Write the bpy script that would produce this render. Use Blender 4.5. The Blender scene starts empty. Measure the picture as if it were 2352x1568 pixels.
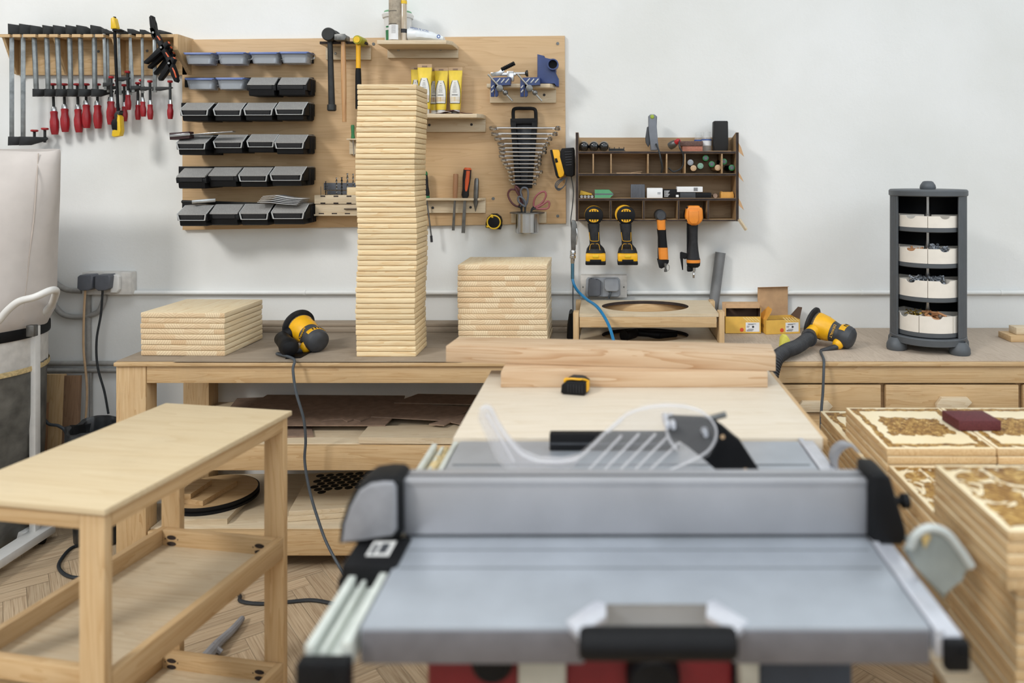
import bpy, bmesh, math, random
from mathutils import Vector, Matrix
random.seed(7)
PI = math.pi
C = bpy.context.scene.collection
F, CX, CY, CZ = 1800.0, 1390.0, 388.0, 1.42      # focal length and principal point in pixels, lens height in metres
BZ = 0.746                                        # bench top height
YW = F * (CZ - BZ) / (752 - CY)                   # back wall
YB = F * (CZ - BZ) / (830 - CY)                   # bench front edge
def P(u, v, Y): return Vector(((u - CX) * Y / F, Y, CZ - (v - CY) * Y / F))
def G(u, v, z): return P(u, v, F * (CZ - z) / (v - CY))
def S(Y): return Y / F
V = Vector

# ---------------------------------------------------------------- mesh builder
class MB:
    def __init__(s): s.bm = bmesh.new(); s.M = Matrix.Identity(4); s.mi = 0
    def _add(s, vs, fs, M=None, smooth=True):
        T = s.M @ M if M else s.M
        bv = [s.bm.verts.new(T @ V(v)) for v in vs]
        out = []
        for f in fs:
            try:
                q = s.bm.faces.new([bv[i] for i in f]); q.material_index = s.mi; out.append(q)
            except ValueError: pass
        return bv, out
    def box(s, a, b, bev=0.0, M=None, seg=2):
        x0, x1 = sorted((a[0], b[0])); y0, y1 = sorted((a[1], b[1])); z0, z1 = sorted((a[2], b[2]))
        vs = [(x0,y0,z0),(x1,y0,z0),(x1,y1,z0),(x0,y1,z0),(x0,y0,z1),(x1,y0,z1),(x1,y1,z1),(x0,y1,z1)]
        fs = [(0,3,2,1),(4,5,6,7),(0,1,5,4),(1,2,6,5),(2,3,7,6),(3,0,4,7)]
        bv, bf = s._add(vs, fs, M)
        if bev > 0:
            es = list({e for f in bf for e in f.edges})
            bmesh.ops.bevel(s.bm, geom=es, offset=bev, segments=seg, affect='EDGES', profile=0.5, clamp_overlap=True)
        return s
    def pb(s, u0, v0, u1, v1, Yf, Yb, bev=0.0, M=None):
        a = P(u0, v0, Yf); b = P(u1, v1, Yf)
        return s.box((a.x, Yf, a.z), (b.x, Yb, b.z), bev, M)
    def prism(s, pts, ax, d0, d1, bev=0.0, M=None, seg=2):
        # pts: polygon in the plane normal to ax; ax 'x': (y,z), 'y': (x,z), 'z': (x,y)
        def mk(p, d):
            return {'x': (d, p[0], p[1]), 'y': (p[0], d, p[1]), 'z': (p[0], p[1], d)}[ax]
        n = len(pts)
        vs = [mk(p, d0) for p in pts] + [mk(p, d1) for p in pts]
        fs = [tuple(range(n))[::-1], tuple(range(n, 2*n))] + [(i, (i+1) % n, n+(i+1) % n, n+i) for i in range(n)]
        bv, bf = s._add(vs, fs, M)
        if bev > 0:
            es = list({e for f in bf[:2] for e in f.edges})
            bmesh.ops.bevel(s.bm, geom=es, offset=bev, segments=seg, affect='EDGES', profile=0.5, clamp_overlap=True)
        return s
    def lathe(s, prof, M=None, seg=24, a0=0.0, a1=2*PI, cap=True):
        full = abs(a1 - a0 - 2*PI) < 1e-6
        n = seg if full else seg + 1
        vs, fs = [], []
        for (r, z) in prof:
            for k in range(n):
                a = a0 + (a1 - a0) * k / seg
                vs.append((r*math.cos(a), r*math.sin(a), z))
        m = len(prof)
        for i in range(m - 1):
            for k in range(seg):
                k2 = (k + 1) % n if full else k + 1
                fs.append((i*n+k, i*n+k2, (i+1)*n+k2, (i+1)*n+k))
        if full and cap:
            if prof[0][0] > 1e-6: fs.append(tuple(range(n))[::-1])
            if prof[-1][0] > 1e-6: fs.append(tuple(range((m-1)*n, m*n)))
        s._add(vs, fs, M); return s
    def cyl(s, p0, p1, r0, r1=None, seg=16):
        p0, p1 = V(p0), V(p1); d = p1 - p0
        M = Matrix.Translation(p0) @ d.to_track_quat('Z', 'Y').to_matrix().to_4x4()
        return s.lathe([(r0, 0), (r0 if r1 is None else r1, d.length)], M, seg)
    def rod(s, prof, p0, p1, seg=20):        # lathe profile (r, t) with t 0..1 along p0->p1
        p0, p1 = V(p0), V(p1); d = p1 - p0; L = d.length
        M = Matrix.Translation(p0) @ d.to_track_quat('Z', 'Y').to_matrix().to_4x4()
        return s.lathe([(r, t*L) for r, t in prof], M, seg)
    def tube(s, pts, r, seg=10, n=8, smooth=True, closed=False, rad=None):
        pts = [V(p) for p in pts]
        if smooth and len(pts) > 2: pts = catmull(pts, n, closed)
        m = len(pts); rings = []
        up = None
        for i, p in enumerate(pts):
            a = pts[i-1] if (i > 0 or closed) else p
            b = pts[(i+1) % m] if (i < m-1 or closed) else p
            t = (b - a).normalized()
            if up is None:
                up = V((0, 0, 1)) if abs(t.z) < 0.9 else V((1, 0, 0))
            x = t.cross(up)
            if x.length < 1e-6: x = t.orthogonal()
            x.normalize(); up = x.cross(t).normalized()
            rr = rad(i/(m-1)) if rad else r
            rings.append([p + x*rr*math.cos(2*PI*k/seg) + up*rr*math.sin(2*PI*k/seg) for k in range(seg)])
        vs = [q for g in rings for q in g]; fs = []
        for i in range(m if closed else m-1):
            j = (i+1) % m
            for k in range(seg):
                k2 = (k+1) % seg
                fs.append((i*seg+k, i*seg+k2, j*seg+k2, j*seg+k))
        if not closed:
            fs.append(tuple(range(seg))[::-1]); fs.append(tuple(range((m-1)*seg, m*seg)))
        s._add(vs, fs); return s
    def loft(s, rings, cap=True):
        n = len(rings[0]); vs = [q for g in rings for q in g]; fs = []
        for i in range(len(rings)-1):
            for k in range(n):
                k2 = (k+1) % n
                fs.append((i*n+k, i*n+k2, (i+1)*n+k2, (i+1)*n+k))
        if cap:
            fs.append(tuple(range(n))[::-1]); fs.append(tuple(range((len(rings)-1)*n, len(rings)*n)))
        s._add(vs, fs); return s
    def sphere(s, c, r, seg=20, sz=1.0):
        n = seg//2
        prof = [(max(r*math.sin(PI*i/n), 1e-5), -r*sz*math.cos(PI*i/n)) for i in range(n+1)]
        return s.lathe(prof, Matrix.Translation(V(c)), seg, cap=False)
    def poly(s, pts): s._add([V(p) for p in pts], [tuple(range(len(pts)))]); return s

def catmull(pts, n, closed=False):
    out = []; m = len(pts)
    rng = range(m) if closed else range(m-1)
    for i in rng:
        p1, p2 = pts[i], pts[(i+1) % m]
        p0 = pts[i-1] if (i > 0 or closed) else p1*2 - p2
        p3 = pts[(i+2) % m] if (i < m-2 or closed) else p2*2 - p1
        for k in range(n):
            t = k/n
            out.append(0.5*((2*p1) + (p2-p0)*t + (2*p0-5*p1+4*p2-p3)*t*t + (3*p1-p0-3*p2+p3)*t**3))
    if not closed: out.append(pts[-1])
    return out
def ell(c, rx, ry, n=20, p=2.0, ax='z'):      # super-ellipse ring around c
    out = []
    for k in range(n):
        a = 2*PI*k/n; ca, sa = math.cos(a), math.sin(a)
        x = rx*math.copysign(abs(ca)**(2/p), ca); y = ry*math.copysign(abs(sa)**(2/p), sa)
        out.append(V(c) + (V((x, y, 0)) if ax == 'z' else V((x, 0, y)) if ax == 'y' else V((0, x, y))))
    return out
def rrect(u0, v0, u1, v1, r, n=4):            # rounded rectangle polygon
    out = []
    for cx, cy, a in ((u1-r, v1-r, 0), (u0+r, v1-r, 90), (u0+r, v0+r, 180), (u1-r, v0+r, 270)):
        for k in range(n+1):
            t = math.radians(a + 90*k/n); out.append((cx + r*math.cos(t), cy + r*math.sin(t)))
    return out

# ---------------------------------------------------------------- objects
RM = {}
def finish(name, mb, mats, inv=None, sharp=0.6):
    bm = mb.bm
    if inv is not None: bmesh.ops.transform(bm, matrix=inv, verts=bm.verts)
    bmesh.ops.recalc_face_normals(bm, faces=bm.faces)
    me = bpy.data.meshes.new(name); bm.to_mesh(me); bm.free()
    for m in (mats if isinstance(mats, (list, tuple)) else [mats]): me.materials.append(m)
    for p in me.polygons: p.use_smooth = True
    me.set_sharp_from_angle(angle=sharp)
    o = bpy.data.objects.new(name, me); C.objects.link(o)
    return o
def tag(o, label, cat, group=None):
    o['label'] = label; o['category'] = cat
    if group: o['group'] = group
    return o
def thing(name, label, cat, loc=(0, 0, 0), rot=None, group=None):
    o = bpy.data.objects.new(name, None); C.objects.link(o); o.empty_display_size = .05
    M = Matrix.Translation(V(loc)) @ (rot if rot else Matrix.Identity(4))
    o.matrix_world = M; RM[o.name] = M
    return tag(o, label, cat, group)
def part(name, mb, mats, parent, world=True, label=None, sharp=0.6):
    root = parent
    while root.parent: root = root.parent
    o = finish(name, mb, mats, RM[root.name].inverted() if world else None, sharp)
    o.parent = parent
    if label: o['label'] = label
    return o
def solo(name, label, cat, mb, mats, group=None, sharp=0.6, rot=None):
    vs = [v.co for v in mb.bm.verts]
    c = V(((min(v.x for v in vs)+max(v.x for v in vs))/2, (min(v.y for v in vs)+max(v.y for v in vs))/2, min(v.z for v in vs)))
    M = Matrix.Translation(c) @ (rot if rot else Matrix.Identity(4))
    o = finish(name, mb, mats, M.inverted(), sharp)
    o.matrix_world = M; RM[o.name] = M
    return tag(o, label, cat, group)
def struct(name, mb, mats, parent=None):
    o = finish(name, mb, mats)
    if parent: o.parent = parent
    else: o['kind'] = 'structure'
    RM[o.name] = Matrix.Identity(4)
    return o
def dup(root, loc, rot=None, label=None, scale=None):
    r = root.copy(); C.objects.link(r)
    M = Matrix.Translation(V(loc)) @ (rot if rot else Matrix.Identity(4))
    if scale: M = M @ Matrix.Diagonal((*scale, 1))
    r.matrix_world = M; RM[r.name] = M
    if label: r['label'] = label
    for ch in list(root.children):
        c = ch.copy(); C.objects.link(c); c.parent = r
        for g in list(ch.children):
            d = g.copy(); C.objects.link(d); d.parent = c
    return r
def text(name, body, size, M, m, parent, ext=.0003, align='CENTER'):
    cu = bpy.data.curves.new(name, 'FONT'); cu.body = body; cu.size = size; cu.extrude = ext; cu.resolution_u = 2
    cu.align_x = align; cu.align_y = 'CENTER'; cu.materials.append(m)
    tmp = bpy.data.objects.new(name, cu); me = bpy.data.meshes.new_from_object(tmp); bpy.data.objects.remove(tmp)
    if not me.materials: me.materials.append(m)
    o = bpy.data.objects.new(name, me); C.objects.link(o)
    root = parent
    while root.parent: root = root.parent
    o.parent = parent
    o.matrix_local = RM[root.name].inverted() @ M
    return o
def facing(p, rz=0.0, tilt=0.0):     # lettering matrix: faces the camera side (-Y), upright
    return Matrix.Translation(V(p)) @ Matrix.Rotation(rz, 4, 'Z') @ Matrix.Rotation(PI/2 + tilt, 4, 'X')
def R(d): return math.radians(d)
def RZ(d): return Matrix.Rotation(R(d), 4, 'Z')
def RX(d): return Matrix.Rotation(R(d), 4, 'X')
def RY(d): return Matrix.Rotation(R(d), 4, 'Y')
ORD = ['topmost', 'second', 'third', 'fourth', 'fifth', 'sixth', 'seventh', 'eighth', 'ninth', 'tenth', '11th', '12th', '13th', '14th', '15th', '16th', '17th', '18th', '19th', '20th', '21st', '22nd', '23rd']
def nth(i): return ORD[i] if i < len(ORD) else '%d%s' % (i+1, {1: 'st', 2: 'nd', 3: 'rd'}.get((i+1) % 10, 'th'))

# ---------------------------------------------------------------- materials
def lin(c):
    c = [x/255 for x in c]
    return tuple((x/12.92 if x <= .04045 else ((x+.055)/1.055)**2.4) for x in c) + (1.0,)
class N:
    def __init__(s, name):
        s.m = bpy.data.materials.new(name); s.m.use_nodes = True
        s.t = s.m.node_tree; s.b = s.t.nodes['Principled BSDF']
    def n(s, ty, **kw):
        x = s.t.nodes.new(ty)
        for k, v in kw.items():
            if k in x.inputs.keys(): x.inputs[k].default_value = v
            else: setattr(x, k, v)
        return x
    def l(s, a, b): s.t.links.new(a, b); return s
    def math(s, op, a, b=None, c=None):
        x = s.n('ShaderNodeMath', operation=op)
        for i, q in enumerate((a, b, c)):
            if q is None: continue
            if isinstance(q, (int, float)): x.inputs[i].default_value = q
            else: s.l(q, x.inputs[i])
        return x.outputs[0]
    def ramp(s, fac, stops, interp='LINEAR'):
        r = s.n('ShaderNodeValToRGB'); r.color_ramp.interpolation = interp
        e = r.color_ramp.elements
        while len(e) < len(stops): e.new(0.5)
        for x, (p, c) in zip(e, stops): x.position = p; x.color = c
        s.l(fac, r.inputs[0]); return r.outputs[0]
    def mix(s, fac, a, b, blend='MIX'):
        x = s.n('ShaderNodeMix', data_type='RGBA', blend_type=blend)
        for i, q in ((0, fac), (6, a), (7, b)):
            if isinstance(q, (int, float, tuple)): x.inputs[i].default_value = q
            else: s.l(q, x.inputs[i])
        return x.outputs[2]
    def bump(s, h, st=.2, d=.001):
        b = s.n('ShaderNodeBump', Strength=st, Distance=d); s.l(h, b.inputs['Height']); s.l(b.outputs[0], s.b.inputs['Normal'])
def plain(name, col, rough=.5, metal=0.0, var=.06, bump=0.0, sc=30, spec=.5, coat=0.0):
    q = N(name); c = lin(col)
    tc = q.n('ShaderNodeTexCoord'); no = q.n('ShaderNodeTexNoise', Scale=sc, Detail=4.0)
    q.l(tc.outputs['Object'], no.inputs['Vector'])
    d = tuple(x*(1-var*2) for x in c[:3]) + (1,); e = tuple(min(1, x*(1+var)) for x in c[:3]) + (1,)
    q.l(q.ramp(no.outputs[0], [(.3, d), (.7, e)]), q.b.inputs['Base Color'])
    q.b.inputs['Roughness'].default_value = rough; q.b.inputs['Metallic'].default_value = metal
    q.b.inputs['Specular IOR Level'].default_value = spec; q.b.inputs['Coat Weight'].default_value = coat
    if bump: q.bump(no.outputs[0], bump)
    return q.m
def wood(name, c1, c2, axis='x', sc=1.0, rough=.55, var=.12, dirt=0.0, dcol=(90, 80, 70), line=.35):
    q = N(name); tc = q.n('ShaderNodeTexCoord'); oi = q.n('ShaderNodeObjectInfo')
    mp = q.n('ShaderNodeMapping')
    st = {'x': (.9, 14, 14), 'y': (14, .9, 14), 'z': (14, 14, .9)}[axis]
    mp.inputs['Scale'].default_value = tuple(v*sc for v in st)
    add = q.n('ShaderNodeVectorMath', operation='ADD'); sc_ = q.n('ShaderNodeVectorMath', operation='SCALE')
    cb = q.n('ShaderNodeCombineXYZ'); 
    for i in range(3): q.l(oi.outputs['Random'], cb.inputs[i])
    q.l(cb.outputs[0], sc_.inputs[0]); sc_.inputs['Scale'].default_value = 37.0
    q.l(tc.outputs['Object'], add.inputs[0]); q.l(sc_.outputs[0], add.inputs[1]); q.l(add.outputs[0], mp.inputs['Vector'])
    n1 = q.n('ShaderNodeTexNoise', Scale=1.6, Detail=3.0, Distortion=.8); q.l(mp.outputs[0], n1.inputs['Vector'])
    n2 = q.n('ShaderNodeTexNoise', Scale=9.0, Detail=5.0, Roughness=.7); q.l(mp.outputs[0], n2.inputs['Vector'])
    # growth-ring lines out of the smooth noise
    fr = q.math('FRACT', q.math('MULTIPLY', n1.outputs[0], 9.0))
    ring = q.math('POWER', fr, 2.5)
    f = q.math('ADD', q.math('MULTIPLY', ring, line), q.math('MULTIPLY', n2.outputs[0], .55))
    col = q.ramp(f, [(.12, lin(c1)), (.75, lin(c2))])
    hs = q.n('ShaderNodeHueSaturation')
    q.l(q.math('ADD', q.math('MULTIPLY', oi.outputs['Random'], var), 1 - var/2), hs.inputs['Value'])
    q.l(col, hs.inputs['Color']); out = hs.outputs[0]
    if dirt:
        n3 = q.n('ShaderNodeTexNoise', Scale=5.0, Detail=8.0, Roughness=.75); q.l(tc.outputs['Object'], n3.inputs['Vector'])
        out = q.mix(q.math('MULTIPLY', q.ramp(n3.outputs[0], [(.52, (0, 0, 0, 1)), (.72, (1, 1, 1, 1))]), dirt), out, lin(dcol))
    q.l(out, q.b.inputs['Base Color']); q.b.inputs['Roughness'].default_value = rough
    q.bump(f, .12, .0006)
    return q.m
def endgrain(name, c1, c2, w=.055):          # glued staves seen from their ends: ring arcs that differ from stave to stave
    q = N(name); tc = q.n('ShaderNodeTexCoord'); oi = q.n('ShaderNodeObjectInfo')
    sp = q.n('ShaderNodeSeparateXYZ'); q.l(tc.outputs['Object'], sp.inputs[0])
    x = q.math('ADD', q.math('DIVIDE', sp.outputs[0], w), q.math('MULTIPLY', oi.outputs['Random'], 17.0))
    cell = q.math('ADD', q.math('FLOOR', x), q.math('MULTIPLY', oi.outputs['Random'], 91.0))
    wn = q.n('ShaderNodeTexWhiteNoise', noise_dimensions='1D'); q.l(cell, wn.inputs['W'])
    wn2 = q.n('ShaderNodeTexWhiteNoise', noise_dimensions='1D'); q.l(q.math('ADD', cell, 31.7), wn2.inputs['W'])
    lx = q.math('SUBTRACT', q.math('FRACT', x), q.math('MULTIPLY', q.math('SUBTRACT', wn.outputs[0], .4), 5.0))
    lz = q.math('ADD', q.math('DIVIDE', sp.outputs[2], w), q.math('SUBTRACT', q.math('MULTIPLY', wn2.outputs[0], 5.0), 2.5))
    rr = q.math('SQRT', q.math('ADD', q.math('MULTIPLY', lx, lx), q.math('MULTIPLY', lz, lz)))
    rg = q.math('POWER', q.math('FRACT', q.math('MULTIPLY', rr, 7.0)), 3.0)
    col = q.mix(q.math('MULTIPLY', rg, .55), lin(c1), lin(c2))
    col = q.mix(q.math('MULTIPLY', wn.outputs[0], .55), col, lin((206, 164, 116)))
    q.l(col, q.b.inputs['Base Color']); q.b.inputs['Roughness'].default_value = .65
    return q.m
def glass(name, col=(235, 240, 240), rough=.08, alpha=.3):
    q = N(name); q.b.inputs['Base Color'].default_value = lin(col); q.b.inputs['Roughness'].default_value = rough
    q.b.inputs['Alpha'].default_value = alpha; q.b.inputs['Specular IOR Level'].default_value = .35
    return q.m

M_ = {}
M_['birch'] = wood('birch_plywood', (211, 181, 138), (184, 146, 98), 'x', dirt=.12)
M_['birch_z'] = wood('birch_plywood_upright', (211, 181, 138), (184, 146, 98), 'z', dirt=.1)
M_['birch_y'] = wood('birch_plywood_deep', (211, 181, 138), (184, 146, 98), 'y', dirt=.1)
M_['birch_pale'] = wood('pale_birch', (216, 200, 172), (196, 172, 138), 'x', dirt=.15)
M_['ply_edge'] = wood('plywood_edge', (206, 176, 140), (120, 88, 60), 'x', sc=4)
M_['panel'] = wood('panel_plywood', (207, 174, 132), (185, 149, 105), 'x', sc=.7, line=.3)
M_['pine'] = wood('pine', (243, 224, 184), (218, 178, 122), 'x', sc=1.5, var=.22)
M_['pine_y'] = wood('pine_deep', (242, 226, 192), (220, 188, 140), 'y', sc=1.2, var=.12)
M_['pine_end'] = endgrain('pine_end_grain', (238, 218, 182), (170, 118, 74))
M_['beech'] = wood('beam_timber', (216, 190, 158), (188, 150, 112), 'x', sc=.8, line=.5)
M_['beam_end'] = endgrain('beam_end', (222, 190, 150), (170, 122, 80), .12)
M_['table_ply'] = wood('outfeed_plywood', (220, 208, 190), (206, 190, 166), 'x', sc=.8, dirt=.08)
M_['hard'] = plain('hardboard', (146, 122, 104), .8, var=.12, bump=.05)
M_['mat'] = wood('worn_bench_mat', (160, 146, 128), (138, 122, 104), 'x', sc=.8, dirt=.45, dcol=(110, 98, 82), rough=.8)
M_['mat_grey'] = wood('worn_pale_bench_mat', (192, 176, 158), (168, 150, 132), 'y', sc=1.6, dirt=.4, dcol=(140, 124, 108), rough=.8)
M_['darkedge'] = plain('scorched_edge', (52, 40, 36), .8, var=.3)
M_['walnut_in'] = wood('cabinet_ply', (176, 146, 108), (150, 118, 82), 'x')
M_['black'] = plain('black_plastic', (17, 17, 19), .55, var=.1, spec=.22)
M_['black_dusty'] = plain('dusty_black_plastic', (38, 38, 40), .6, var=.2, sc=60, spec=.3)
M_['charcoal'] = plain('charcoal_plastic', (62, 64, 68), .55, var=.12, sc=40)
M_['lid'] = plain('dusty_grey_lid', (150, 148, 145), .45, var=.08, sc=22)
M_['rim'] = plain('milky_plastic_rim', (196, 198, 198), .35)
M_['clear'] = glass('clear_plastic', (226, 232, 240), .2, .3)
M_['bluelid'] = plain('blue_plastic', (98, 118, 172), .35)
M_['bluejig'] = plain('jig_blue_plastic', (44, 62, 112), .4)
M_['screws'] = plain('zinc_screws', (168, 174, 182), .35, .4, var=.5, sc=220)
M_['steel'] = plain('steel', (178, 178, 176), .32, 1.0, var=.1)
M_['dsteel'] = plain('dull_steel', (120, 120, 118), .45, .9, var=.2)
M_['chrome'] = plain('chrome', (196, 196, 196), .24, 1.0, var=.03)
M_['iron'] = plain('cast_iron_black', (46, 47, 47), .55, .3, var=.2)
M_['redwood'] = plain('red_lacquered_wood', (158, 28, 36), .35, var=.18, sc=24)
M_['red'] = plain('red_plastic', (176, 36, 40), .4)
M_['dred'] = plain('saw_red', (122, 22, 30), .45)
M_['yellow'] = plain('tool_yellow', (240, 178, 20), .42, var=.06)
M_['yellow2'] = plain('clamp_yellow', (232, 190, 36), .4)
M_['orange'] = plain('tool_orange', (232, 140, 46), .42)
M_['orange2'] = plain('orange_rubber', (214, 92, 48), .5)
M_['green'] = plain('green_plastic', (42, 120, 70), .45)
M_['teal'] = plain('pale_green_plastic', (86, 158, 112), .4)
M_['white'] = plain('white_plastic', (226, 224, 220), .45, var=.03)
M_['cream'] = plain('cream_plastic', (238, 230, 218), .5, var=.02)
M_['paper'] = plain('paper', (232, 232, 232), .8, var=.03)
M_['socket'] = plain('socket_grey', (150, 154, 160), .45)
M_['dsocket'] = plain('socket_dark_grey', (92, 95, 102), .5)
M_['wallpaint'] = plain('painted_metal', (214, 210, 204), .6, var=.08)
M_['rubber'] = plain('rubber_hose', (52, 53, 56), .6, var=.15)
M_['cable'] = plain('cable_grey', (70, 76, 82), .55)
M_['dcable'] = plain('cable_black', (38, 42, 46), .55)
M_['bluehose'] = plain('blue_air_hose', (22, 118, 168), .35)
M_['card'] = plain('cardboard', (196, 158, 118), .85, var=.06)
M_['cardy'] = plain('yellow_carton', (232, 184, 84), .6, var=.05)
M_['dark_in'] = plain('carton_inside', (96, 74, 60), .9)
M_['maroon'] = plain('maroon_sanding_block', (98, 42, 46), .7, var=.2, sc=300)
M_['pink'] = plain('terracotta_sanding_block', (176, 116, 96), .8, var=.12, sc=200)
M_['grey_pvc'] = plain('grey_pvc', (120, 121, 122), .5)
M_['caro'] = plain('slate_plastic', (84, 88, 92), .5, var=.04)
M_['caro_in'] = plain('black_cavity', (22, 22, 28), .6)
M_['alu'] = plain('aluminium_table', (186, 192, 200), .42, .55, var=.05, sc=12)
M_['alu_f'] = plain('aluminium_fence', (176, 176, 180), .48, .45, var=.04, sc=12)
M_['alu_d'] = plain('table_edge_grey', (120, 118, 122), .5, .35)
M_['rail'] = plain('pale_rail', (222, 226, 218), .45, .3)
M_['railw'] = plain('bright_rail', (224, 226, 234), .3, .5)
M_['greypl'] = plain('grey_moulding', (148, 148, 152), .5, var=.08)
M_['dust'] = plain('sawdust', (214, 190, 140), .95, var=.15, bump=.5, sc=120)
M_['felt'] = plain('canvas_bag', (206, 198, 192), .9, var=.03, bump=.1, sc=14)
M_['bagclear'] = plain('dusty_plastic_bag', (104, 102, 96), .5, var=.3, sc=14)
M_['bin'] = plain('bin_liner', (40, 42, 44), .4, var=.3)
M_['dowel'] = plain('dowel_wood', (196, 142, 98), .7)
M_['brass'] = plain('brass_screws', (176, 148, 72), .3, .8, var=.4, sc=200)
M_['ochre'] = plain('scorched_board', (150, 110, 60), .8)
M_['guard'] = glass('guard_polycarbonate', (238, 236, 236), .12, .08)
M_['glass'] = glass('jar_glass', (232, 236, 236), .06, .22)
M_['tubelabel'] = plain('tube_label', (226, 224, 218), .5)
M_['tubeyel'] = plain('tube_yellow', (240, 208, 62), .38)
M_['tan'] = plain('tan_swatch', (196, 164, 128), .5)
M_['tin'] = plain('tube_grey_beige', (172, 160, 142), .6, var=.14, sc=60)
M_['ink'] = plain('ink_black', (40, 40, 44), .6)
M_['inkblue'] = plain('ink_blue', (58, 92, 160), .6)
M_['inkgreen'] = plain('ink_green', (52, 122, 76), .6)
# ================================================================ room
def wall_mat():
    q = N('wall_plaster'); tc = q.n('ShaderNodeTexCoord')
    n1 = q.n('ShaderNodeTexNoise', Scale=2.2, Detail=6.0); q.l(tc.outputs['Object'], n1.inputs['Vector'])
    n2 = q.n('ShaderNodeTexNoise', Scale=42.0, Detail=6.0); q.l(tc.outputs['Object'], n2.inputs['Vector'])
    vo = q.n('ShaderNodeTexNoise', Scale=9.0, Detail=10.0, Roughness=.8); q.l(tc.outputs['Object'], vo.inputs['Vector'])
    col = q.ramp(n1.outputs[0], [(.3, lin((226, 226, 222))), (.7, lin((236, 236, 234)))])
    sp = q.math('MULTIPLY', q.ramp(vo.outputs[0], [(.70, (0, 0, 0, 1)), (.76, (1, 1, 1, 1))]), .35)
    col = q.mix(sp, col, lin((176, 172, 164)))
    q.l(col, q.b.inputs['Base Color']); q.b.inputs['Roughness'].default_value = .85
    h = q.math('ADD', q.math('MULTIPLY', n2.outputs[0], .3), vo.outputs[0]); q.bump(h, .35, .004)
    return q.m
WM = wall_mat()
CM = plain('ceiling_paint', (232, 232, 230), .9, var=.02)
XL, XR, Y0, ZC = -3.3, 3.4, -2.6, 5.2
def floor_mat():
    q = N('herringbone_floor'); uv = q.n('ShaderNodeUVMap'); g = q.n('ShaderNodeNewGeometry')
    mp = q.n('ShaderNodeMapping'); mp.inputs['Scale'].default_value = (3.0, 120, 1)
    cb = q.n('ShaderNodeCombineXYZ'); q.l(q.math('MULTIPLY', g.outputs['Random Per Island'], 40.0), cb.inputs[0]); q.l(cb.outputs[0], mp.inputs['Location'])
    q.l(uv.outputs[0], mp.inputs['Vector'])
    n1 = q.n('ShaderNodeTexNoise', Scale=2.0, Detail=5.0, Distortion=.5); q.l(mp.outputs[0], n1.inputs['Vector'])
    col = q.ramp(n1.outputs[0], [(.3, lin((158, 132, 104))), (.48, lin((186, 162, 132))), (.7, lin((206, 184, 154)))])
    hs = q.n('ShaderNodeHueSaturation'); q.l(col, hs.inputs['Color'])
    q.l(q.math('ADD', q.math('MULTIPLY', g.outputs['Random Per Island'], .25), .86), hs.inputs['Value'])
    tc = q.n('ShaderNodeTexCoord'); du = q.n('ShaderNodeTexNoise', Scale=55.0, Detail=4.0, Roughness=.8); q.l(tc.outputs['Object'], du.inputs['Vector'])
    out = q.mix(q.math('MULTIPLY', q.ramp(du.outputs[0], [(.62, (0, 0, 0, 1)), (.7, (1, 1, 1, 1))]), .5), hs.outputs[0], lin((208, 184, 140)))
    q.l(out, q.b.inputs['Base Color']); q.b.inputs['Roughness'].default_value = .6
    return q.m
def make_floor():
    bm = bmesh.new(); uvl = bm.loops.layers.uv.new('UVMap')
    def quad(pts, uvs):
        f = bm.faces.new([bm.verts.new(p) for p in pts])
        for l, u in zip(f.loops, uvs): l[uvl].uv = u
    quad([(XL, Y0, -.0015), (XR, Y0, -.0015), (XR, YW, -.0015), (XL, YW, -.0015)], [(0, 0), (0, 0), (0, 0), (0, 0)])
    L, W = .32, .064; k = int(L/W); g = .0007
    c45 = Matrix.Rotation(R(38), 4, 'Z')
    for i in range(-70, 70):
        for j in range(-14, 14):
            ox = i*W + j*L; oy = i*W - j*L
            for o in (0, 1):
                if o == 0: a = (ox, oy, ox+L, oy+W)
                else: a = (ox+L, oy, ox+L+W, oy+L) if False else (ox, oy+W, ox+W, oy+W+L)
                c = c45 @ V(((a[0]+a[2])/2, (a[1]+a[3])/2, 0)) + V((0, 1.6, 0))
                if not (XL+.2 < c.x < XR-.2 and -.2 < c.y < YW-.18): continue
                pts = [c45 @ V((x, y, 0)) + V((0, 1.6, 0)) for x, y in ((a[0]+g, a[1]+g), (a[2]-g, a[1]+g), (a[2]-g, a[3]-g), (a[0]+g, a[3]-g))]
                uvs = [(0, 0), (L, 0), (L, W), (0, W)] if o == 0 else [(0, W), (0, 0), (L, 0), (L, W)]
                quad([(p.x, p.y, 0) for p in pts], uvs)
    me = bpy.data.meshes.new('floor'); bm.to_mesh(me); bm.free(); me.materials.append(floor_mat())
    o = bpy.data.objects.new('floor', me); C.objects.link(o); o['kind'] = 'structure'
make_floor()
mb = MB(); mb.box((XL-.2, YW, -.1), (XR+.2, YW+.2, ZC+.2)); struct('wall_back', mb, WM)
mb = MB(); sx0, sx1, sy0, sy1 = -2.15, 2.35, -.85, 1.25  # ceiling opening for the added skylight
for a, b in (((XL-.2, Y0-.2, ZC), (XR+.2, sy0, ZC+.2)), ((XL-.2, sy1, ZC), (XR+.2, YW+.2, ZC+.2)), ((XL-.2, sy0, ZC), (sx0, sy1, ZC+.2)), ((sx1, sy0, ZC), (XR+.2, sy1, ZC+.2))): mb.box(a, b)
struct('ceiling', mb, CM)
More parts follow.
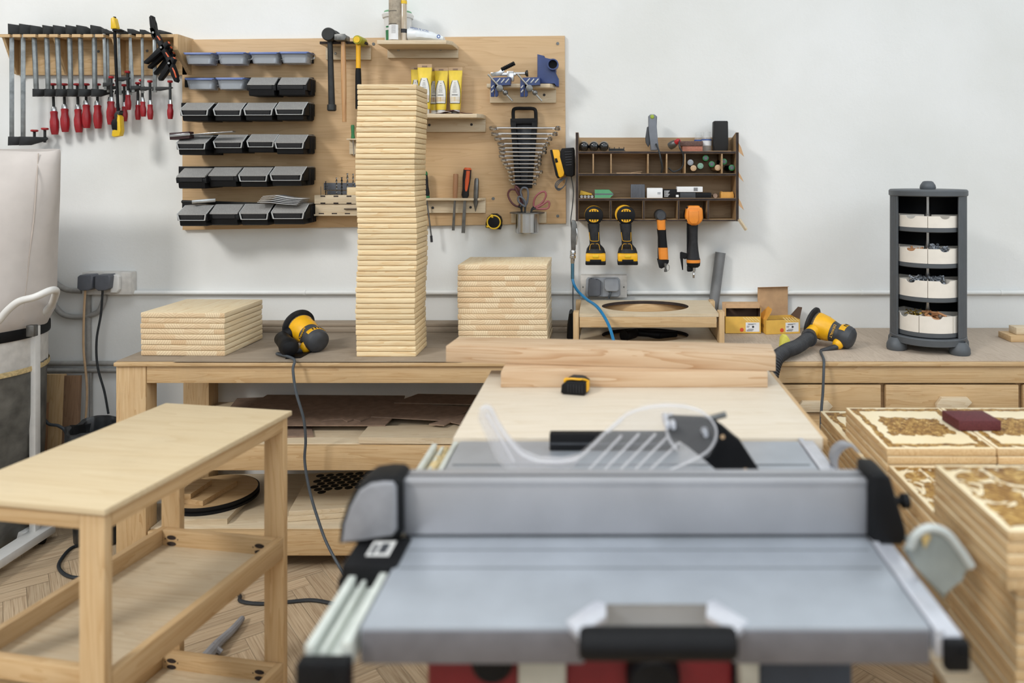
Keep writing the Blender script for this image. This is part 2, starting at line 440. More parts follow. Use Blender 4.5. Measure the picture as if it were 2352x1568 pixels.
# windowed walls: left (two windows), right (one), front (one) built around their openings
def holed(name, axis, pos, out, spans, zs, rng):
    mb = MB(); lo, hi = rng; cur = lo
    def bx(a, b, z0, z1):
        if b - a < .001 or z1 - z0 < .001: return
        if axis == 'x': mb.box((pos, a, z0), (pos+out, b, z1))
        else: mb.box((a, pos, z0), (b, pos+out, z1))
    for (a, b) in spans:
        bx(cur, a, -.1, ZC); bx(a, b, -.1, zs[0]); bx(a, b, zs[1], ZC); cur = b
    bx(cur, hi, -.1, ZC); struct(name, mb, WM)
WIN = [('x', XL, -.2, (-2.3, 2.35), (1.75, 5.05)), ('x', XR, .2, (-.4, 1.6), (1.6, 4.0)), ('y', Y0, -.2, (-1.9, 2.4), (1.5, 3.9))]
holed('wall_left', 'x', XL, -.2, [WIN[0][3]], WIN[0][4], (Y0-.2, YW+.2))
holed('wall_right', 'x', XR, .2, [WIN[1][3]], WIN[1][4], (Y0-.2, YW+.2))
holed('wall_front', 'y', Y0, -.2, [WIN[2][3]], WIN[2][4], (XL, XR))
FR = plain('window_frame_white', (225, 225, 222), .4)
def skypane():
    q = N('daylit_pane'); e = q.n('ShaderNodeEmission', Strength=1.0); e.inputs['Color'].default_value = (.82, .91, 1.0, 1)
    q.l(e.outputs[0], q.t.nodes['Material Output'].inputs['Surface']); return q.m
SKY = skypane()
for i, (ax, pos, out, sp, zs) in enumerate(WIN):
    mb = MB(); d = pos + out*.5
    def b2(a, b, z0, z1, t=.05):
        if ax == 'x': mb.box((d-t/2, a, z0), (d+t/2, b, z1))
        else: mb.box((a, d-t/2, z0), (b, d+t/2, z1))
    b2(sp[0], sp[0]+.06, *zs); b2(sp[1]-.06, sp[1], *zs); b2(sp[0], sp[1], zs[0], zs[0]+.06); b2(sp[0], sp[1], zs[1]-.06, zs[1])
    m = (sp[0]+sp[1])/2; b2(m-.03, m+.03, *zs)
    w = struct('window_%d' % (i+1), mb, FR)
    mb = MB(); dd = pos + out*.9
    if ax == 'x': mb.box((dd-.004, sp[0], zs[0]), (dd+.004, sp[1], zs[1]))
    else: mb.box((sp[0], dd-.004, zs[0]), (sp[1], dd+.004, zs[1]))
    struct('pane', mb, SKY if i else glass('window_glass', (235, 240, 240), .02, .06), w)
mb = MB(); mb.box((sx0, sy0, ZC+.02), (sx0+.08, sy1, ZC+.16)); mb.box((sx1-.08, sy0, ZC+.02), (sx1, sy1, ZC+.16)); mb.box((sx0, sy0, ZC+.02), (sx1, sy0+.08, ZC+.16)); mb.box((sx0, sy1-.08, ZC+.02), (sx1, sy1, ZC+.16))
w = struct('window_4', mb, FR); mb = MB(); mb.box((sx0, sy0, ZC+.17), (sx1, sy1, ZC+.18)); struct('pane', mb, SKY, w)  # unseen skylight with glowing pane, put in for more overhead light
# ---------------------------------------------------------------- daylight and camera
def area(name, loc, look, sx, sy, e, col=(1, 1, 1), spread=180):
    l = bpy.data.lights.new(name, 'AREA'); l.shape = 'RECTANGLE'; l.size = sx; l.size_y = sy; l.energy = e; l.color = col; l.spread = R(spread)
    o = bpy.data.objects.new(name, l); C.objects.link(o); o.location = loc
    o.rotation_euler = (V(look) - V(loc)).to_track_quat('-Z', 'Y').to_euler()
    return o
area('daylight_outside_left', (-7.7, -5.3, 8.4), (-.9, 3.0, 1.3), 2.3, 2.3, 1020, (1, .985, .955))
area('daylight_right_window', (XR-.03, .6, 2.8), (-1, 3.0, 1.0), 1.8, 2.2, 62, (.84, .92, 1))
area('daylight_front_window', (.25, Y0+.03, 2.7), (.3, 2.5, .8), 4.2, 2.3, 72, (.86, .93, 1))
area('added_roof_light', (.1, .2, ZC-.03), (.1, .2, 0), 4.4, 2.0, 92, (.93, .97, 1))  # lamp of the added skylight, brightens the foreground from above
wd = bpy.data.worlds.new('world'); bpy.context.scene.world = wd; wd.use_nodes = True
wd.node_tree.nodes['Background'].inputs[0].default_value = (.8, .9, 1, 1); wd.node_tree.nodes['Background'].inputs[1].default_value = .3
cam = bpy.data.cameras.new('camera'); co = bpy.data.objects.new('camera', cam); C.objects.link(co)
cam.sensor_fit = 'HORIZONTAL'; cam.sensor_width = 36.0; cam.lens = 36.0*F/2352
cam.shift_x = (1176-CX)/2352; cam.shift_y = -(784-CY)/2352
co.location = (0, 0, CZ); co.rotation_euler = (PI/2, 0, 0); cam.clip_start = .05
cam.dof.use_dof = True; cam.dof.focus_distance = 2.95; cam.dof.aperture_fstop = cam.lens/1000/.0135
sc = bpy.context.scene; sc.camera = co
sc.view_settings.view_transform = 'Standard'; sc.view_settings.look = 'None'; sc.view_settings.gamma = 1.0; sc.view_settings.use_curve_mapping = False
sc.view_settings.exposure = -0.15
sc.cycles.max_bounces = 8; sc.cycles.diffuse_bounces = 3; sc.cycles.glossy_bounces = 3; sc.cycles.transparent_max_bounces = 12; sc.cycles.caustics_reflective = False; sc.cycles.caustics_refractive = False
# ================================================================ workbench along the back wall
def bx_x(u): return (u-CX)*YB/F
BL = bx_x(260); BR = 2.35
t = bench = thing('workbench', 'long birch plywood workbench with drawers and two open shelves under a worn top', 'workbench', (0, YB+.25, 0))
mb = MB(); mb.box((BL, YB, BZ-.018), (BR, YW-.004, BZ-.004), .003); part('bench_top', mb, M_['birch'], t)
# worn mats that cover the top: darker on the left, paler on the right
xm = bx_x(1790)
mb = MB(); mb.box((BL+.004, YB+.012, BZ-.004), (xm-.2, YW-.006, BZ), .001); part('top_mat', mb, M_['mat'], t, label='brown worn top sheet')
mb = MB(); mb.box((xm-.2, YB+.012, BZ-.004), (BR, YW-.006, BZ), .001); part('top_mat', mb, M_['mat_grey'], t, label='pale dusty top sheet')
mb = MB(); mb.box((bx_x(398), YB-.002, BZ-.001), (bx_x(1060), YB+.2, BZ+.0012)); part('hardboard_strip', mb, M_['mat'], t)
mb = MB(); mb.box((bx_x(332), YB+.012, .667), (BR, YB+.034, BZ-.018), .002); part('apron', mb, M_['birch'], t)
def leg(x0, x1, y0, y1):
    mb = MB(); mb.box((x0, y0, 0), (x1, y1, BZ-.018), .003); part('leg', mb, M_['birch_z'], bench)
leg(bx_x(262), bx_x(331), YB+.01, YB+.08); leg(bx_x(262), bx_x(331), YW-.14, YW-.06)
xd = bx_x(1600)
leg(xd-.06, xd-.002, YB+.036, YB+.1); leg(BR-.1, BR, YB+.01, YB+.08); leg(xd-.06, xd-.002, YW-.14, YW-.06); leg(BR-.1, BR, YW-.14, YW-.06)
for z1, z0, nm in ((.448, .36, 'middle_shelf'), (.148, .06, 'bottom_shelf')):
    mb = MB(); mb.box((BL+.11, YB+.034, z1-.016), (xd-.062, YW-.06, z1), .002); sh = part(nm, mb, M_['birch_pale'], t)
    mb = MB(); mb.box((bx_x(332)+.003, YB+.012, z0), (xd-.062, YB+.034, z1-.003), .002); part('shelf_rail', mb, M_['birch'], sh)
# drawer carcass to the right
mb = MB(); mb.box((xd, YB+.036, .06), (BR-.102, YB+.05, .665)); mb.box((xd, YB+.05, .06), (xd+.018, YW-.1, .665)); part('drawer_carcass', mb, M_['walnut_in'], t)
us = [(1610, 1787), (1797, 2027), (2038, 2345), (2356, 2620)]
us = [(bx_x(a), min(bx_x(b), BR-.105)) for a, b in us]
for row, (za, zb) in enumerate(((.568, .660), (.46, .562), (.33, .454), (.18, .324))):
    for k, (a, b) in enumerate(us):
        if row > 1 or k == 0: continue
        mb = MB(); mb.box((a, YB+.014, za), (b, YB+.034, zb), .003); dr = part('drawer', mb, M_['birch'], t)
        m = a + (b-a)*.5 if k != 1 else bx_x(1872); zz = (za+zb)/2 - (.026 if k < 2 else .012)
        w, h = .062, .019
        mb = MB(); mb.prism([(m-w, zz-h), (m+w-.02, zz-h), (m+w, zz-h+.02), (m+w-.016, zz+h), (m-w+.018, zz+h), (m-w, zz+h-.024)], 'y', YB-.004, YB+.014, .002)
        part('handle', mb, M_['birch_pale'], dr)
# upstand strip where the top meets the wall
mb = MB(); x0 = P(560, 0, YW-.1).x; x1 = P(1330, 0, YW-.1).x
mb.box((x0, YW-.1, BZ), (x1, YW-.01, BZ+.02), .003); mb.box((x0, YW-.085, BZ+.02), (x1, YW-.01, BZ+.034), .004)
solo('wall_moulding', 'dark grey-brown wooden moulding along the back edge of the bench behind the pine stacks', 'moulding', mb, M_['mat'])
# ---------------------------------------------------------------- sheets and offcuts on the shelves
def sheet(pts, z, th, name, label, cat, m, group=None):
    mb = MB(); q = [G(u, v, z+th) for u, v in pts]
    mb.prism([(p.x, p.y) for p in q], 'z', z, z+th); return solo(name, label, cat, mb, m, group)
Z1 = .448
sheet([(470, 1004), (545, 914), (700, 909), (720, 1000)], Z1+.0005, .006, 'plywood_offcut', 'thin plywood sheet at the left end of the middle bench shelf, under brown hardboard', 'plywood sheet', M_['hard'])
sheet([(824, 1004), (846, 978), (1110, 974), (1120, 1006)], Z1+.0005, .022, 'plywood_plate', 'thick pale plywood plate near the front of the middle bench shelf', 'plywood sheet', M_['birch_pale'])
sheet([(500, 976), (614, 906), (930, 908), (920, 940), (885, 976)], Z1+.023, .004, 'hardboard_sheet', 'largest brown hardboard sheet, lying left of the cut-out one on the middle bench shelf', 'hardboard sheet', M_['hard'], 'hardboard sheets on the middle bench shelf')
sheet([(738, 966), (840, 922), (1090, 934), (1026, 965), (852, 956), (828, 966), (812, 962), (798, 967), (786, 961), (760, 962)], Z1+.0275, .004, 'hardboard_sheet', 'brown hardboard sheet with scalloped cut-outs on top of the largest sheet', 'hardboard sheet', M_['hard'], 'hardboard sheets on the middle bench shelf')
sheet([(905, 924), (960, 904), (1200, 908), (1190, 930)], Z1+.0315, .004, 'hardboard_sheet', 'dark hardboard sheet at the back right of the middle bench shelf', 'hardboard sheet', M_['hard'], 'hardboard sheets on the middle bench shelf')
sheet([(985, 973), (1030, 960), (1100, 940), (1140, 962), (1075, 968), (1060, 974), (1035, 968), (1020, 976)], Z1+.0325, .004, 'hardboard_offcut', 'jagged torn hardboard offcut on the pale plate beside the outfeed table', 'hardboard sheet', M_['hard'], 'hardboard sheets on the middle bench shelf')
Z0 = .148
sheet([(372, 1191), (430, 1130), (580, 1130), (522, 1191)], Z0+.0005, .02, 'plywood_plate', 'pale square board under the round disc on the bottom bench shelf', 'board', M_['birch_pale'])
c = G(490, 1128, Z0+.045); rr = .162
t = thing('round_board', 'round wooden disc with black rim lying on the bottom bench shelf', 'round board', (c.x, c.y, Z0+.0215))
mb = MB(); mb.lathe([(rr, Z0+.0215), (rr, Z0+.03), (rr-.006, Z0+.032), (rr-.006, Z0+.036), (rr, Z0+.038), (rr, Z0+.046), (rr-.002, Z0+.0475)], Matrix.Translation((c.x, c.y, 0)), 64); part('black_rim', mb, M_['black'], t)
mb = MB(); mb.lathe([(rr-.006, Z0+.0476), (rr-.006, Z0+.0486)], Matrix.Translation((c.x, c.y, 0)), 64); part('disc_top', mb, M_['birch'], t)
for k, (pts, zz, lab) in enumerate(((((404, 1142), (466, 1150), (545, 1104), (480, 1098)), Z0+.049, 'lower plywood offcut, stacked on the black-rimmed round disc'), (((408, 1134), (438, 1134), (486, 1102), (450, 1098)), Z0+.068, 'upper plywood offcut, on another offcut above the black-rimmed disc'))):
    sheet(pts, zz, .018, 'plywood_offcut', lab, 'plywood sheet', M_['birch'], 'offcuts on the round disc')
t = thing('perforated_board', 'plywood board with rows of black round holes on the bottom bench shelf', 'board', G(800, 1160, Z0))
a, b = G(660, 1186, Z0+.02), G(1050, 1160, Z0+.02); d = V((.10, .36, 0))
T = Matrix(); ex = (b-a).normalized(); ey = V((-ex.y, ex.x, 0)); ez = V((0, 0, 1))
T = Matrix.Translation((a.x, a.y, Z0+.001)) @ Matrix(((ex.x, ey.x, 0), (ex.y, ey.y, 0), (0, 0, 1))).to_4x4() 
L = (b-a).length
mb = MB(); mb.box((0, 0, 0), (L, .36, .018), .001, T); mb.box((0.004, 0.003, .0185), (L, .36, .036), .001, T); part('board_panel', mb, M_['birch_pale'], t)
mb = MB()
for r in range(7):
    for k in range(13):
        if r == 0 and k != 1 or r == 1 and k > 2 and k < 1: continue
        x = .05 + k*.038 + (.019 if r % 2 else 0); y = .16 + r*.028
        if x < L-.03: mb.lathe([(.0155, .0361), (.0155, .0368)], T @ Matrix.Translation((x, y, 0)), 20)
part('hole_pattern', mb, M_['black'], t)

# ---------------------------------------------------------------- stacks of pine boards on the bench
def stack(n, x0, x1, y0, y1, pitch, lab, group, m, jit, seed, rot=0.0, bev=.0034, mats=None, z=BZ+.0012, name='pine_board', cat='board'):
    rnd = random.Random(seed); w, d = x1-x0, y1-y0
    mb = MB(); mb.box((-w/2, -d/2, 0), (w/2, d/2, pitch-.0010), bev, seg=2)
    if isinstance(m, tuple):
        for f in mb.bm.faces:
            f.normal_update()
            f.material_index = 1 if abs(f.normal.y) > .6 else 0
        m = list(m)
    first = None
    for i in range(n):
        k = n-1-i; L = lab(k)
        M = RZ(rot + rnd.uniform(-.5, .5)*jit*60); loc = ((x0+x1)/2 + rnd.uniform(-1, 1)*jit + .004*math.sin(i*.23+seed)*(jit > .0012), (y0+y1)/2 + rnd.uniform(-1, 1)*jit, z + i*pitch)
        if first is None:
            first = finish(name, mb, m); first.matrix_world = Matrix.Translation(loc) @ M
            RM[first.name] = first.matrix_world.copy(); tag(first, L, cat, group)
        else: dup(first, loc, M, L)
    return first
Y = F*(CZ-BZ)/(820-CY); k = S(Y)
pt = (820-193.5)*k/51
stack(51, (818-CX)*k, (955-CX)*k, Y, Y+.175, pt, lambda i: '%s narrow pine board from the top of the tall stack' % nth(i) if i else 'topmost narrow pine board of the tall stack', 'narrow pine boards of the tall stack', M_['pine'], .0016, 3)
Y = F*(CZ-BZ)/(819-CY); k = S(Y)
stack(8, (321-CX)*k, (518-CX)*k, Y+.006, Y+.30, 12.55*k, lambda i: '%s pine board in the low stack at the left end of the bench' % nth(i) if i < 7 else 'lowest pine board in the low stack at the left end of the bench', 'pine boards of the low left stack', (M_['pine_y'], M_['pine_end']), .0012, 5, rot=-1.6)
Y = F*(CZ-BZ)/(797-CY); k = S(Y)
stack(15, (1053-CX)*k, (1258-CX)*k, Y, Y+.265, 12.6*k, lambda i: ('%s pine board from the top of the middle stack left of the drawer unit' % nth(i)) if i else 'topmost pine board of the middle stack, with three dark knots', 'pine boards of the middle stack', (M_['pine_y'], M_['pine_end']), .0015, 9)
M_['clampbar'] = plain('clamp_steel', (150, 154, 154), .4, .75, var=.2)
# ================================================================ clamp rack on the wall, left
SH = .105                                            # how far the shelf reaches out
YF = YW - SH
kW = S(YW)
xl, xr = P(0, 0, YF).x, P(404, 0, YF).x
zt = P(0, 79, YF).z; zb = P(0, 172, YW-.02).z
t = thing('clamp_rack', 'birch plywood wall rack with slots, carrying the bar clamps at upper left', 'rack', ((xl+xr)/2, YW-.05, zb))
mb = MB(); mb.box((xl, YW-.018, zb), (xr, YW-.001, zt-.012), .001); part('back_panel', mb, M_['birch'], t)
slots = [28, 52, 87, 112, 138, 164, 190, 217, 243, 250, 265, 277, 303, 311, 330, 357]
mb = MB(); mb.box((xl, YW-.07, zt-.012), (xr, YW-.001, zt), .001)
cur = xl
for u in slots + [None]:
    e = xr if u is None else P(u, 0, YF).x - .006
    if e - cur > .003: mb.box((cur, YF-.006, zt-.012), (e, YW-.07, zt))
    if u is not None: cur = P(u, 0, YF).x + .006
part('slotted_shelf', mb, M_['birch'], t)
for u in (44, 158, 289):
    x = P(u, 0, YW-.018).x
    mb = MB(); mb.prism([(YF+.006, zt-.012), (YW-.018, zt-.012), (YW-.018, zb+.002), (YW-.03, zb+.002)], 'x', x-.011, x, .0008); part('bracket', mb, M_['birch_z'], t)
mb = MB(); x = xr
mb.prism([(YF-.02, zt-.002), (YW-.001, zt-.002), (YW-.001, zb+.002), (YW-.02, zb+.002), (YF-.02, zb+.09)], 'x', x+.001, x+.019, .0008); part('end_panel', mb, M_['birch_z'], t)
for u, v in ((338, 117), (226, 118), (107, 118)):
    p = P(u, v, YW-.018); mb = MB(); mb.cyl(p, p+V((0, -.002, 0)), .006, .005, 12); part('screw', mb, M_['dsteel'], t)

def fclamp(lab, group, u, vt, vb, A, yaw, bw, hA, hl, hdrop, y=None, slide=None, lean=0.0, big=True, scr=.0):
    """bar clamp hanging by its fixed jaw; (u, vt) bar top, vb bar end, A arm length, hl handle length"""
    y = y if y is not None else YF + .012
    a = P(u, vt, y); L = (vb - vt)*S(y)
    t = thing('bar_clamp', lab, 'clamp', a + V((0, 0, -L)), RY(lean) , group)
    # local frame: bar foot at the origin, arm along +x (then yawed)
    Q = RZ(yaw)
    def loc(mb): bmesh.ops.transform(mb.bm, matrix=Q, verts=mb.bm.verts); return mb
    mb = MB(); zj = max(L-.010, zt+.0012-(a.z-L)); L2 = zj+hA*.5
    mb.box((-bw*.72, -bw*.45, 0), (bw*.72, bw*.45, L2), .0012); mb.box((-bw*.4, -bw*.52, 0), (bw*.4, bw*.52, L2), .0008)
    part('bar', loc(mb), M_['clampbar'], t, False)
    def arm(z, hh, flip):
        mb = MB(); s = -1 if flip else 1
        pts = [(-bw*1.1, z), (-bw*1.2, z+s*hh*.95), (A*.35, z+s*hh*.9), (A, z+s*hh*.42), (A+.008, z+s*hh*.2), (A+.004, z), (A*.5, z)]
        if flip: pts = pts[::-1]
        mb.prism(pts, 'y', -hh*.26, hh*.26, min(hh*.2, .007)); return loc(mb)
    part('fixed_jaw', arm(zj, hA, False), M_['iron'], t, False)
    zs = (slide if slide is not None else .012)
    part('sliding_jaw', arm(zs+hA*.5, hA*.85, True), M_['iron'], t, False)
    sx = A - .004; ztop = zs + hA*.5 + .018
    if hl <= 0: ztop += scr
    mb = MB(); mb.rod([(.0055, i/30 if i % 2 else i/30) if i % 2 == 0 else (.0048, i/30) for i in range(31)], (sx, 0, zs - hdrop), (sx, 0, ztop), 12); part('screw_spindle', loc(mb), M_['iron'], t, False)
    pr = .014 if big else .010
    mb = MB(); mb.rod([(.003, 0), (pr*.9, .25), (pr, .4), (pr, .85), (pr*.8, 1)], (sx, 0, ztop-.002), (sx, 0, ztop+.009), 18); part('clamp_pad', loc(mb), M_['red'], t, False)
    if hl > 0:
        hr = .0165 if big else .0115; h0 = zs - hdrop
        mb = MB(); mb.rod([(hr*.72, 0), (hr*.86, .12), (hr, .3), (hr*1.02, .55), (hr*.8, .74), (hr*.78, .84), (hr*.86, .96), (hr*.7, 1)], (sx, 0, h0-hl), (sx, 0, h0), 20)
        h = part('handle', loc(mb), M_['redwood'], t, False)
        mb = MB(); mb.rod([(hr*.7, 0), (hr*.68, .5), (hr*.55, 1)], (sx, 0, h0-.001), (sx, 0, h0+.018), 16); part('ferrule', loc(mb), M_['chrome'], h, False)
    return t
g1 = 'long bar clamps on the rack'; g2 = 'large bar clamps with red handles'; g3 = 'small bar clamps with red handles'
fclamp('longest steel bar clamp at the far left of the wall rack', g1, 27, 76, 333, .080, 40, .011, .046, 0, .0, big=True, scr=.004)
fclamp('second long steel bar clamp from the left end of the wall rack', g1, 53, 76, 333, .078, 44, .011, .046, 0, .0, big=True, scr=.012)
# large: u at top, foot v, yaw, handle drop
for i, (u, vb, hv0, lean, A, yaw) in enumerate(((84, 222, 263, -2.4, .064, 40), (111, 222, 257, -1.6, .062, 40), (137, 222, 258, -2.2, .070, 40), (163, 222, 248, -1.3, .060, 40), (188, 222, 249, -1.4, .062, 40), (218, 222, 240, -.6, .064, 40))):
    nm = ('first', 'second', 'third', 'fourth', 'fifth', 'sixth')[i]
    fclamp('%s large bar clamp with thick red handle, counting rightwards from the two long clamps' % nm, g2, u, 82, vb, A, yaw+14, .0115, .040, .098, (hv0-222)*kW-.006, lean=lean)
small = [ # u, vt, vb, foot handle top v, arm, yaw, slide height, lean, y
    (242, 72, 207, 232, .026, 20, .02, -1.2, YF+.008, 'small bar clamp whose red handle hangs in front of the sixth large one'),
    (249, 80, 212, 246, .036, 35, .016, -1.0, YF+.034, 'small bar clamp with pale red handle just left of the yellow clamp'),
    (276, 72, 218, 218, .032, 20, .062, -1.5, YF+.006, 'small bar clamp with its jaw set high, right of the yellow clamp'),
    (300, 84, 218, 240, .030, 28, .016, -.4, YF+.03, 'small bar clamp leftmost of the three to the right of the high-jawed one'),
    (306, 72, 212, 233, .036, 30, .016, -3.2, YF+.008, 'small bar clamp with bright red handle, middle of a close trio'),
    (328, 76, 214, 239, .030, 26, .016, -.6, YF+.012, 'small bar clamp rightmost of the close trio'),
    (356, 90, 212, 238, .062, 10, .012, -.3, YF+.012, 'small bar clamp with a long arm below the black spring clamps'),
]
for (u, vt, vb, hv, A, yaw, sl, lean, y, lab) in small:
    zs = sl; h0v = hv
    fclamp(lab, g3, u, vt, vb, A, yaw, .0075 if A < .06 else .0095, .022, .062, max((h0v - vb)*kW + zs, .012), y=y, slide=zs, lean=lean, big=False)
fclamp('small bar clamp with low red handle behind the yellow clamp foot', g3, 269, 84, 222, .03, 24, .0075, .02, .062, (244-222)*kW+.016, y=YF+.045, slide=.016, lean=-.8, big=False)

# yellow quick clamp
y = YF - .028; k = S(y)
t = thing('quick_clamp', 'black and yellow one-handed bar clamp hung upside down on the rack', 'clamp', P(270, 318, y))
mb = MB(); p0, p1 = P(263, 66, y), P(272, 275, y); mb.tube([p0, p1], .0058, 8, smooth=False); part('bar', mb, M_['black'], t)
mb = MB(); q = [P(u, v, y) for u, v in ((258, 67), (258, 43), (263, 40), (267, 43), (272, 64), (271, 67))]; mb.prism([(p.x, p.z) for p in q], 'y', y-.013, y+.013, .004); part('fixed_jaw', mb, M_['yellow2'], t)
mb = MB(); mb.pb(257, 67, 275, 71, y-.014, y+.014, .002); mb.pb(260, 38, 264, 41, y-.004, y+.004); part('jaw_pad', mb, M_['black'], t)
mb = MB(); q = [P(u, v, y) for u, v in ((262, 300), (261, 312), (266, 315), (279, 312), (282, 300), (280, 268), (274, 262), (273, 296))]; mb.prism([(p.x, p.z) for p in q], 'y', y-.015, y+.015, .004); bd = part('trigger_body', mb, M_['yellow2'], t)
mb = MB(); q = [P(u, v, y) for u, v in ((262, 298), (260, 282), (264, 274), (273, 272), (275, 280), (275, 300))]; mb.prism([(p.x, p.z) for p in q], 'y', y-.017, y+.017, .004); part('grip', mb, M_['black'], bd)
mb = MB(); q = [P(u, v, y) for u, v in ((266, 275), (266, 262), (270, 256), (280, 254), (280, 258), (276, 262), (276, 275))]; mb.prism([(p.x, p.z) for p in q], 'y', y-.012, y+.012, .003); part('sliding_jaw', mb, M_['iron'], t)

# spring clamps on the rack's right end
def spring_clamp(lab, u, v, a1, a2, y, sc=1.0):
    c = P(u, v, y)
    t = thing('spring_clamp', lab, 'clamp', c, None, 'black spring clamps on the end of the rack')
    w = .011
    def lever(ang, tip, nm):
        mb = MB(); M = RY(-ang)       # lever along +x turned in the x-z plane
        L = .092*sc
        mb.prism([(-.034*sc, -.006), (-.03*sc, .010), (-.008, .013), (.015, .010), (L*.6, .009), (L, .0075), (L+.006, 0), (L, -.0075), (L*.6, -.006), (.015, -.010), (-.01, -.008)], 'y', -w, w, .003, M)
        o = part(nm, mb, M_['black'], t, False)
        mb = MB(); mb.prism([(.026*sc, .0085), (L*.5, .0105), (L*.85, .0095), (L*.85, .004), (L*.5, .0055), (.026*sc, .004)], 'y', -w-.0012, -w+.002, .001, M) if tip else mb.box((-.036*sc, -.005, -.004), (-.027*sc, .005, .006), .002, M)
        part('grip_inlay' if tip else 'jaw_pad', mb, M_['orange2'], o, False)
        return o
    lever(a1, False, 'lever'); lever(a2, True, 'lever')
    mb = MB(); mb.cyl((0, -w-.004, 0), (0, w+.004, 0), .0045, None, 12); part('pivot_pin', mb, M_['steel'], t, False)
    return t
e = P(404, 0, YF).x
y0 = YF - .045
spring_clamp('black spring clamp upright on top of the wall rack end', 356, 76, 100, 300, y0+.006, .72)
for i, (u, v, a1, a2, yy, sc) in enumerate(((374, 110, 222, 298, y0, .98), (380, 121, 224, 296, y0+.026, .95), (388, 134, 230, 293, y0+.050, .9), (392, 146, 238, 290, y0-.026, .82))):
    spring_clamp('%s black spring clamp with orange grips, counting down the rack end' % ('first', 'second', 'third', 'fourth')[i], u, v, a1, a2, yy, sc)
# ================================================================ plywood tool panel
YP = YW - .018
t = panel = thing('plywood_board', 'large plywood panel screwed to the white wall, covered with bins and hand tools', 'tool board', (P(858, 0, YP).x, YW-.009, P(0, 520, YP).z))
q = [P(u, v, YP) for u, v in ((418, 91), (1297, 82), (1300, 513), (419, 528))]
mb = MB(); mb.prism([(p.x, p.z) for p in q], 'y', YP, YW-.0005, .001); part('board_panel', mb, M_['panel'], t)
for u, v in ((433, 105), (858, 101), (430, 515), (1133, 456), (1281, 496), (1281, 100), (859, 512)):
    p = P(u, v, YP); mb = MB(); mb.cyl(p+V((0, -.002, 0)), p, .0065, .0065, 12); part('screw', mb, M_['dsteel'], t)
# ---------------------------------------------------------------- bin rails and storage bins
rails = [(424, 719, 121, 145), (424, 719, 178, 200), (416, 719, 236, 258), (412, 719, 309, 331), (410, 718, 382, 404), (418, 718, 466, 488)]
rows = ['top', 'second', 'third', 'fourth', 'fifth', 'lowest']
for (u0, u1, v0, v1), nm in zip(rails, rows):
    mb = MB(); mb.pb(u0, v0, u1, v1, YP-.012, YP-.0005, .001); r = solo('bin_rail', 'black wall rail holding the %s row of storage bins' % nm, 'rail', mb, M_['black'], 'bin rails on the plywood panel')
def bin_black(lab, rim=True):
    # unit bin: width 1 (x), reach 1 (towards -y), height 1; scaled when placed
    t = thing('storage_bin', lab, 'storage bin', (0, 0, 0), None, 'storage bins on the plywood panel')
    mb = MB()
    mb.prism([(0, .02), (-.88, 0), (-.93, .04), (-.96, .30), (0, .30)], 'x', -.41, .41, .015)
    mb.prism([(0, .28), (-.95, .27), (-.98, .50), (-.95, .56), (-.62, .94), (0, .94)], 'x', -.47, .47, .012)
    for y in (-.2, -.34, -.48): mb.box((-.495, y-.03, .06), (.495, y+.03, .88), .006)
    part('bin_body', mb, M_['black'], t, False)
    mb = MB()
    mb.prism([(0, .95), (0, 1.0), (-.62, 1.0), (-1.0, .60), (-1.0, .55), (-.96, .55), (-.60, .95)], 'x', -.44, .44, .008); part('lid', mb, M_['lid'], t, False)
    if rim:
        mb = MB()
        for P0, P1 in (((-.44, -1.005, .60), (-.40, -.985, .30)), ((.44, -1.005, .60), (.40, -.985, .30)), ((-.41, -.985, .29), (.41, -.985, .29))): mb.tube([P0, P1], .020, 6, smooth=False)
        mb.tube([(-.455, -1.0, .6), (-.445, -.62, .99)], .012, 6, smooth=False); mb.tube([(.455, -1.0, .6), (.445, -.62, .99)], .012, 6, smooth=False)
        part('lid_rim', mb, M_['rim'], t, False)
    mb = MB(); mb.prism([(-1.0, .54), (-.985, .34), (-.95, .34), (-.96, .54)], 'x', -.35, .35, .004); part('label_window', mb, M_['black_dusty'], t, False)
    return t
def bin_clear(lab):
    t = thing('storage_bin', lab, 'storage bin', (0, 0, 0), None, 'storage bins on the plywood panel')
    mb = MB(); mb.loft([ell((0, -.5, 0), .41, .42, 24, 6), ell((0, -.5, .1), .43, .44, 24, 6), ell((0, -.5, .86), .49, .5, 24, 6)]); part('bin_body', mb, M_['clear'], t, False)
    mb = MB(); mb.loft([ell((0, -.5, .05), .38, .39, 24, 6), ell((0, -.5, .45), .41, .42, 24, 6), ell((0.02, -.46, .62), .36, .34, 24, 5)]); s = part('fasteners', mb, M_['screws'], t, False); s['kind'] = 'stuff'
    mb = MB(); mb.box((-.51, -1.02, .86), (.51, 0, .97), .03); mb.box((-.46, -1.05, .78), (.46, -1.0, .9), .02); part('lid', mb, M_['bluelid'], t, False)
    mb = MB(); mb.tube([(.50, -.3, .55), (.58, -.4, .62), (.58, -.5, .45), (.50, -.6, .4)], .02, 6); part('latch', mb, M_['rim'], t, False)
    return t
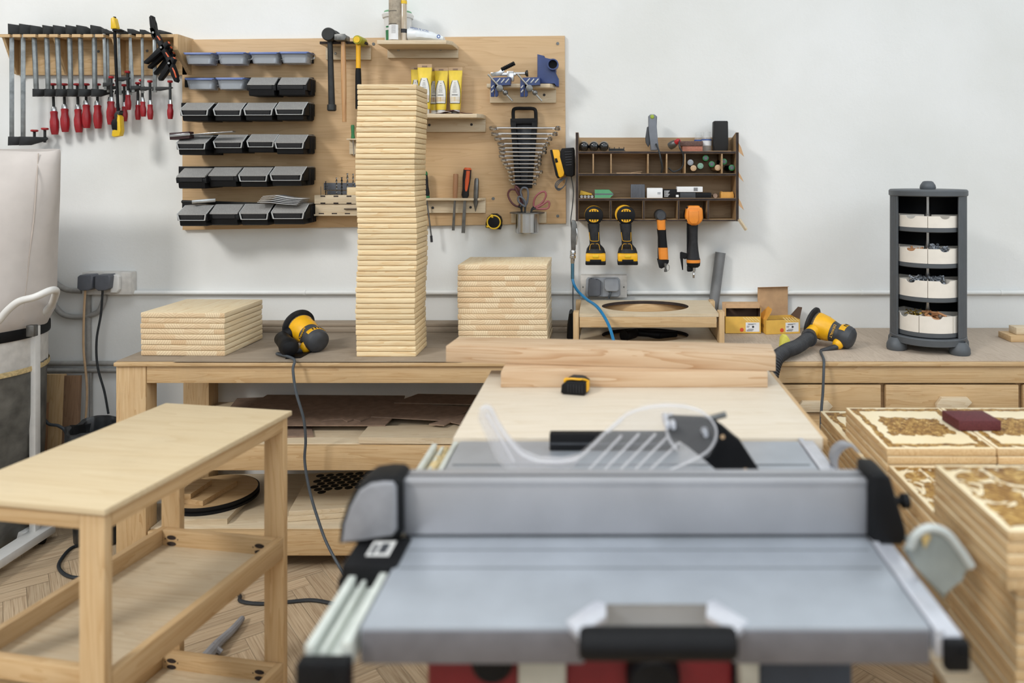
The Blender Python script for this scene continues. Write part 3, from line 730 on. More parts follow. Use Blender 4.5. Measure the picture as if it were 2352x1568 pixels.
bins = [
 [('c', 422, 487, 122, 147), ('c', 497, 562, 121, 147), ('c', 573, 638, 121, 146), ('c', 642, 707, 120, 145)],
 [('c', 425, 490, 180, 205), ('c', 496, 560, 179, 205), ('d', 564, 634, 178, 220), ('d', 634, 706, 178, 219)],
 [('b', 411, 481, 236, 278), ('b', 487, 557, 236, 278), ('b', 557, 629, 236, 277), ('b', 629, 701, 234, 276)],
 [('b', 402, 475, 311, 356), ('b', 487, 560, 309, 352), ('b', 564, 632, 308, 350), ('b', 628, 701, 309, 354)],
 [('d', 401, 474, 386, 433), ('d', 474, 546, 384, 429), ('b', 545, 617, 384, 429), ('b', 617, 697, 382, 427)],
 [('b', 404, 476, 471, 519), ('d', 477, 549, 469, 517), ('b', 547, 619, 468, 517), ('b', 620, 702, 467, 515)]]
cols = ['leftmost', 'second from the left', 'third from the left', 'rightmost']
proto = {'b': None, 'c': None, 'd': None}
desc = {'d': 'bin with plain dusty lid', 'b': 'black bin with grey lid', 'c': 'clear blue-lidded bin of screws'}
for r, row in enumerate(bins):
    for c, (ty, u0, u1, v0, v1) in enumerate(row):
        reach = {0: .075, 1: .075 if ty == 'c' else .10, 2: .115, 3: .125 if c != 0 else .14, 4: .14, 5: .14}[r]
        if ty != 'c' and r >= 2 and c == 0: reach += .02
        Yf = YP - .012 - reach; k = S(Yf)
        w = (u1-u0)*k*1.02; h = (v1-v0)*k
        zb = P(0, v1, Yf + reach*.12).z; zt = P(0, v0, YP-.012-reach*.6).z
        x = P((u0+u1)/2, 0, Yf).x; sc = (w, reach, zt-zb)
        lab = '%s, %s in the %s row of the panel' % (desc[ty], cols[c], rows[r])
        M = None
        if proto[ty] is None:
            o = bin_clear(lab) if ty == 'c' else bin_black(lab, ty == 'b'); proto[ty] = o
            o.matrix_world = Matrix.Translation((x, YP-.012, zb)) @ Matrix.Diagonal((*sc, 1)); RM[o.name] = o.matrix_world.copy()
        else: o = dup(proto[ty], (x, YP-.012, zb), M, lab, sc)
# things lying on the bins
y = YP - .14
mb = MB(); a, b = P(394, 313, y-.02), P(538, 303, y-.005)
d = (b-a).normalized(); n = V((0, 1, 0)); 
M = Matrix.Translation(a) @ Matrix.Rotation(-math.atan2(d.z, d.x), 4, 'Y')
mb.box((0, -.001, 0), ((b-a).length, .028, .003), .0005, M); mb.mi = 1; mb.box((-.004, -.006, -.016), (.075, .03, .012), .001, M)
t = thing('try_square', 'steel try square with dark stock lying on the fourth row of bins', 'square', P(466, 312, y))
mb = MB(); mb.box((.07, -.001, 0), ((b-a).length, .028, .003), .0005, M); mb.box((-.002, -.012, -.003), (.08, -.008, .006), .0005, M); part('blade', mb, M_['chrome'], t)
mb = MB(); mb.box((-.004, -.008, -.014), (.075, .03, .014), .001, M); part('stock', mb, plain('dark_stock', (54, 30, 32), .5), t)
y = YP - .13
t = thing('paper_stack', 'small sheaf of white papers lying on the lowest row of bins', 'papers', P(640, 467, y))
for i in range(5):
    mb = MB(); k = S(y); a = P(596+i*2, 466-i*3.2, y)
    w = .16
    pts = [(a.x+w*s, a.z + .004 + (.026-.003*i)*max(0, .35-abs(s-.3))*1.6*(i/5+.2) - .010*s) for s in [j/10 for j in range(11)]]
    mb.prism(pts + [(x, z-.0012) for x, z in pts[::-1]], 'y', y-.02+i*.004, y+.085); part('sheet', mb, M_['paper'], t)
mb = MB(); y = YP-.135; a = P(441, 468, y); M = Matrix.Translation(a) @ RZ(24) @ RY(-4)
for yy in (0, .028): mb.box((0, yy, 0), (.085, yy+.004, .014), .0005, M)
mb.box((0, 0, 0), (.085, .032, .003), .0005, M); solo('metal_channel', 'short aluminium channel lying on the leftmost bins of the lowest row', 'metal profile', mb, M_['steel'])
mb = MB(); a, b = P(418, 463, YP-.05), P(596, 469, YP-.075); mb.tube([a, b], .007, 4, smooth=False); solo('steel_rod', 'dark flat steel bar lying across the lowest row of bins', 'metal bar', mb, M_['iron'])

# ---------------------------------------------------------------- little L-shaped shelves on the panel
def lshelf(name, lab, cat, uL, uR, vtop, vbackb, reach, th=.016, m=M_['birch_pale'], screws=()):
    """uL, uR: shelf ends at its front edge; vtop: front top edge; vbackb: back plate lower edge"""
    Yf = YP - reach; zt = P(0, vtop, Yf).z; a, b = P(uL, 0, Yf).x, P(uR, 0, Yf).x
    t = thing(name, lab, cat, ((a+b)/2, YP-reach/2, P(0, vbackb, YP-.016).z))
    mb = MB(); mb.prism([(a, YP-.0005), (a, Yf), (b-.02, Yf), (b, Yf+.03), (b, YP-.0005)], 'z', zt-th, zt, .001); part('shelf_board', mb, m, t)
    mb = MB(); mb.box((a, YP-.015, P(0, vbackb, YP-.015).z), (b, YP-.0005, zt-th), .001); part('back_plate', mb, m, t)
    for u, v, mm in screws:
        p = P(u, v, YP-.015); mb = MB(); mb.rod([(.0055, 0), (.0055, .4), (.003, 1)], p, p+V((0, -.0035, 0)), 12); part('screw', mb, mm, t)
    return t, zt, Yf
s1, z1, y1 = lshelf('wall_shelf', 'short pale plywood shelf at the top of the panel, with a white bucket', 'shelf', 866, 1036, 92, 133, .165, screws=((915, 115, M_['steel']), (1012, 114, M_['steel'])))
s2, z2, y2 = lshelf('wall_shelf', 'plywood shelf with yellow tubes, half hidden by the tall board stack', 'shelf', 900, 1106, 261, 303, .12, screws=((986, 287, M_['ink']), (1083, 286, M_['ink'])))
s3, z3, y3 = lshelf('wall_shelf', 'plywood shelf holding blue drilling jigs at the upper right of the panel', 'shelf', 1118, 1274, 192, 236, .10, screws=((1250, 218, M_['ink']),))
s4, z4, y4 = lshelf('tool_rack', 'low plywood rack holding screwdriver, chisel, file and marking knife', 'rack', 940, 1112, 455, 489, .05, th=.010, screws=((994, 477, M_['ink']), (1081, 476, M_['ink'])))
s5, z5, y5 = lshelf('tool_holder', 'tiny plywood holder beside the tall stack with a green screwdriver', 'rack', 796, 850, 318, 354, .05, th=.006)
s6, z6, y6 = lshelf('hammer_rack', 'slotted plywood rack carrying three hammers', 'rack', 734, 840, 97, 137, .085, th=.008, screws=((771, 123, M_['steel']),))
mb = MB()
for a, b in ((734, 752), (761, 784), (795, 816), (829, 840)): mb.pb(a, 95, b, 101, y6-.004, y6+.03, .001)
part('scorched_edge', mb, M_['darkedge'], s6)
# ---------------------------------------------------------------- hammers
y = y6 - .012
t = thing('dead_blow_hammer', 'black rubber dead blow hammer hanging leftmost on the hammer rack', 'hammer', P(762, 255, y), None, 'hammers on the panel')
c = P(753, 78, y-.03); mb = MB(); mb.rod([(.024, 0), (.0275, .06), (.0275, .28), (.024, .32), (.024, .68), (.0275, .72), (.0275, .94), (.024, 1)], c, c+V((-.002, .095, 0)), 28); part('hammer_head', mb, M_['iron'], t)
mb = MB(); a, b = P(758, 92, y), P(762, 240, y); mb.tube([a, b], .0115, 12, smooth=False, rad=lambda s: .0105+.003*s); mb.rod([(.0165, 0), (.018, .1), (.018, .85), (.014, 1)], P(762, 240, y), P(762, 255, y), 16); part('handle', mb, M_['iron'], t)
t = thing('steel_hammer', 'steel-headed hammer with a pale wooden handle, in the middle of the hammer rack', 'hammer', P(790, 281, y), None, 'hammers on the panel')
mb = MB(); M = Matrix.Translation(P(787, 88, y)); mb.box((-.026, -.03, -.013), (.018, .04, .013), .004, M); mb.prism([(-.014, -.013), (.02, -.013), (.026, 0), (.02, .013), (-.014, .013)], 'y', -.034, -.028, .002, M); part('hammer_head', mb, M_['dsteel'], t)
mb = MB(); a, b = P(788, 96, y), P(791, 280, y); mb.tube([a, (a+b)/2, b], .0095, 12, rad=lambda s: .0085+.0025*math.sin(PI*min(1, s*1.1))); part('handle', mb, wood('hammer_handle_ash', (214, 170, 120), (176, 124, 78), 'z', rough=.35), t)
t = thing('soft_face_hammer', 'yellow soft-face hammer with black grip, rightmost on the hammer rack', 'hammer', P(823, 245, y), None, 'hammers on the panel')
c = P(820, 91, y-.03); mb = MB(); mb.rod([(.0175, 0), (.0185, .05), (.0185, .95), (.0175, 1)], c, c+V((.004, .07, 0)), 24); part('hammer_head', mb, plain('olive_cap', (168, 164, 40), .45), t)
mb = MB(); mb.rod([(.011, 0), (.013, .5), (.013, 1)], c+V((0, -.001, 0)), c+V((-.0002, -.004, 0)), 20); part('face_cap', mb, M_['yellow2'], t)
mb = MB(); mb.tube([P(823, 99, y), P(823, 158, y)], .0095, 12, smooth=False); part('handle', mb, M_['yellow'], t)
mb = MB(); mb.tube([P(823, 157, y), P(823, 176, y), P(824, 250, y)], .011, 12, rad=lambda s: .0105+.003*s); part('grip', mb, M_['black'], t)

# ---------------------------------------------------------------- on the top shelf: bucket, can, bag
yb = YP - .050; k = S(yb); z = z1; x = P(914, 0, yb).x; TM = Matrix.Translation((x, yb, 0))
t = thing('bucket', 'white plastic bucket with green lid on the top wall shelf', 'bucket', (x, yb, z))
r0, r1 = .052, .060; H = (94-24)*k
zz = lambda f: z + H*f
rad = lambda f: r0 + (r1-.004-r0)*f/.84
mb = MB(); mb.lathe([(r0-.004, z), (r0, z+.003), (r1-.004, zz(.84)), (r1+.002, zz(.85)), (r1+.005, zz(.95)), (r1+.001, zz(1.0))], TM, 40); part('bucket_body', mb, M_['white'], t)
mb = MB(); mb.lathe([(r1-.001, zz(.985)), (r1-.005, zz(1.07)), (.001, zz(1.08))], TM, 40); part('lid', mb, plain('pale_green_lid', (120, 172, 132), .5), t)
mb = MB(); mb.lathe([(rad(.04)+.001, zz(.04)), (rad(.42)+.001, zz(.42))], TM, 8, R(222), R(250), False); mb.lathe([(rad(.5)+.001, zz(.5)), (rad(.55)+.001, zz(.55))], TM, 8, R(226), R(290), False); part('green_label', mb, M_['inkgreen'], t)
mb = MB()
for f in (.72, .66, .6, .5, .44, .38): mb.lathe([(rad(f)+.001, zz(f)), (rad(f+.02)+.001, zz(f+.02))], TM, 8, R(300), R(324), False)
part('label_print', mb, plain('faint_print', (170, 174, 182), .6), t)
yc = YP-.134; k = S(yc); x = P(908, 0, yc).x; TM = Matrix.Translation((x, yc, 0)); z = z1
t = thing('sealant_can', 'tall dusty beige can standing in front of the white bucket on the top shelf', 'can', (x, yc, z))
r = .026; H = .20
mb = MB(); mb.lathe([(r-.002, z), (r, z+.003), (r, z+H), (r-.006, z+H+.008)], TM, 32); part('can_body', mb, M_['tin'], t)
mb = MB(); mb.lathe([(r+.0005, z+.004), (r+.0005, z+.064)], TM, 24, R(195), R(310), False); part('lower_label', mb, M_['paper'], t)
mb = MB()
for zz_ in (.066, .118): mb.lathe([(r+.0006, z+zz_), (r+.0006, z+zz_+.003)], TM, 20, R(185), R(295), False)
for q in range(7): mb.lathe([(r+.0009, z+.03+q*.005), (r+.0009, z+.0312+q*.005)], TM, 8, R(250), R(288), False)
part('printed_lines', mb, plain('print_brown', (92, 86, 78), .7), t)
x2 = P(925, 0, yc-.01).x; TM = Matrix.Translation((x2, yc+.004, 0)); r = .013
t = thing('silicone_tube', 'slim glossy clear tube with yellow band right beside the tall beige can', 'tube', (x2, yc+.004, z))
mb = MB(); mb.lathe([(r, z), (r, z+.19), (r-.003, z+.195)], TM, 24); part('tube_body', mb, plain('tube_beige', (188, 172, 150), .18, coat=.5), t)
for za, zb_, m in ((.034, .05, 'ink'), (.152, .165, 'yellow2'), (.172, .186, 'teal')):
    mb = MB(); mb.lathe([(r+.0006, z+za), (r+.0006, z+zb_)], TM, 24, 0, 2*PI, False); part('colour_band', mb, M_[m], t)
yg = YP-.10; k = S(yg)
t = thing('filler_bag', 'crumpled white plastic bag with blue print lying right of the bucket', 'bag', (P(978, 0, yg).x, yg, z))
mb = MB(); rings = []
for i in range(13):
    s = i/12; u = 940 + 80*s
    top = 60 + 14*s + 6*max(0, s-.65)*3
    h = max((93 - top)*k, .006); c = P(u, 0, yg).x
    rw = .042*(.7+.5*math.sin(PI*min(1, .15+s)))*(1 if s < .9 else .8)
    rings.append([V((c, yg + rw*math.cos(a), z + .001 + h*(.5+.5*math.copysign(abs(math.sin(a))**.7, math.sin(a)))*(1+.05*math.sin(a*5+i*2)))) for a in [2*PI*j/20 for j in range(20)]])
mb.loft(rings); part('bag_body', mb, plain('white_film', (226, 230, 232), .35, var=.04), t)
def onbag(u, f): 
    s = (u-940)/80; top = 60+14*s; return P(u, top + (93-top)*f, yg - .04)
text('lettering', 'WEBER.PE ACRIL', .0105, facing(onbag(964, .14)+V((0, -.004, 0))) @ RZ(-11), M_['inkblue'], t)
mb = MB(); c = onbag(1007, .55)+V((0, .004, 0)); mb.lathe([(.004, 0), (.0075, .0006)], Matrix.Translation(c) @ RX(90), 20, cap=False); part('blue_emblem', mb, M_['inkblue'], t)

# ---------------------------------------------------------------- tubes on the second shelf
def fill_tube(lab, u0, u1, v0, y, sw):
    k = S(y); x = P((u0+u1)/2, 0, y).x; w = (u1-u0)*k/2; zt = P(0, v0, y).z; H = zt - z2
    t = thing('filler_tube', lab, 'tube', (x, y, z2), None, 'yellow tubes of wood filler')
    def ring(f, rx, ry): return ell((x, y, z2 + H*f), rx, ry, 24, 2.2)
    mb = MB(); mb.loft([ring(.10, w*.70, w*.68), ring(.14, w*.74, w*.66), ring(.4, w*.84, w*.56), ring(.7, w*.92, w*.3), ring(.88, w, w*.07), ring(1, w, w*.05)]); part('tube_body', mb, M_['tubeyel'], t)
    mb = MB(); mb.lathe([(w*.6, z2+.0005), (w*.64, z2+H*.1)], Matrix.Translation((x, y, 0)), 20); part('cap', mb, M_['white'], t)
    # printed label wraps the front
    def front(f, s):
        fs = [(.10, .70, .68), (.14, .74, .66), (.4, .84, .56), (.7, .92, .3), (.88, 1, .07), (1, 1, .05)]
        for (fa, a, b), (fb, c, d) in zip(fs, fs[1:]):
            if f <= fb: g = (f-fa)/(fb-fa); rx, ry = a+(c-a)*g, b+(d-b)*g; break
        sx = s*rx; return V((x + w*sx, y - w*ry*max(0, 1-abs(s)**2.2)**(1/2.2) - .0008, z2 + H*f))
    def patch(name, rows, m):     # rows: (f, half width)
        mb = MB(); vs = []; n = 8
        for f, hw in rows: vs += [front(f, -hw + 2*hw*j/n) for j in range(n+1)]
        fs = [(i*(n+1)+j, i*(n+1)+j+1, (i+1)*(n+1)+j+1, (i+1)*(n+1)+j) for i in range(len(rows)-1) for j in range(n)]
        mb._add(vs, fs); return part(name, mb, m, t)
    patch('label', [(.24, .86), (.3, .86), (.4, .86), (.5, .8), (.6, .66), (.7, .45), (.72, .36)], M_['tubelabel'])
    mb = MB()
    for sgn in (-1, 1):
        mb.tube([front(f, sgn*h) + V((0, -.0006, 0)) for f, h in ((.24, .9), (.4, .9), (.5, .84), (.6, .7), (.71, .42))], .0011, 6, 3)
    mb.tube([front(.235, -.9 + 1.8*j/8) + V((0, -.0006, 0)) for j in range(9)], .0011, 6, 1)
    for i, f in enumerate((.66, .62, .59, .56, .53, .50, .47)):
        h = (.12, .2, .26, .3, .34, .3, .36)[i]
        mb.tube([front(f, -h) + V((0, -.0005, 0)), front(f, 0) + V((0, -.0007, 0)), front(f, h) + V((0, -.0005, 0))], .0006, 4, 2)
    mb.tube([front(.41, -.5) + V((0, -.0006, 0)), front(.41, 0) + V((0, -.001, 0)), front(.41, .5) + V((0, -.0006, 0))], .0012, 4, 2)
    part('label_print', mb, M_['ink'], t)
    patch('colour_swatch', [(.275, .8), (.33, .8), (.37, .8)], plain('swatch', sw, .5))
    patch('crimped_end', [(.93, 1.0), (.965, 1.0), (.999, 1.0)], M_['tan'])
    mb = MB(); a = front(.95, -.35); b = front(.95, .35); mb.box((a.x, a.y-.001, a.z-.003), (b.x, a.y, b.z+.003)); part('hang_slot', mb, M_['hard'], t)
    return t
yt = YP - .05
fill_tube('yellow filler tube leftmost on the second shelf, mostly behind another tube', 944, 966, 152, yt+.012, (196, 164, 128))
fill_tube('tallest yellow filler tube, standing foremost above the tall board stack', 959, 992, 147, yt-.040, (196, 150, 104))
fill_tube('yellow filler tube hidden behind its neighbours in the middle of the group', 986, 1010, 156, yt+.018, (180, 150, 112))
fill_tube('yellow filler tube with a brown hang slot, second from the right', 998, 1029, 155, yt-.004, (206, 180, 136))
fill_tube('rightmost yellow filler tube on the second shelf', 1030, 1062, 154, yt-.004, (216, 196, 160))
mb = MB(); x, y = P(1032, 0, yt-.03).x, YP-.085
pts = [(-.055, .001), (-.03, .004), (0, .012), (.022, .016), (.045, .008), (.072, .004), (.098, .003)]
mb.prism([(x+a, z2+b) for a, b in pts] + [(x+a, z2+b-.0012) for a, b in pts[::-1]], 'y', y-.022, y+.03)
solo('sanding_sheet', 'curled maroon sanding sheet at the front of the second shelf', 'sandpaper', mb, M_['maroon'])
mb = MB(); x = P(1008, 0, y2).x
mb.prism([(x-.05, z2+.0008), (x-.02, z2+.004), (x+.03, z2+.010), (x+.05, z2+.006), (x+.05, z2+.005), (x+.03, z2+.009), (x-.02, z2+.003), (x-.05, z2)], 'y', y2+.004, y2+.013)
solo('sanding_disc', 'cream sanding disc curling over the front edge of the second shelf', 'sandpaper', mb, M_['cream'])

# ---------------------------------------------------------------- blue drilling jigs on the right shelf
y = YP - .06; k = S(y)
def jprism(mb, pts, y0, y1, bev=.001, yy=None):
    q = [P(u, v, yy or y0) for u, v in pts]; mb.prism([(p.x, p.z) for p in q], 'y', y0, y1, bev); return mb
t = thing('dust_port', 'blue plastic dust collection port of a drilling jig, standing at the right shelf end', 'jig', P(1258, 200, y))
mb = jprism(MB(), [(1234, 192), (1234, 124), (1250, 128), (1250, 134), (1276, 136), (1277, 162), (1274, 166), (1283, 180), (1283, 198), (1276, 198), (1275, 190)], y-.03, y+.018, .003); part('port_body', mb, M_['bluejig'], t)
c = P(1271, 150, y-.03); mb = MB(); mb.rod([(.021, 0), (.023, .2), (.023, 1), (.018, 1), (.018, .2), (.015, 0)], c+V((0, .004, 0)), c+V((0, -.035, 0)), 28); part('round_outlet', mb, M_['bluejig'], t)
mb = MB(); mb.rod([(.0172, 0), (.0172, 1)], c+V((0, -.006, 0)), c+V((0, -.012, 0)), 24); part('outlet_hole', mb, M_['black'], t)
for i, (u, lab) in enumerate(((1127, 'left blue corner jig with a silver locking rod, on the right wall shelf'), (1195, 'right blue corner jig with a silver locking rod, on the right wall shelf'))):
    yj = y2 if False else y3-.012
    t = thing('corner_jig', lab, 'jig', P(u+20, 222, yj), None, 'blue corner jigs')
    mb = jprism(MB(), [(u, 222), (u, 180), (u+8, 178), (u+8, 222)], yj-.016, yj, .001); jprism(mb, [(u+10, 222), (u+10, 192), (u+17, 192), (u+17, 218), (u+14, 222)], yj-.016, yj, .001)
    jprism(mb, [(u+8, 178), (u+45, 177), (u+45, 195), (u+18, 196), (u+16, 202), (u+8, 204)], yj-.016, yj+.03, .001)
    part('jig_body', mb, M_['bluejig'], t)
    mb = MB()
    for a, b in (((u+14, 189), (u+22, 180)), ((u+24, 190), (u+32, 181)), ((u+34, 190), (u+42, 181)), ((u+2, 202), (u+7, 196)), ((u+2, 212), (u+7, 206))):
        mb.tube([P(*a, yj-.017), P(*b, yj-.017)], .0028, 6, smooth=False)
    part('measuring_marks', mb, M_['rim'], t)
    mb = MB(); a, b = P(u-6, 171, yj-.024), P(u+50, 232, yj-.03); mb.tube([a, b], .0038, 10, smooth=False); rd = part('locking_rod', mb, M_['steel'], t)
    c = P(u+21, 203, yj-.026); mb = MB(); mb.rod([(.006, 0), (.014, .1), (.014, .9), (.010, 1)], c+V((0, .010, 0)), c+V((0, -.012, 0)), 20); c = P(u+34, 213, yj-.027); mb.sphere(c, .011, 16); part('clamp_knob', mb, M_['dsteel'], t)
t = thing('pocket_hole_clamp', 'chrome toggle clamp with black ribbed grip, behind the corner jigs', 'clamp', P(1165, 195, y))
mb = MB(); mb.pb(1127, 166, 1185, 174, y-.012, y+.006, .002); jprism(mb, [(1130, 176), (1128, 168), (1146, 164), (1154, 156), (1160, 161), (1150, 173)], y-.016, y-.010, .001); mb.pb(1164, 163, 1180, 186, y-.016, y+.008, .003); mb.tube([P(1180, 169, y-.004), P(1206, 169, y-.004)], .0065, 14, smooth=False); part('clamp_body', mb, M_['chrome'], t)
mb = MB(); a, b = P(1152, 160, y-.013), P(1182, 145, y-.02); mb.rod([(.007 + (.0022 if i % 3 else 0), i/24) for i in range(25)], a, b, 16); part('ribbed_grip', mb, M_['black'], t)
c = P(1206, 169, y-.004); mb = MB(); mb.rod([(.006, 0), (.013, .4), (.014, 1)], c, c+V((.012, 0, .001)), 18); part('pressure_foot', mb, M_['iron'], t)

# ---------------------------------------------------------------- wrench holder and wrenches
y = YP - .03
t = thing('wrench_holder', 'black plastic hanging holder with a loop handle, carrying the wrenches', 'wrench rack', P(1203, 432, YP-.02))
mb = MB(); q = [P(u, v, y) for u, v in ((1179, 274), (1179, 255), (1184, 249.5), (1203, 249), (1224, 249.5), (1230, 255), (1231, 274))]; mb.tube(q, .0075, 10, 4); part('loop_handle', mb, M_['black'], t)
mb = jprism(MB(), [(1172, 272), (1234, 271), (1234, 284), (1172, 285)], y-.012, y+.02, .003)
for a, b, c_, d in (((1172, 280), (1185, 280), (1196, 432), (1184, 432)), ((1222, 280), (1234, 280), (1221, 432), (1210, 432))): jprism(mb, [a, b, c_, d], y-.014, y+.02, .002)
jprism(mb, [(1186, 418), (1219, 418), (1221, 432), (1184, 432)], y-.012, y+.02, .002); part('holder_frame', mb, M_['black'], t)
mb = jprism(MB(), [(1184, 284), (1223, 284), (1212, 425), (1194, 425)], y+.014, YP-.001, .001); part('back_web', mb, M_['charcoal'], t)
WR = [(294, 1129, 1285), (307, 1133, 1279), (318, 1140, 1267), (330, 1147, 1261), (340, 1149, 1255), (349, 1150, 1254), (358, 1149, 1244), (367, 1153, 1243), (376, 1157, 1243), (385, 1163, 1237), (394.5, 1168, 1247), (404, 1170, 1239), (413, 1170, 1233), (422, 1175, 1233)]
for i, (v, a, b) in enumerate(WR):
    yw = y - .018; r = .0088 - .00032*i; pa, pb_ = P(a+4, v, yw), P(b-4, v+.4, yw)
    t = thing('wrench', '%s combination wrench from the top of the black holder' % nth(i) if i else 'longest combination wrench, topmost in the black holder', 'wrench', (pa+pb_)/2, None, 'wrenches in the black holder')
    mb = MB(); mb.rod([(r*.55, 0), (r*.6, .06), (r*.5, .5), (r*.6, .94), (r*.55, 1)], pa, pb_, 10); part('shank', mb, M_['chrome'], t)
    mb = MB(); rr = r*1.25; M = Matrix.Translation(pb_) @ RX(26); mb.lathe([(rr*.62, -r*.7), (rr*1.1, -r*.7), (rr*1.15, 0), (rr*1.1, r*.7), (rr*.62, r*.7), (rr*.62, -r*.7)], M, 20, cap=False); part('ring_end', mb, M_['chrome'], t)
    M = Matrix.Translation(pa) @ RX(26) @ RZ(195)
    mb = MB(); w = rr*1.2; mb.prism([(-w*1.1, -w*.6), (-w*.3, -w*1.1), (w*.7, -w*1.0), (w*1.3, -w*.55), (w*.35, -w*.45), (w*.1, 0), (w*.35, w*.45), (w*1.3, w*.55), (w*.7, w*1.0), (-w*.3, w*1.1), (-w*1.1, w*.6)], 'z', -r*.6, r*.6, r*.2, M); part('open_end', mb, M_['chrome'], t)

# ---------------------------------------------------------------- tools standing in the low rack
y = y4 + .018
def tool(name, lab, cat, h0, h1, b1, hr, br, hm, bm_, prof, flat=False, tip=None):
    a, b, c = P(*h0, y), P(*h1, y), P(*b1, y)
    t = thing(name, lab, cat, c, None, 'hand tools in the low wall rack')
    mb = MB(); mb.rod([(hr*f, s) for f, s in prof], a, b, 18); part('handle', mb, hm, t)
    mb = MB()
    if flat: 
        n = (c-b).normalized(); sdir = V((n.z, 0, -n.x)).normalized()*br; th = V((0, .0025, 0))
        mb.loft([[b-sdir*.7-th, b+sdir*.7-th, b+sdir*.7+th, b-sdir*.7+th], [c-sdir-th, c+sdir-th, c+sdir+th, c-sdir+th]])
    else: mb.tube([b, c], br, 10, smooth=False)
    part('blade', mb, bm_, t); return t
hp = [(.5, 0), (.85, .06), (1, .25), (.9, .55), (1.05, .8), (.8, .95), (.5, 1)]
t = tool('screwdriver', 'long screwdriver with green and black handle right of the tall stack', 'screwdriver', (974, 393), (980, 457), (991, 545), .014, .0032, M_['black_dusty'], M_['dsteel'], hp)
mb = MB(); a, b = P(974, 392, y), P(975, 402, y); mb.rod([(.007, 0), (.013, .4), (.0142, 1)], a, b, 18); mb.rod([(.013, 0), (.0146, .5), (.010, 1)], P(979.5, 450, y), P(980, 457, y), 18); part('green_cap', mb, M_['green'], t)
mb = MB(); mb.tube([P(990.4, 541, y), P(991.5, 556, y)], .0052, 10, smooth=False); part('bit_holder', mb, M_['ink'], t)
tool('chisel', 'wood chisel with a pale wooden handle, second tool in the low rack', 'chisel', (1047, 399), (1045, 456), (1041, 529), .0105, .0055, wood('chisel_handle', (176, 130, 92), (150, 104, 70), 'z'), M_['dsteel'], [(.9, 0), (1, .05), (1, .5), (.85, 1)], True)
t = tool('file', 'file with orange and black handle in the low rack', 'file', (1074, 386), (1068, 455), (1064, 535), .0175, .0075, M_['black_dusty'], M_['dsteel'], [(.7, 0), (.95, .05), (1, .3), (.8, .7), (.9, .9), (.6, 1)], True)
mb = MB(); mb.rod([(.009, 0), (.010, .5), (.006, 1)], P(1075, 392, y-.010), P(1070, 440, y-.008), 14); mb.rod([(.012, 0), (.0178, 1)], P(1074.3, 385, y), P(1074, 390, y), 18); part('orange_inlay', mb, M_['orange2'], t)
mb = MB(); mb.rod([(.006, 0), (.0095, .06), (.0105, .3), (.0105, .72), (.001, 1)], P(1095, 409, y-.012), P(1092, 486, y-.012), 8); solo('marking_knife', 'grey steel marking knife with a pointed tip, rightmost in the low rack', 'knife', mb, M_['dsteel'], 'hand tools in the low wall rack')
ys = y5 + .012
t = thing('screwdriver', 'small green screwdriver in the tiny holder left of the tall stack', 'screwdriver', P(811, 356, ys))
mb = MB(); mb.rod([(.006, 0), (.0075, .1), (.0065, .6), (.0085, .9), (.005, 1)], P(810, 287, ys), P(811, 320, ys), 12); part('handle', mb, M_['green'], t)
mb = MB(); mb.tube([P(811, 320, ys), P(813, 357, ys)], .0025, 8, smooth=False); part('blade', mb, M_['chrome'], t)

# ---------------------------------------------------------------- drill bit box left of the tall stack
yb2 = YP - .07; k = S(yb2)
t = thing('drill_bit_box', 'laser-cut plywood box of drill bits mounted left of the tall stack', 'tool box', (P(780, 0, yb2).x, YP-.035, P(0, 496, yb2).z))
mb = MB(); mb.pb(722, 448, 850, 468, yb2, YP-.001, .001); mb.pb(724, 469, 850, 492, yb2+.004, YP-.001, .001); mb.pb(721, 492, 850, 495.5, yb2-.006, YP-.001, .0006); part('box_body', mb, M_['birch_pale'], t)
mb = MB()
for u in (736, 766, 796, 826): mb.pb(u, 449, u+11, 452, yb2-.0006, yb2+.001); mb.pb(u, 465, u+11, 468, yb2-.0006, yb2+.001); mb.pb(u-4, 489, u+8, 492, yb2+.0034, yb2+.005)
mb.pb(790, 479, 822, 481, yb2-.004, yb2+.005); part('scorched_joints', mb, M_['darkedge'], t)
rnd = random.Random(4)
for i, (u, vt, r) in enumerate(((737, 428, .0016), (748, 416, .0032), (752, 425, .002), (759, 430, .0016), (773, 408, .004), (785, 407, .0044), (798, 398, .0042), (811, 399, .0036))):
    yy = yb2 + .014 + .006*(i % 4)
    mb = MB(); a, b = P(u, 448, yy), P(u, vt, yy); n = 40; rings = []
    for j in range(n+1):
        s = j/n; ang = s*16; c = a + (b-a)*s
        rings.append(ell(c, r, r*.62, 8) if False else [c + V((math.cos(ang+q)*r*(1 if qi % 2 == 0 else .55), math.sin(ang+q)*r*(1 if qi % 2 == 0 else .55), 0)) for qi, q in enumerate([2*PI*w/4 for w in range(4)])])
    mb.loft(rings); solo('drill_bit', 'spiral drill bit, %s from the left in the plywood box' % nth(i).replace('topmost', 'first'), 'drill bit', mb, M_['iron'] if i in (1, 5) else M_['dsteel'], 'drill bits in the plywood box')
mb = MB(); mb.pb(796, 430, 848, 448, yb2+.02, yb2+.045, .004); solo('wooden_block', 'small rounded wood block on the drill bit box beside the tall stack', 'block', mb, M_['pine'])
mb = MB(); mb.pb(744, 420, 846, 436, YP-.006, YP-.001); mb.pb(752, 438, 846, 446, YP-.007, YP-.001); solo('bit_card', 'grey backing card behind the drill bits on the panel', 'card', mb, M_['dsocket'])

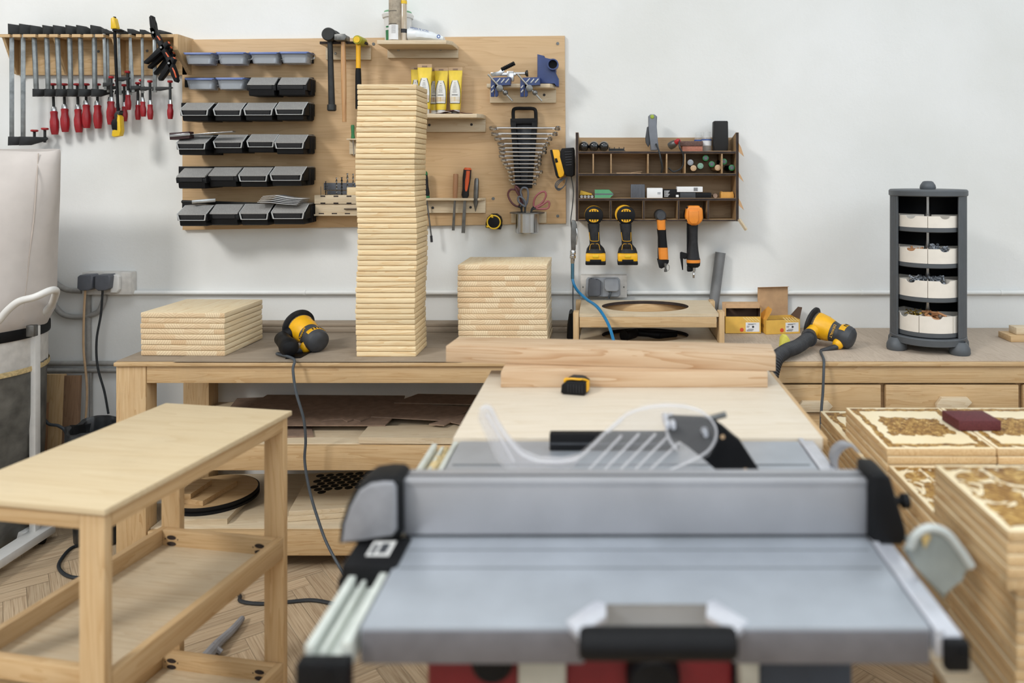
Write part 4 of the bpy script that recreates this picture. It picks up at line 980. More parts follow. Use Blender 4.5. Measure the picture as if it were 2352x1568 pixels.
# ---------------------------------------------------------------- tape measure and scissors cup
y = YP - .035
t = thing('tape_measure', 'black and yellow tape measure hung on the lower edge of the panel', 'tape measure', P(1133, 528, y), None, 'tape measures')
mb = jprism(MB(), [(1115, 523), (1115, 512), (1119, 500), (1128, 491), (1140, 491), (1149, 498), (1152, 508), (1149, 518), (1149, 527), (1130, 525)], y-.018, y+.02, .004); part('case', mb, M_['black'], t)
mb = MB(); c = P(1134, 510, y-.019); mb.lathe([(.0245, 0), (.027, .002), (.030, 0)], Matrix.Translation(c) @ RX(90), 32, cap=False); jprism(mb, [(1117, 522), (1117, 517), (1126, 522)], y-.0195, y-.017, .0005); jprism(mb, [(1126, 493), (1131, 492), (1133, 500), (1129, 500)], y-.0195, y-.017, .0005); part('yellow_ring', mb, M_['yellow2'], t)
yc = YP - .055; k = S(yc); c = P(1211, 535, yc); TM = Matrix.Translation(c)
mb = MB(); mb.pb(1174, 486, 1255, 512, YP-.012, YP-.0005, .001); solo('cup_mount', 'small plywood plate behind the steel cup at the panel bottom', 'plate', mb, M_['birch_pale'])
r = 27*k; H = (535-487)*k
t = thing('steel_cup', 'shiny steel cup with a flat rim at the bottom of the panel', 'cup', c)
mb = MB(); mb.lathe([(r-.004, 0), (r, .004), (r, H-.004)], TM, 36); mb.lathe([(r-.003, H-.001), (r-.003, .008), (.001, .007)], TM, 36, cap=False); part('cup_body', mb, M_['chrome'], t)
mb = MB(); M = Matrix.Translation((0, 0, H-.004)); mb.lathe([(r-.004, 0), (r+.024, 0), (r+.024, .004), (r-.004, .004), (r-.004, 0)], TM @ M, 36, cap=False); part('rim_plate', mb, M_['dsteel'], t)
def scissors(lab, pts1, pts2, root, m, dy):
    y = yc + dy
    t = thing('scissors', lab, 'scissors', P(root[0], root[1], y), None, 'scissors in the steel cup')
    mb = MB(); mb.tube([P(u, v, y) for u, v in pts1], .0042, 8, 5, closed=True); part('handle', mb, m, t)
    mb = MB(); mb.tube([P(u, v, y-.005) for u, v in pts2], .0042, 8, 5, closed=True); part('handle', mb, m, t)
    mb = MB(); b = P(root[0], 528, y)
    for p in (pts1[0], pts2[0]):
        a = P(p[0], p[1], y-.003); mb.tube([a, P(root[0], root[1], y-.003), b], .0042, 6, 4)
    part('blade', mb, M_['iron'], t); return t
scissors('scissors with dark red loops at the left of the steel cup', [(1190, 474), (1176, 466), (1167, 448), (1172, 436), (1184, 436), (1194, 446), (1196, 462)], [(1200, 470), (1194, 452), (1186, 438), (1184, 428), (1190, 432), (1198, 446)], (1198, 482), plain('dark_red_grip', (96, 52, 54), .5), .012)
scissors('scissors with grey loops standing in the middle of the steel cup', [(1208, 470), (1198, 450), (1196, 438), (1202, 431), (1211, 434), (1213, 450)], [(1206, 474), (1192, 464), (1190, 454), (1196, 452), (1206, 462)], (1206, 484), M_['dsocket'], -.006)
scissors('scissors with pinkish red loops leaning right out of the steel cup', [(1226, 474), (1228, 456), (1238, 444), (1250, 440), (1254, 448), (1248, 462), (1236, 472)], [(1232, 478), (1246, 470), (1258, 462), (1262, 468), (1258, 478), (1244, 480)], (1220, 486), plain('pinkish_grip', (150, 82, 84), .5), .004)
# ================================================================ wall cabinet with pigeonholes
YC = YW - .14; k = S(YC)
def cx(u): return P(u, 0, YC).x
def cz(v): return P(0, v, YC).z
t = thing('wall_cabinet', 'open birch plywood wall cabinet with scorched edges, full of small tools', 'cabinet', (cx(1510), YW-.07, cz(508)))
zB = cz(508); zT = cz(304)
def plate(nm, x0, x1, z0, z1, y0=None, m=None, edge=True):
    y0 = YC if y0 is None else y0
    mb = MB(); mb.box((x0, y0+.0015, z0), (x1, YW-.012, z1), .0006); o = part(nm, mb, m or M_['walnut_in'], t)
    if edge:
        mb = MB(); mb.box((x0+.0008, y0, z0+.0008), (x1-.0008, y0+.0016, z1-.0008)); part('scorched_edge', mb, M_['darkedge'], o)
    return o
mb = MB(); mb.box((cx(1322), YW-.012, zB), (cx(1698), YW-.001, cz(313))); part('back_panel', mb, M_['walnut_in'], t)
for u in (1322, 1690):
    mb = MB(); a, b = cx(u), cx(u+7); mb.prism([(YC+.0015, zB), (YW-.012, zB), (YW-.012, cz(318)), (YC+.0015, zT)], 'x', a, b); o = part('side_panel', mb, M_['walnut_in'], t)
    mb = MB(); mb.box((a+.0008, YC, zB), (b-.0008, YC+.0016, zT-.001)); part('scorched_edge', mb, M_['darkedge'], o)
x0, x1 = cx(1329), cx(1690)
SHV = []
for v0, v1 in ((347, 353), (398, 404), (455, 461)):
    plate('shelf', x0, x1, cz(v1), cz(v0)); SHV.append(cz(v0))
for u in (1361, 1402, 1487, 1530, 1572, 1657): plate('divider', cx(u), cx(u+3), cz(398), cz(353), edge=False)
for u in (1400, 1476, 1556, 1624): plate('divider', cx(u), cx(u+5), cz(503), cz(461))
# bottom shelf with slots cut for the hanging tools
cur = x0
for a, b in ((1354, 1378), (1428, 1452), (1508, 1532), (1578, 1612), (None, None)):
    e = x1 if a is None else cx(a)
    plate('floor_board', cur, e, zB, cz(504))
    if b: cur = cx(b)
zF = cz(504)
# thin card-coloured slivers at the cabinet's right side
for i, (v0, v1) in enumerate(((326, 360), (392, 418), (452, 482))):
    mb = MB(); y = YC+.02; q = [P(1693, v0, y), P(1700, v0+12, y), P(1707, v1, y), P(1698, v1-8, y), P(1693, v1-14, y)]
    mb.prism([(p.x, p.z) for p in q], 'y', y-.02, y-.019); solo('pale_sliver', '%s thin pale sliver at the right side of the wall cabinet' % ('upper', 'middle', 'lower')[i], 'paper', mb, M_['card'], 'slivers on the cabinet side')
mb = MB(); y = YC-.002; mb.tube([P(1697, 503, y), P(1714, 528, y)], .007, 4, smooth=False); solo('wooden_strip', 'short thin wooden strip hanging at the lower right corner of the wall cabinet', 'strip', mb, M_['birch_pale'])
# --- top shelf
z = SHV[0]
for i, u in enumerate((1341, 1364, 1387)):
    y = YC + .03; r = 11.5*S(y); c = V((P(u, 0, y).x, y, z+r))
    t = thing('spray_can', 'black domed can lying on its side, %s of three on top of the wall cabinet' % ('leftmost', 'middle', 'rightmost')[i], 'can', (c.x, c.y, z), None, 'black cans on the cabinet')
    mb = MB(); mb.rod([(r*.2, 0), (r*.6, .03), (r*.86, .09), (r*.97, .18), (r, .28), (r, 1)], c+V((0, -.02, 0)), c+V((0, .075, 0)), 28); part('can_body', mb, plain('gloss_black_%d' % i, (16, 16, 18), .12, coat=.6), t)
y = YC + .03
mb = MB(); a = P(1398, 0, y).x
mb.box((a, y, z), (a+.068, y+.03, z+.004)); mb.box((a, y+.02, z+.004), (a+.064, y+.03, z+.012)); 
for f in (.002, .022, .042, .062): mb.box((a+f, y+.018, z+.004), (a+f+.003, y+.03, z+.018))
solo('plastic_clip_strip', 'low dark toothed plastic strip behind the black cans on the cabinet', 'strip', mb, M_['iron'])
# grey glue gun standing on the top
y = YC + .055; k = S(y)
t = thing('glue_gun', 'grey glue gun standing handle-up on top of the wall cabinet', 'glue gun', (P(1497, 0, y).x, y, z))
def silh(mb, pts, yc, hw, bev=.006):
    q = [P(u, v, yc) for u, v in pts]; mb.prism([(p.x, p.z) for p in q], 'y', yc-hw, yc+hw, bev, seg=3); return mb
mb = silh(MB(), [(1489, 267), (1493, 263), (1503, 263), (1509, 268), (1508, 292), (1510, 318), (1513, 342), (1509, 346), (1494, 346), (1492, 320), (1489, 290)], y, .018); part('handle', mb, plain('gun_grey', (116, 120, 128), .45), t)
mb = silh(MB(), [(1486, 292), (1490, 290), (1493, 330), (1489, 338), (1483, 328), (1482, 318)], y-.004, .007, .003); part('trigger', mb, M_['charcoal'], t)
mb = MB(); c = P(1498, 268, y-.0185); mb.lathe([(.0085, 0), (.007, .002), (.001, .003)], Matrix.Translation(c) @ RX(90), 20); part('lime_button', mb, plain('lime', (156, 176, 60), .4), t)
mb = MB(); mb.tube([P(1507, 331, y-.018), P(1513, 345, y-.05), P(1517, 362, YC-.004), P(1521, 384, YC+.006), P(1519, 396, YC+.02)], .004, 8); part('power_cord', mb, M_['dcable'], t)
# small tool with red cap
y = YC + .03
t = thing('soldering_tool', 'small round tool with a red cap lying on the cabinet beside the glue gun', 'tool', (P(1546, 0, y).x, y, z))
mb = MB(); a, b = P(1538, 338, y+.01), P(1553, 327, y-.014); r = (a.z - z); mb.rod([(.010, 0), (.0155, .1), (.0165, .5), (.013, .9), (.009, 1)], a+V((0, .0, .003)), b, 20); part('body', mb, M_['dsteel'], t)
mb = MB(); mb.rod([(.011, 0), (.0105, .7), (.007, 1)], b, b + (b-a)*.5, 16); part('red_cap', mb, M_['red'], t)
mb = MB(); e = b+(b-a)*.45; mb.tube([e, P(1561, 338, YC-.012), P(1568, 352, YC-.006), P(1570, 366, YC+.004), P(1566, 385, YC+.012), P(1548, 394, YC+.02), P(1536, 386, YC+.03)], .0035, 8); part('power_cord', mb, M_['dcable'], t)
# sanding blocks, jars, black box
y = YC + .035
mb = MB(); a, b = P(1567, 0, y).x, P(1614, 0, y).x; mb.box((a, y, z), (b, y+.06, z+.022), .002); solo('sanding_block', 'terracotta sanding block under a brown one on the cabinet top', 'sanding block', mb, M_['pink'], 'sanding blocks on the cabinet')
mb = MB(); mb.box((a-.010, y-.004, z+.0222), (b+.001, y+.058, z+.042), .002); solo('sanding_block', 'brown sanding block lying on a terracotta block on the cabinet top', 'sanding block', mb, plain('brown_block', (104, 78, 70), .8, var=.2, sc=200), 'sanding blocks on the cabinet')
for i, (u, yy, lab) in enumerate(((1608, YC+.115, 'clear glass jar with blue label, behind another jar on the cabinet'), (1623, YC+.085, 'clear glass jar with white and blue label, next to the black box'))):
    r = .0205; H = .082; c = (P(u, 0, yy).x, yy, z); TM = Matrix.Translation(c)
    if i == 0: c = (c[0]-.006, yy-.0, z); TM = Matrix.Translation(c); r = .018; H = .08
    t = thing('glass_jar', lab, 'jar', c, None, 'glass jars on the cabinet')
    mb = MB(); mb.lathe([(r*.9, 0), (r, .004), (r, H*.72), (r*.72, H*.84), (r*.7, H*.88), (r*.8, H*.88), (r*.8, H), (r*.7, H)], TM, 28); part('jar_body', mb, M_['glass'], t)
    mb = MB(); mb.lathe([(r+.0006, H*.3), (r+.0006, H*.62)], TM, 28, R(180), R(360), False); part('label', mb, M_['paper'], t)
    mb = MB(); mb.lathe([(r+.0010, H*.56), (r+.0010, H*.63)], TM, 28, R(180), R(360), False); part('label_band', mb, M_['inkblue'], t)
y = YC + .04
mb = MB(); a, b = P(1640, 0, y).x, P(1673, 0, y).x; mb.prism([(a+.002, z), (b-.002, z), (b, z+.03), (b-.001, z+.122), (b-.004, z+.126), (a+.004, z+.126), (a+.001, z+.122), (a, z+.03)], 'y', y, y+.06, .004); solo('black_case', 'tall plain black case standing at the right end of the cabinet top', 'case', mb, plain('matte_black', (20, 20, 21), .7))
mb = MB(); mb.box((P(1626, 0, YC).x, YC+.002, z), (P(1680, 0, YC).x, YC+.036, z+.0012)); solo('paper_sheet', 'brownish thin sheet on the cabinet top in front of the black case', 'paper', mb, M_['card'])
# --- pigeonholes: rolled things
z = SHV[1]
mb = MB(); a = P(1416, 0, YC+.01).x
mb.box((a, YC+.004, z), (a+.10, YC+.08, z+.002)); mb.prism([(a+.06, z+.0022), (a+.105, z+.008), (a+.105, z+.0088), (a+.06, z+.003)], 'y', YC+.01, YC+.07); solo('paper_sheet', 'grey papers lying in the widest pigeonhole of the wall cabinet', 'paper', mb, M_['tan'])
rnd = random.Random(11)
tubes = [(1586, 373, 'pale grey-capped', 'socket'), (1593, 386, 'tan-capped, leftmost low', 'tan'), (1609, 381, 'mint-capped', 'teal2'), (1621, 363, 'upper green-rimmed', 'green'), (1635, 377, 'green-rimmed middle', 'green'), (1649, 385, 'tan-capped, right', 'tan'), (1663, 371, 'upper green-rimmed in the last hole', 'green'), (1682, 385, 'lower green-rimmed in the last hole', 'green')]
M_['teal2'] = plain('mint_plastic', (122, 158, 138), .45)
for u, v, nm, m in tubes:
    if u > 1675: u = 1681
    y = YC + .012; c = P(u, v, y); r = .0115
    t = thing('filler_cartridge', '%s cartridge lying end-on in the cabinet pigeonholes' % nm, 'cartridge', c, None, 'cartridges in the pigeonholes')
    mb = MB(); d = V((.012 if u < 1640 else -.006, .10, -.002)); mb.rod([(r*.96, 0), (r, .05), (r, 1)], c+V((0, .004, 0)), c+d, 20); part('cartridge_body', mb, M_['black'] if m != 'tan' else M_['tan'], t)
    mb = MB(); mb.rod([(r*.8, 0), (r*1.06, .12), (r*1.06, 1)], c, c+V((0, .012, 0)), 20); part('cap', mb, M_[m], t)
    mb = MB(); mb.rod([(r*.6, 0), (r*.74, 1)], c+V((0, -.001, 0)), c+V((0, .0005, 0)), 18); part('cap_face', mb, M_['dsocket'] if m == 'green' else M_[m], t)
# --- middle open shelf
z = SHV[2]
y = YC + .02
t = thing('battery_tray', 'yellow plastic tray with small cells at the left end of the middle cabinet shelf', 'tray', (P(1345, 0, y).x, y, z))
for i in range(4):
    c = P(1336+i*8, 0, y); r = .0058; mb = MB(); mb.cyl((c.x, y-.004, z+r), (c.x, y+.04, z+r), r, None, 14); part('cell', mb, M_['steel'], t)
mb = MB(); mb.prism([(P(1331, 0, y).x, z+.0122), (P(1361, 0, y).x, z+.0122), (P(1359, 0, y).x, z+.018), (P(1334, 0, y).x, z+.031)], 'y', y, y+.04, .001); part('tray_body', mb, plain('ochre_plastic', (186, 150, 40), .5), t)
t = thing('sanding_sponge', 'green sponge-like block with a pointed grey end on the middle cabinet shelf', 'block', (P(1386, 0, y).x, y, z))
a, b, c2 = P(1366, 0, y).x, P(1399, 0, y).x, P(1410, 0, y).x
for za, zb_, m in ((.0005, .0125, 'teal'), (.0125, .0185, 'dsocket'), (.0185, .034, 'teal')):
    mb = MB(); f = lambda zz: c2 - abs(zz-.0155)/.0185*(c2-b)
    mb.prism([(a, z+za), (f(za), z+za), (f((za+zb_)/2 if za == .0125 else za if za > .016 else za), z+za), (f(zb_), z+zb_), (a, z+zb_)], 'y', y, y+.05); part('grey_band' if m == 'dsocket' else 'green_layer', mb, M_[m], t)
mb = MB(); a = P(1450, 0, y).x; w = .056
for i in range(9): mb.box((a+.006*i, y, z), (a+.006*i+.0052, y+.03, z+.056), .0006)
mb.box((a-.002, y+.004, z), (a+w, y+.034, z+.054)); solo('ribbed_box', 'grey ribbed plastic box on the middle cabinet shelf', 'box', mb, M_['dsocket'])
def cbox(nm, lab, u0, u1, h, m, zz=0.0, yy=0.0, dep=.05):
    a, b = P(u0, 0, y+yy).x, P(u1, 0, y+yy).x; t = thing(nm, lab, 'box', ((a+b)/2, y+yy, z+zz), None, 'small boxes on the middle cabinet shelf')
    mb = MB(); mb.box((a, y+yy, z+zz), (b, y+yy+dep, z+zz+h), .0012); part('box_body', mb, m, t); return t, a, b
t, a, b = cbox('carton', 'white carton on the middle cabinet shelf, right of the ribbed box', 1486, 1522, .041, M_['paper'])
mb = MB()
for i in range(2): mb.box((a+.043, y-.0006, z+.016+.005*i), (a+.056, y, z+.018+.005*i))
part('label_print', mb, M_['dsocket'], t)
t, a, b = cbox('carton', 'black carton with white listing on the middle cabinet shelf', 1524, 1561, .035, M_['black'])
mb = MB()
for i in range(6):
    mb.box((a+.004, y-.0006, z+.005+.0045*i), (a+.007, y, z+.008+.0045*i)); mb.box((a+.009, y-.0006, z+.0056+.0045*i), (a+.019+.003*(i % 3), y, z+.0074+.0045*i))
mb.box((b-.015, y-.0006, z+.004), (b-.004, y, z+.013)); part('label_print', mb, M_['paper'], t)
cbox('flat_box', 'flat black box under the white one on the middle cabinet shelf', 1562, 1598, .024, M_['charcoal'])
cbox('flat_box', 'flat glossy black box at the right of the middle cabinet shelf', 1599, 1634, .021, M_['black'])
t, a, b = cbox('carton', 'white box with a barcode lying on the flat black boxes', 1555, 1614, .022, M_['paper'], .0245, -.004, .045)
mb = MB()
for i in range(8): mb.box((a+.068+.0022*i, y-.0046, z+.0285), (a+.0682+.0022*i+(.0012 if i % 3 else .0006), y-.004, z+.043))
part('barcode', mb, M_['ink'], t)
mb = MB(); c = P(1643, 0, y); mb.cyl((c.x, y, z+.009), (c.x, y+.06, z+.009), .009, .007, 18); solo('dowel', 'thin round dowel end beside the flat boxes on the middle cabinet shelf', 'dowel', mb, M_['hard'])
mb = MB(); a, b = P(1656, 0, y).x, P(1686, 0, y).x
mb.prism([(a, z), (b, z), (b+.0, z+.012), (b-.004, z+.026), (b-.008, z+.022), (a+.012, z+.022), (a+.004, z+.027), (a, z+.02)], 'y', y, y+.045, .002); solo('plastic_scrap', 'orange-yellow plastic scrap at the right end of the middle cabinet shelf', 'scrap', mb, plain('amber', (214, 156, 74), .5))

# ---------------------------------------------------------------- power tools hanging from the cabinet floor
def drill(lab, u, y, off):
    k = S(y); t = thing('cordless_drill', lab, 'drill', P(u, 610, y), None, 'cordless drills hanging from the cabinet')
    c = P(u, 495, y); r = 21.5*k
    mb = MB(); mb.rod([(r*.80, 0), (r*.97, .03), (r, .12), (r*.98, .45), (r*.9, .62), (r*.62, .66), (r*.55, 1)], c, c+V((0, .115, 0)), 32); part('motor_housing', mb, M_['black'], t)
    mb = MB(); mb.rod([(r*.99, 0), (r*1.0, 1)], c+V((off*.005, .02, .003*abs(off))), c+V((off*.005, .06, .003*abs(off))), 32); part('yellow_shell', mb, M_['yellow'], t)
    for s in (1, -1):
        mb = MB(); pts = [(math.cos(a)*r*.52, math.sin(a)*s*r*.30 + s*r*.42) for a in [PI*i/8 for i in range(9)]]
        M = Matrix.Translation(c+V((0, -.001, 0))); mb.prism(pts, 'y', 0, .004, 0, M); o = part('yellow_vent', mb, M_['yellow'], t)
        mb = MB()
        for q in (-.18, 0, .18): mb.box((q*r*1.4-.0016, -.0016, s*r*.5-.004), (q*r*1.4+.0016, 0, s*r*.5+.004), 0, M)
        part('vent_slots', mb, M_['black'], o)
    pr = [(-1, 514, 14, .020), (0, 530, 12.5, .02), (1.5, 548, 12, .021), (2.5, 562, 12.5, .022), (3.5, 572, 20, .03), (4, 583, 23, .04)]
    mb = MB(); mb.loft([ell(P(u+du, v, y)+V((0, .018+(.018 if i > 3 else 0), 0)), w*k, dy, 24, 2.6) for i, (du, v, w, dy) in enumerate(pr)]); h = part('handle', mb, M_['black_dusty'], t)
    mb = MB()
    for s in (-1, 1): mb.tube([P(u+s*11, 533, y-.001), P(u+1+s*10, 548, y-.003), P(u+2+s*8.5, 553, y-.004), P(u+2, 554, y-.0045)], .0009, 5, 3); mb.tube([P(u+2+s*12, 574, y-.008), P(u+2+s*9, 561, y-.003), P(u+2, 560, y-.003)], .0009, 5, 3)
    part('yellow_seam', mb, M_['yellow'], h)
    mb = MB(); mb.pb(u-19, 583, u+27, 601, y-.022, y+.075, .006); q = part('battery', mb, M_['yellow'], t)
    mb = MB(); mb.pb(u-19.5, 600, u+27.5, 609, y-.022, y+.076, .004); mb.pb(u-9, 596, u+17, 604, y-.0235, y, .001); part('battery_foot', mb, M_['black'], q)
    mb = MB(); mb.pb(u-3, 586, u+11, 592, y-.026, y-.01, .002); part('latch', mb, M_['yellow2'], q)
    return t
drill('left cordless drill with black and yellow body hanging from the wall cabinet', 1364, YC-.02, -.2)
drill('right cordless drill, its yellow shell showing more, hanging from the wall cabinet', 1438, YC-.02, -1.4)
y = YC - .012; k = S(y)
t = thing('pneumatic_nailer', 'slim black and yellow air nailer hanging third from the cabinet', 'nailer', P(1524, 624, y), None, 'air nailers hanging from the cabinet')
c = P(1518.5, 496, y-.004); r = 13*k; mb = MB(); mb.rod([(r*.7, 0), (r*.95, .08), (r, .25), (r, 1)], c, c+V((0, .10, 0)), 28); part('cylinder_cap', mb, M_['charcoal'], t)
mb = MB(); mb.loft([ell(P(1519, 505, y)+V((0, .02, 0)), 10*k, .022, 20, 4), ell(P(1520, 528, y)+V((0, .02, 0)), 9.5*k, .02, 20, 4)]); part('yellow_body', mb, M_['orange'], t)
mb = MB(); mb.loft([ell(P(a, v, y)+V((0, .02, 0)), w*k, .019, 20, 3) for a, v, w in ((1520, 526, 10.5), (1521.5, 545, 10), (1523, 569, 11))]); part('grip', mb, M_['black'], t)
mb = MB(); mb.loft([ell(P(a, v, y)+V((0, .02, 0)), w*k, .02, 20, 3) for a, v, w in ((1523.5, 569, 11), (1525, 596, 11))]); part('end_sleeve', mb, M_['orange'], t)
mb = MB(); silh(mb, [(1513, 595), (1536, 597), (1535, 603), (1527, 612), (1519, 616), (1514, 614), (1509, 594)], y+.018, .014, .002); mb.pb(1511, 510, 1514, 600, y+.03, y+.04); part('magazine', mb, M_['black'], t)
mb = MB(); a, b = P(1528, 604, y+.004), P(1529, 624, y+.004); mb.rod([(.006, 0), (.006, .3), (.0042, .32), (.0042, .7), (.0062, .74), (.0062, 1)], a, b, 14); mb.tube([P(1530, 606, y), P(1537, 610, y-.002), P(1536, 620, y-.002), P(1530, 622, y)], .001, 6); part('air_fitting', mb, M_['dsteel'], t)
y = YC - .02; k = S(y)
t = thing('air_nailer', 'large air nailer with orange cap hanging rightmost under the cabinet', 'nailer', P(1592, 636, y), None, 'air nailers hanging from the cabinet')
mb = MB(); silh(mb, [(1575, 480), (1578, 474), (1584, 472), (1604, 472), (1610, 475), (1613, 482), (1614, 500), (1611, 508), (1605, 514), (1598, 517), (1588, 517), (1580, 513), (1575, 506), (1573, 496)], y+.012, .022, .008); hd = part('orange_cap', mb, M_['orange'], t)
mb = MB(); silh(mb, [(1582, 484), (1604, 484), (1605, 506), (1600, 514), (1588, 514), (1582, 506)], y-.011, .004, .003); part('cap_face', mb, M_['orange'], hd)
for u, v in ((1579, 477), (1608, 477), (1578, 506), (1608, 507)):
    mb = MB(); c = P(u, v, y-.008); mb.cyl(c, c+V((0, .012, 0)), .0052, None, 12); part('cap_screw', mb, M_['black'], hd)
mb = MB(); c = P(1594, 495, y+.034); mb.rod([(20*k, 0), (19*k, 1)], c, c+V((0, .10, 0)), 26); part('cylinder', mb, M_['charcoal'], t)
mb = MB(); mb.loft([ell(P(a, v, y)+V((0, .022, 0)), w*k, w*k*1.0, 24, 2.4) for a, v, w in ((1594, 514, 11), (1594, 535, 10), (1594, 556, 10), (1593.5, 575, 12), (1593, 592, 15), (1594, 597, 15.8))]); part('grip', mb, M_['black_dusty'], t)
mb = MB(); mb.loft([ell(P(1594, v, y)+V((0, .022, 0)), 16.2*k, 16.2*k, 24, 2.4) for v in (597, 604)]); part('orange_ring', mb, M_['orange'], t)
mb = MB(); mb.loft([ell(P(1594, v, y)+V((0, .022, 0)), w*k, w*k, 24, 2.4) for v, w in ((604, 16), (611, 15), (615, 11))]); mb.pb(1579, 612, 1590, 624, y+.01, y+.04, .003); part('end_cap', mb, M_['black'], t)
mb = MB(); a, b = P(1594, 614, y+.018), P(1593, 638, y+.018); mb.rod([(.0075, 0), (.0075, .35), (.0045, .4), (.0045, .62), (.006, .68), (.0045, .74), (.004, 1)], a, b, 14); part('air_fitting', mb, M_['chrome'], t)
mb = MB(); silh(mb, [(1579, 582), (1565, 578), (1562, 580), (1562, 592), (1567, 620), (1569, 619), (1568, 592), (1572, 595), (1579, 593)], y+.02, .006, .001); mb.pb(1578, 512, 1584, 588, y+.03, y+.045); part('belt_hook', mb, M_['black'], t)

# ---------------------------------------------------------------- charger left of the cabinet, air gun and hose
y = YW - .06; k = S(y)
t = thing('battery_charger', 'black charger with a yellow battery hanging between panel and wall cabinet', 'charger', P(1300, 408, y))
mb = MB(); silh(mb, [(1287, 349), (1291, 341), (1318, 339), (1320, 345), (1320, 402), (1314, 406), (1301, 404), (1297, 399), (1286, 360)], y, .026, .005); ch = part('charger_body', mb, M_['black'], t)
mb = MB()
for i in range(6): a, b = P(1297+i*.6, 349+i*6, y-.027), P(1313, 348+i*6, y-.027); mb.tube([a, b], .0016, 5, smooth=False)
part('cooling_ribs', mb, M_['charcoal'], ch)
mb = MB(); silh(mb, [(1269, 344), (1284, 344), (1287, 350), (1297, 396), (1295, 404), (1287, 408), (1280, 402)], y-.002, .022, .003); part('battery', mb, M_['yellow'], t)
mb = MB(); silh(mb, [(1264, 345), (1269, 344), (1282, 402), (1286, 409), (1281, 409), (1277, 402)], y-.002, .024, .002); silh(mb, [(1274, 364), (1279, 363), (1282, 372), (1276, 374)], y-.025, .001, .0003); part('battery_base', mb, M_['black'], t)
mb = MB()
for i in range(3):
    o = i*2.2; pts = [P(1297+o*.6, 408, y-.01), P(1280+o, 416+o, y-.012), P(1275+o, 428+o*.6, y-.012-.003*i), P(1284+o, 437-o, y-.012), P(1298, 424, y-.01), P(1301+o*.3, 408, y-.01)]
    mb.tube(pts, .0022, 6)
mb.tube([P(1312, 405, y), P(1317, 440, y+.01), P(1314, 480, y+.02), P(1311, 510, y+.03), P(1316, 560, y+.03), P(1316, 690, y+.03), P(1317, 740, y+.02)], .0024, 6); part('power_cord', mb, M_['cable'], t)
y = YC - .01; k = S(y)
t = thing('air_blow_gun', 'steel air gun coupling hanging under the cabinet corner on a blue hose', 'air gun', P(1316, 608, y))
mb = MB(); silh(mb, [(1312, 512), (1314, 505), (1321, 506), (1325, 517), (1326, 530), (1323, 545), (1322, 574), (1312, 575), (1311, 545)], y, .009, .003); part('gun_body', mb, M_['dsteel'], t)
mb = MB(); mb.tube([P(1323, 520, y-.006), P(1325.5, 540, y-.009), P(1323.5, 562, y-.007)], .0024, 8); part('lever', mb, M_['chrome'], t)
mb = MB(); a, b = P(1316, 574, y), P(1315, 606, y); mb.rod([(.009, 0), (.0115, .1), (.0115, .3), (.0095, .34), (.012, .4), (.012, .58), (.0085, .62), (.0085, .9), (.0065, 1)], a, b, 18); part('quick_coupling', mb, M_['chrome'], t)
t = thing('air_hose', 'blue air hose curving from the air gun down over the hole-board unit', 'hose', P(1316, 604, y))
mb = MB(); pts = [P(1315, 604, y), P(1315, 640, y-.01), P(1324, 664, y-.04), P(1346, 686, y-.12), P(1372, 705, y-.24), P(1394, 738, y-.34), P(1406, 770, 2.76), P(1411, 800, 2.70), P(1414, 880, 2.68), P(1416, 1000, 2.66), P(1420, 1180, 2.64)]
mb.tube(pts, .0058, 10, 8); part('hose_body', mb, M_['bluehose'], t)
mb = MB(); mb.tube(pts[:2], .0072, 10, smooth=False); part('spring_sleeve', mb, plain('hose_spring', (70, 110, 130), .3, .6), t)
# ================================================================ things on the bench, right half
# stacked unit with two boards that have large round holes
Yf = 2.945; Yb_ = YW - .085; k = S(Yf)
x0, x1 = (1330-CX)*k, (1651-CX)*k; zt = P(0, 720, Yf).z; zb = BZ
t = thing('hole_board_unit', 'birch frame on the bench holding two boards with large round holes', 'tool stand', ((x0+x1)/2, (Yf+Yb_)/2, zb))
def holeboard(z0, z1, nm):
    mb = MB(); c = V(((x0+x1)/2 - .006, (Yf+Yb_)/2 + .01, 0)); rx, ry = .172, .125
    n = 64; ou, inn = [], []
    W, D = (x1-x0)/2, (Yb_-Yf)/2; cx0, cy0 = (x0+x1)/2, (Yf+Yb_)/2
    for i in range(n):
        a = 2*PI*i/n; ca, sa = math.cos(a), math.sin(a)
        inn.append((c.x+rx*ca, c.y+ry*sa)); f = min(W/abs(ca) if abs(ca) > 1e-9 else 9, D/abs(sa) if abs(sa) > 1e-9 else 9)
        ou.append((cx0+f*ca, cy0+f*sa))
    # square the corners
    for sx in (-1, 1):
        for sy in (-1, 1):
            j = min(range(n), key=lambda i: (ou[i][0]-cx0-sx*W)**2+(ou[i][1]-cy0-sy*D)**2); ou[j] = (cx0+sx*W, cy0+sy*D)
    vs = [(p[0], p[1], z) for z in (z0, z1) for r in (ou, inn) for p in r]; fs = []
    for i in range(n):
        j = (i+1) % n
        fs += [(i, n+i, n+j, j), (2*n+i, 2*n+j, 3*n+j, 3*n+i), (i, j, 2*n+j, 2*n+i)]
    mb._add(vs, fs); o = part(nm, mb, M_['birch_pale'], t)
    mb = MB(); vs = [(p[0], p[1], z) for z in (z0+.0002, z1-.0002) for p in inn]; mb._add(vs, [(i, (i+1) % n, n+(i+1) % n, n+i) for i in range(n)])
    ins = [(c.x+(p[0]-c.x)*.985, c.y+(p[1]-c.y)*.985) for p in inn]
    part('scorched_hole_edge', mb, M_['darkedge'], o)
holeboard(zt-.012, zt, 'hole_board'); holeboard(zb+.004, zb+.018, 'hole_board')
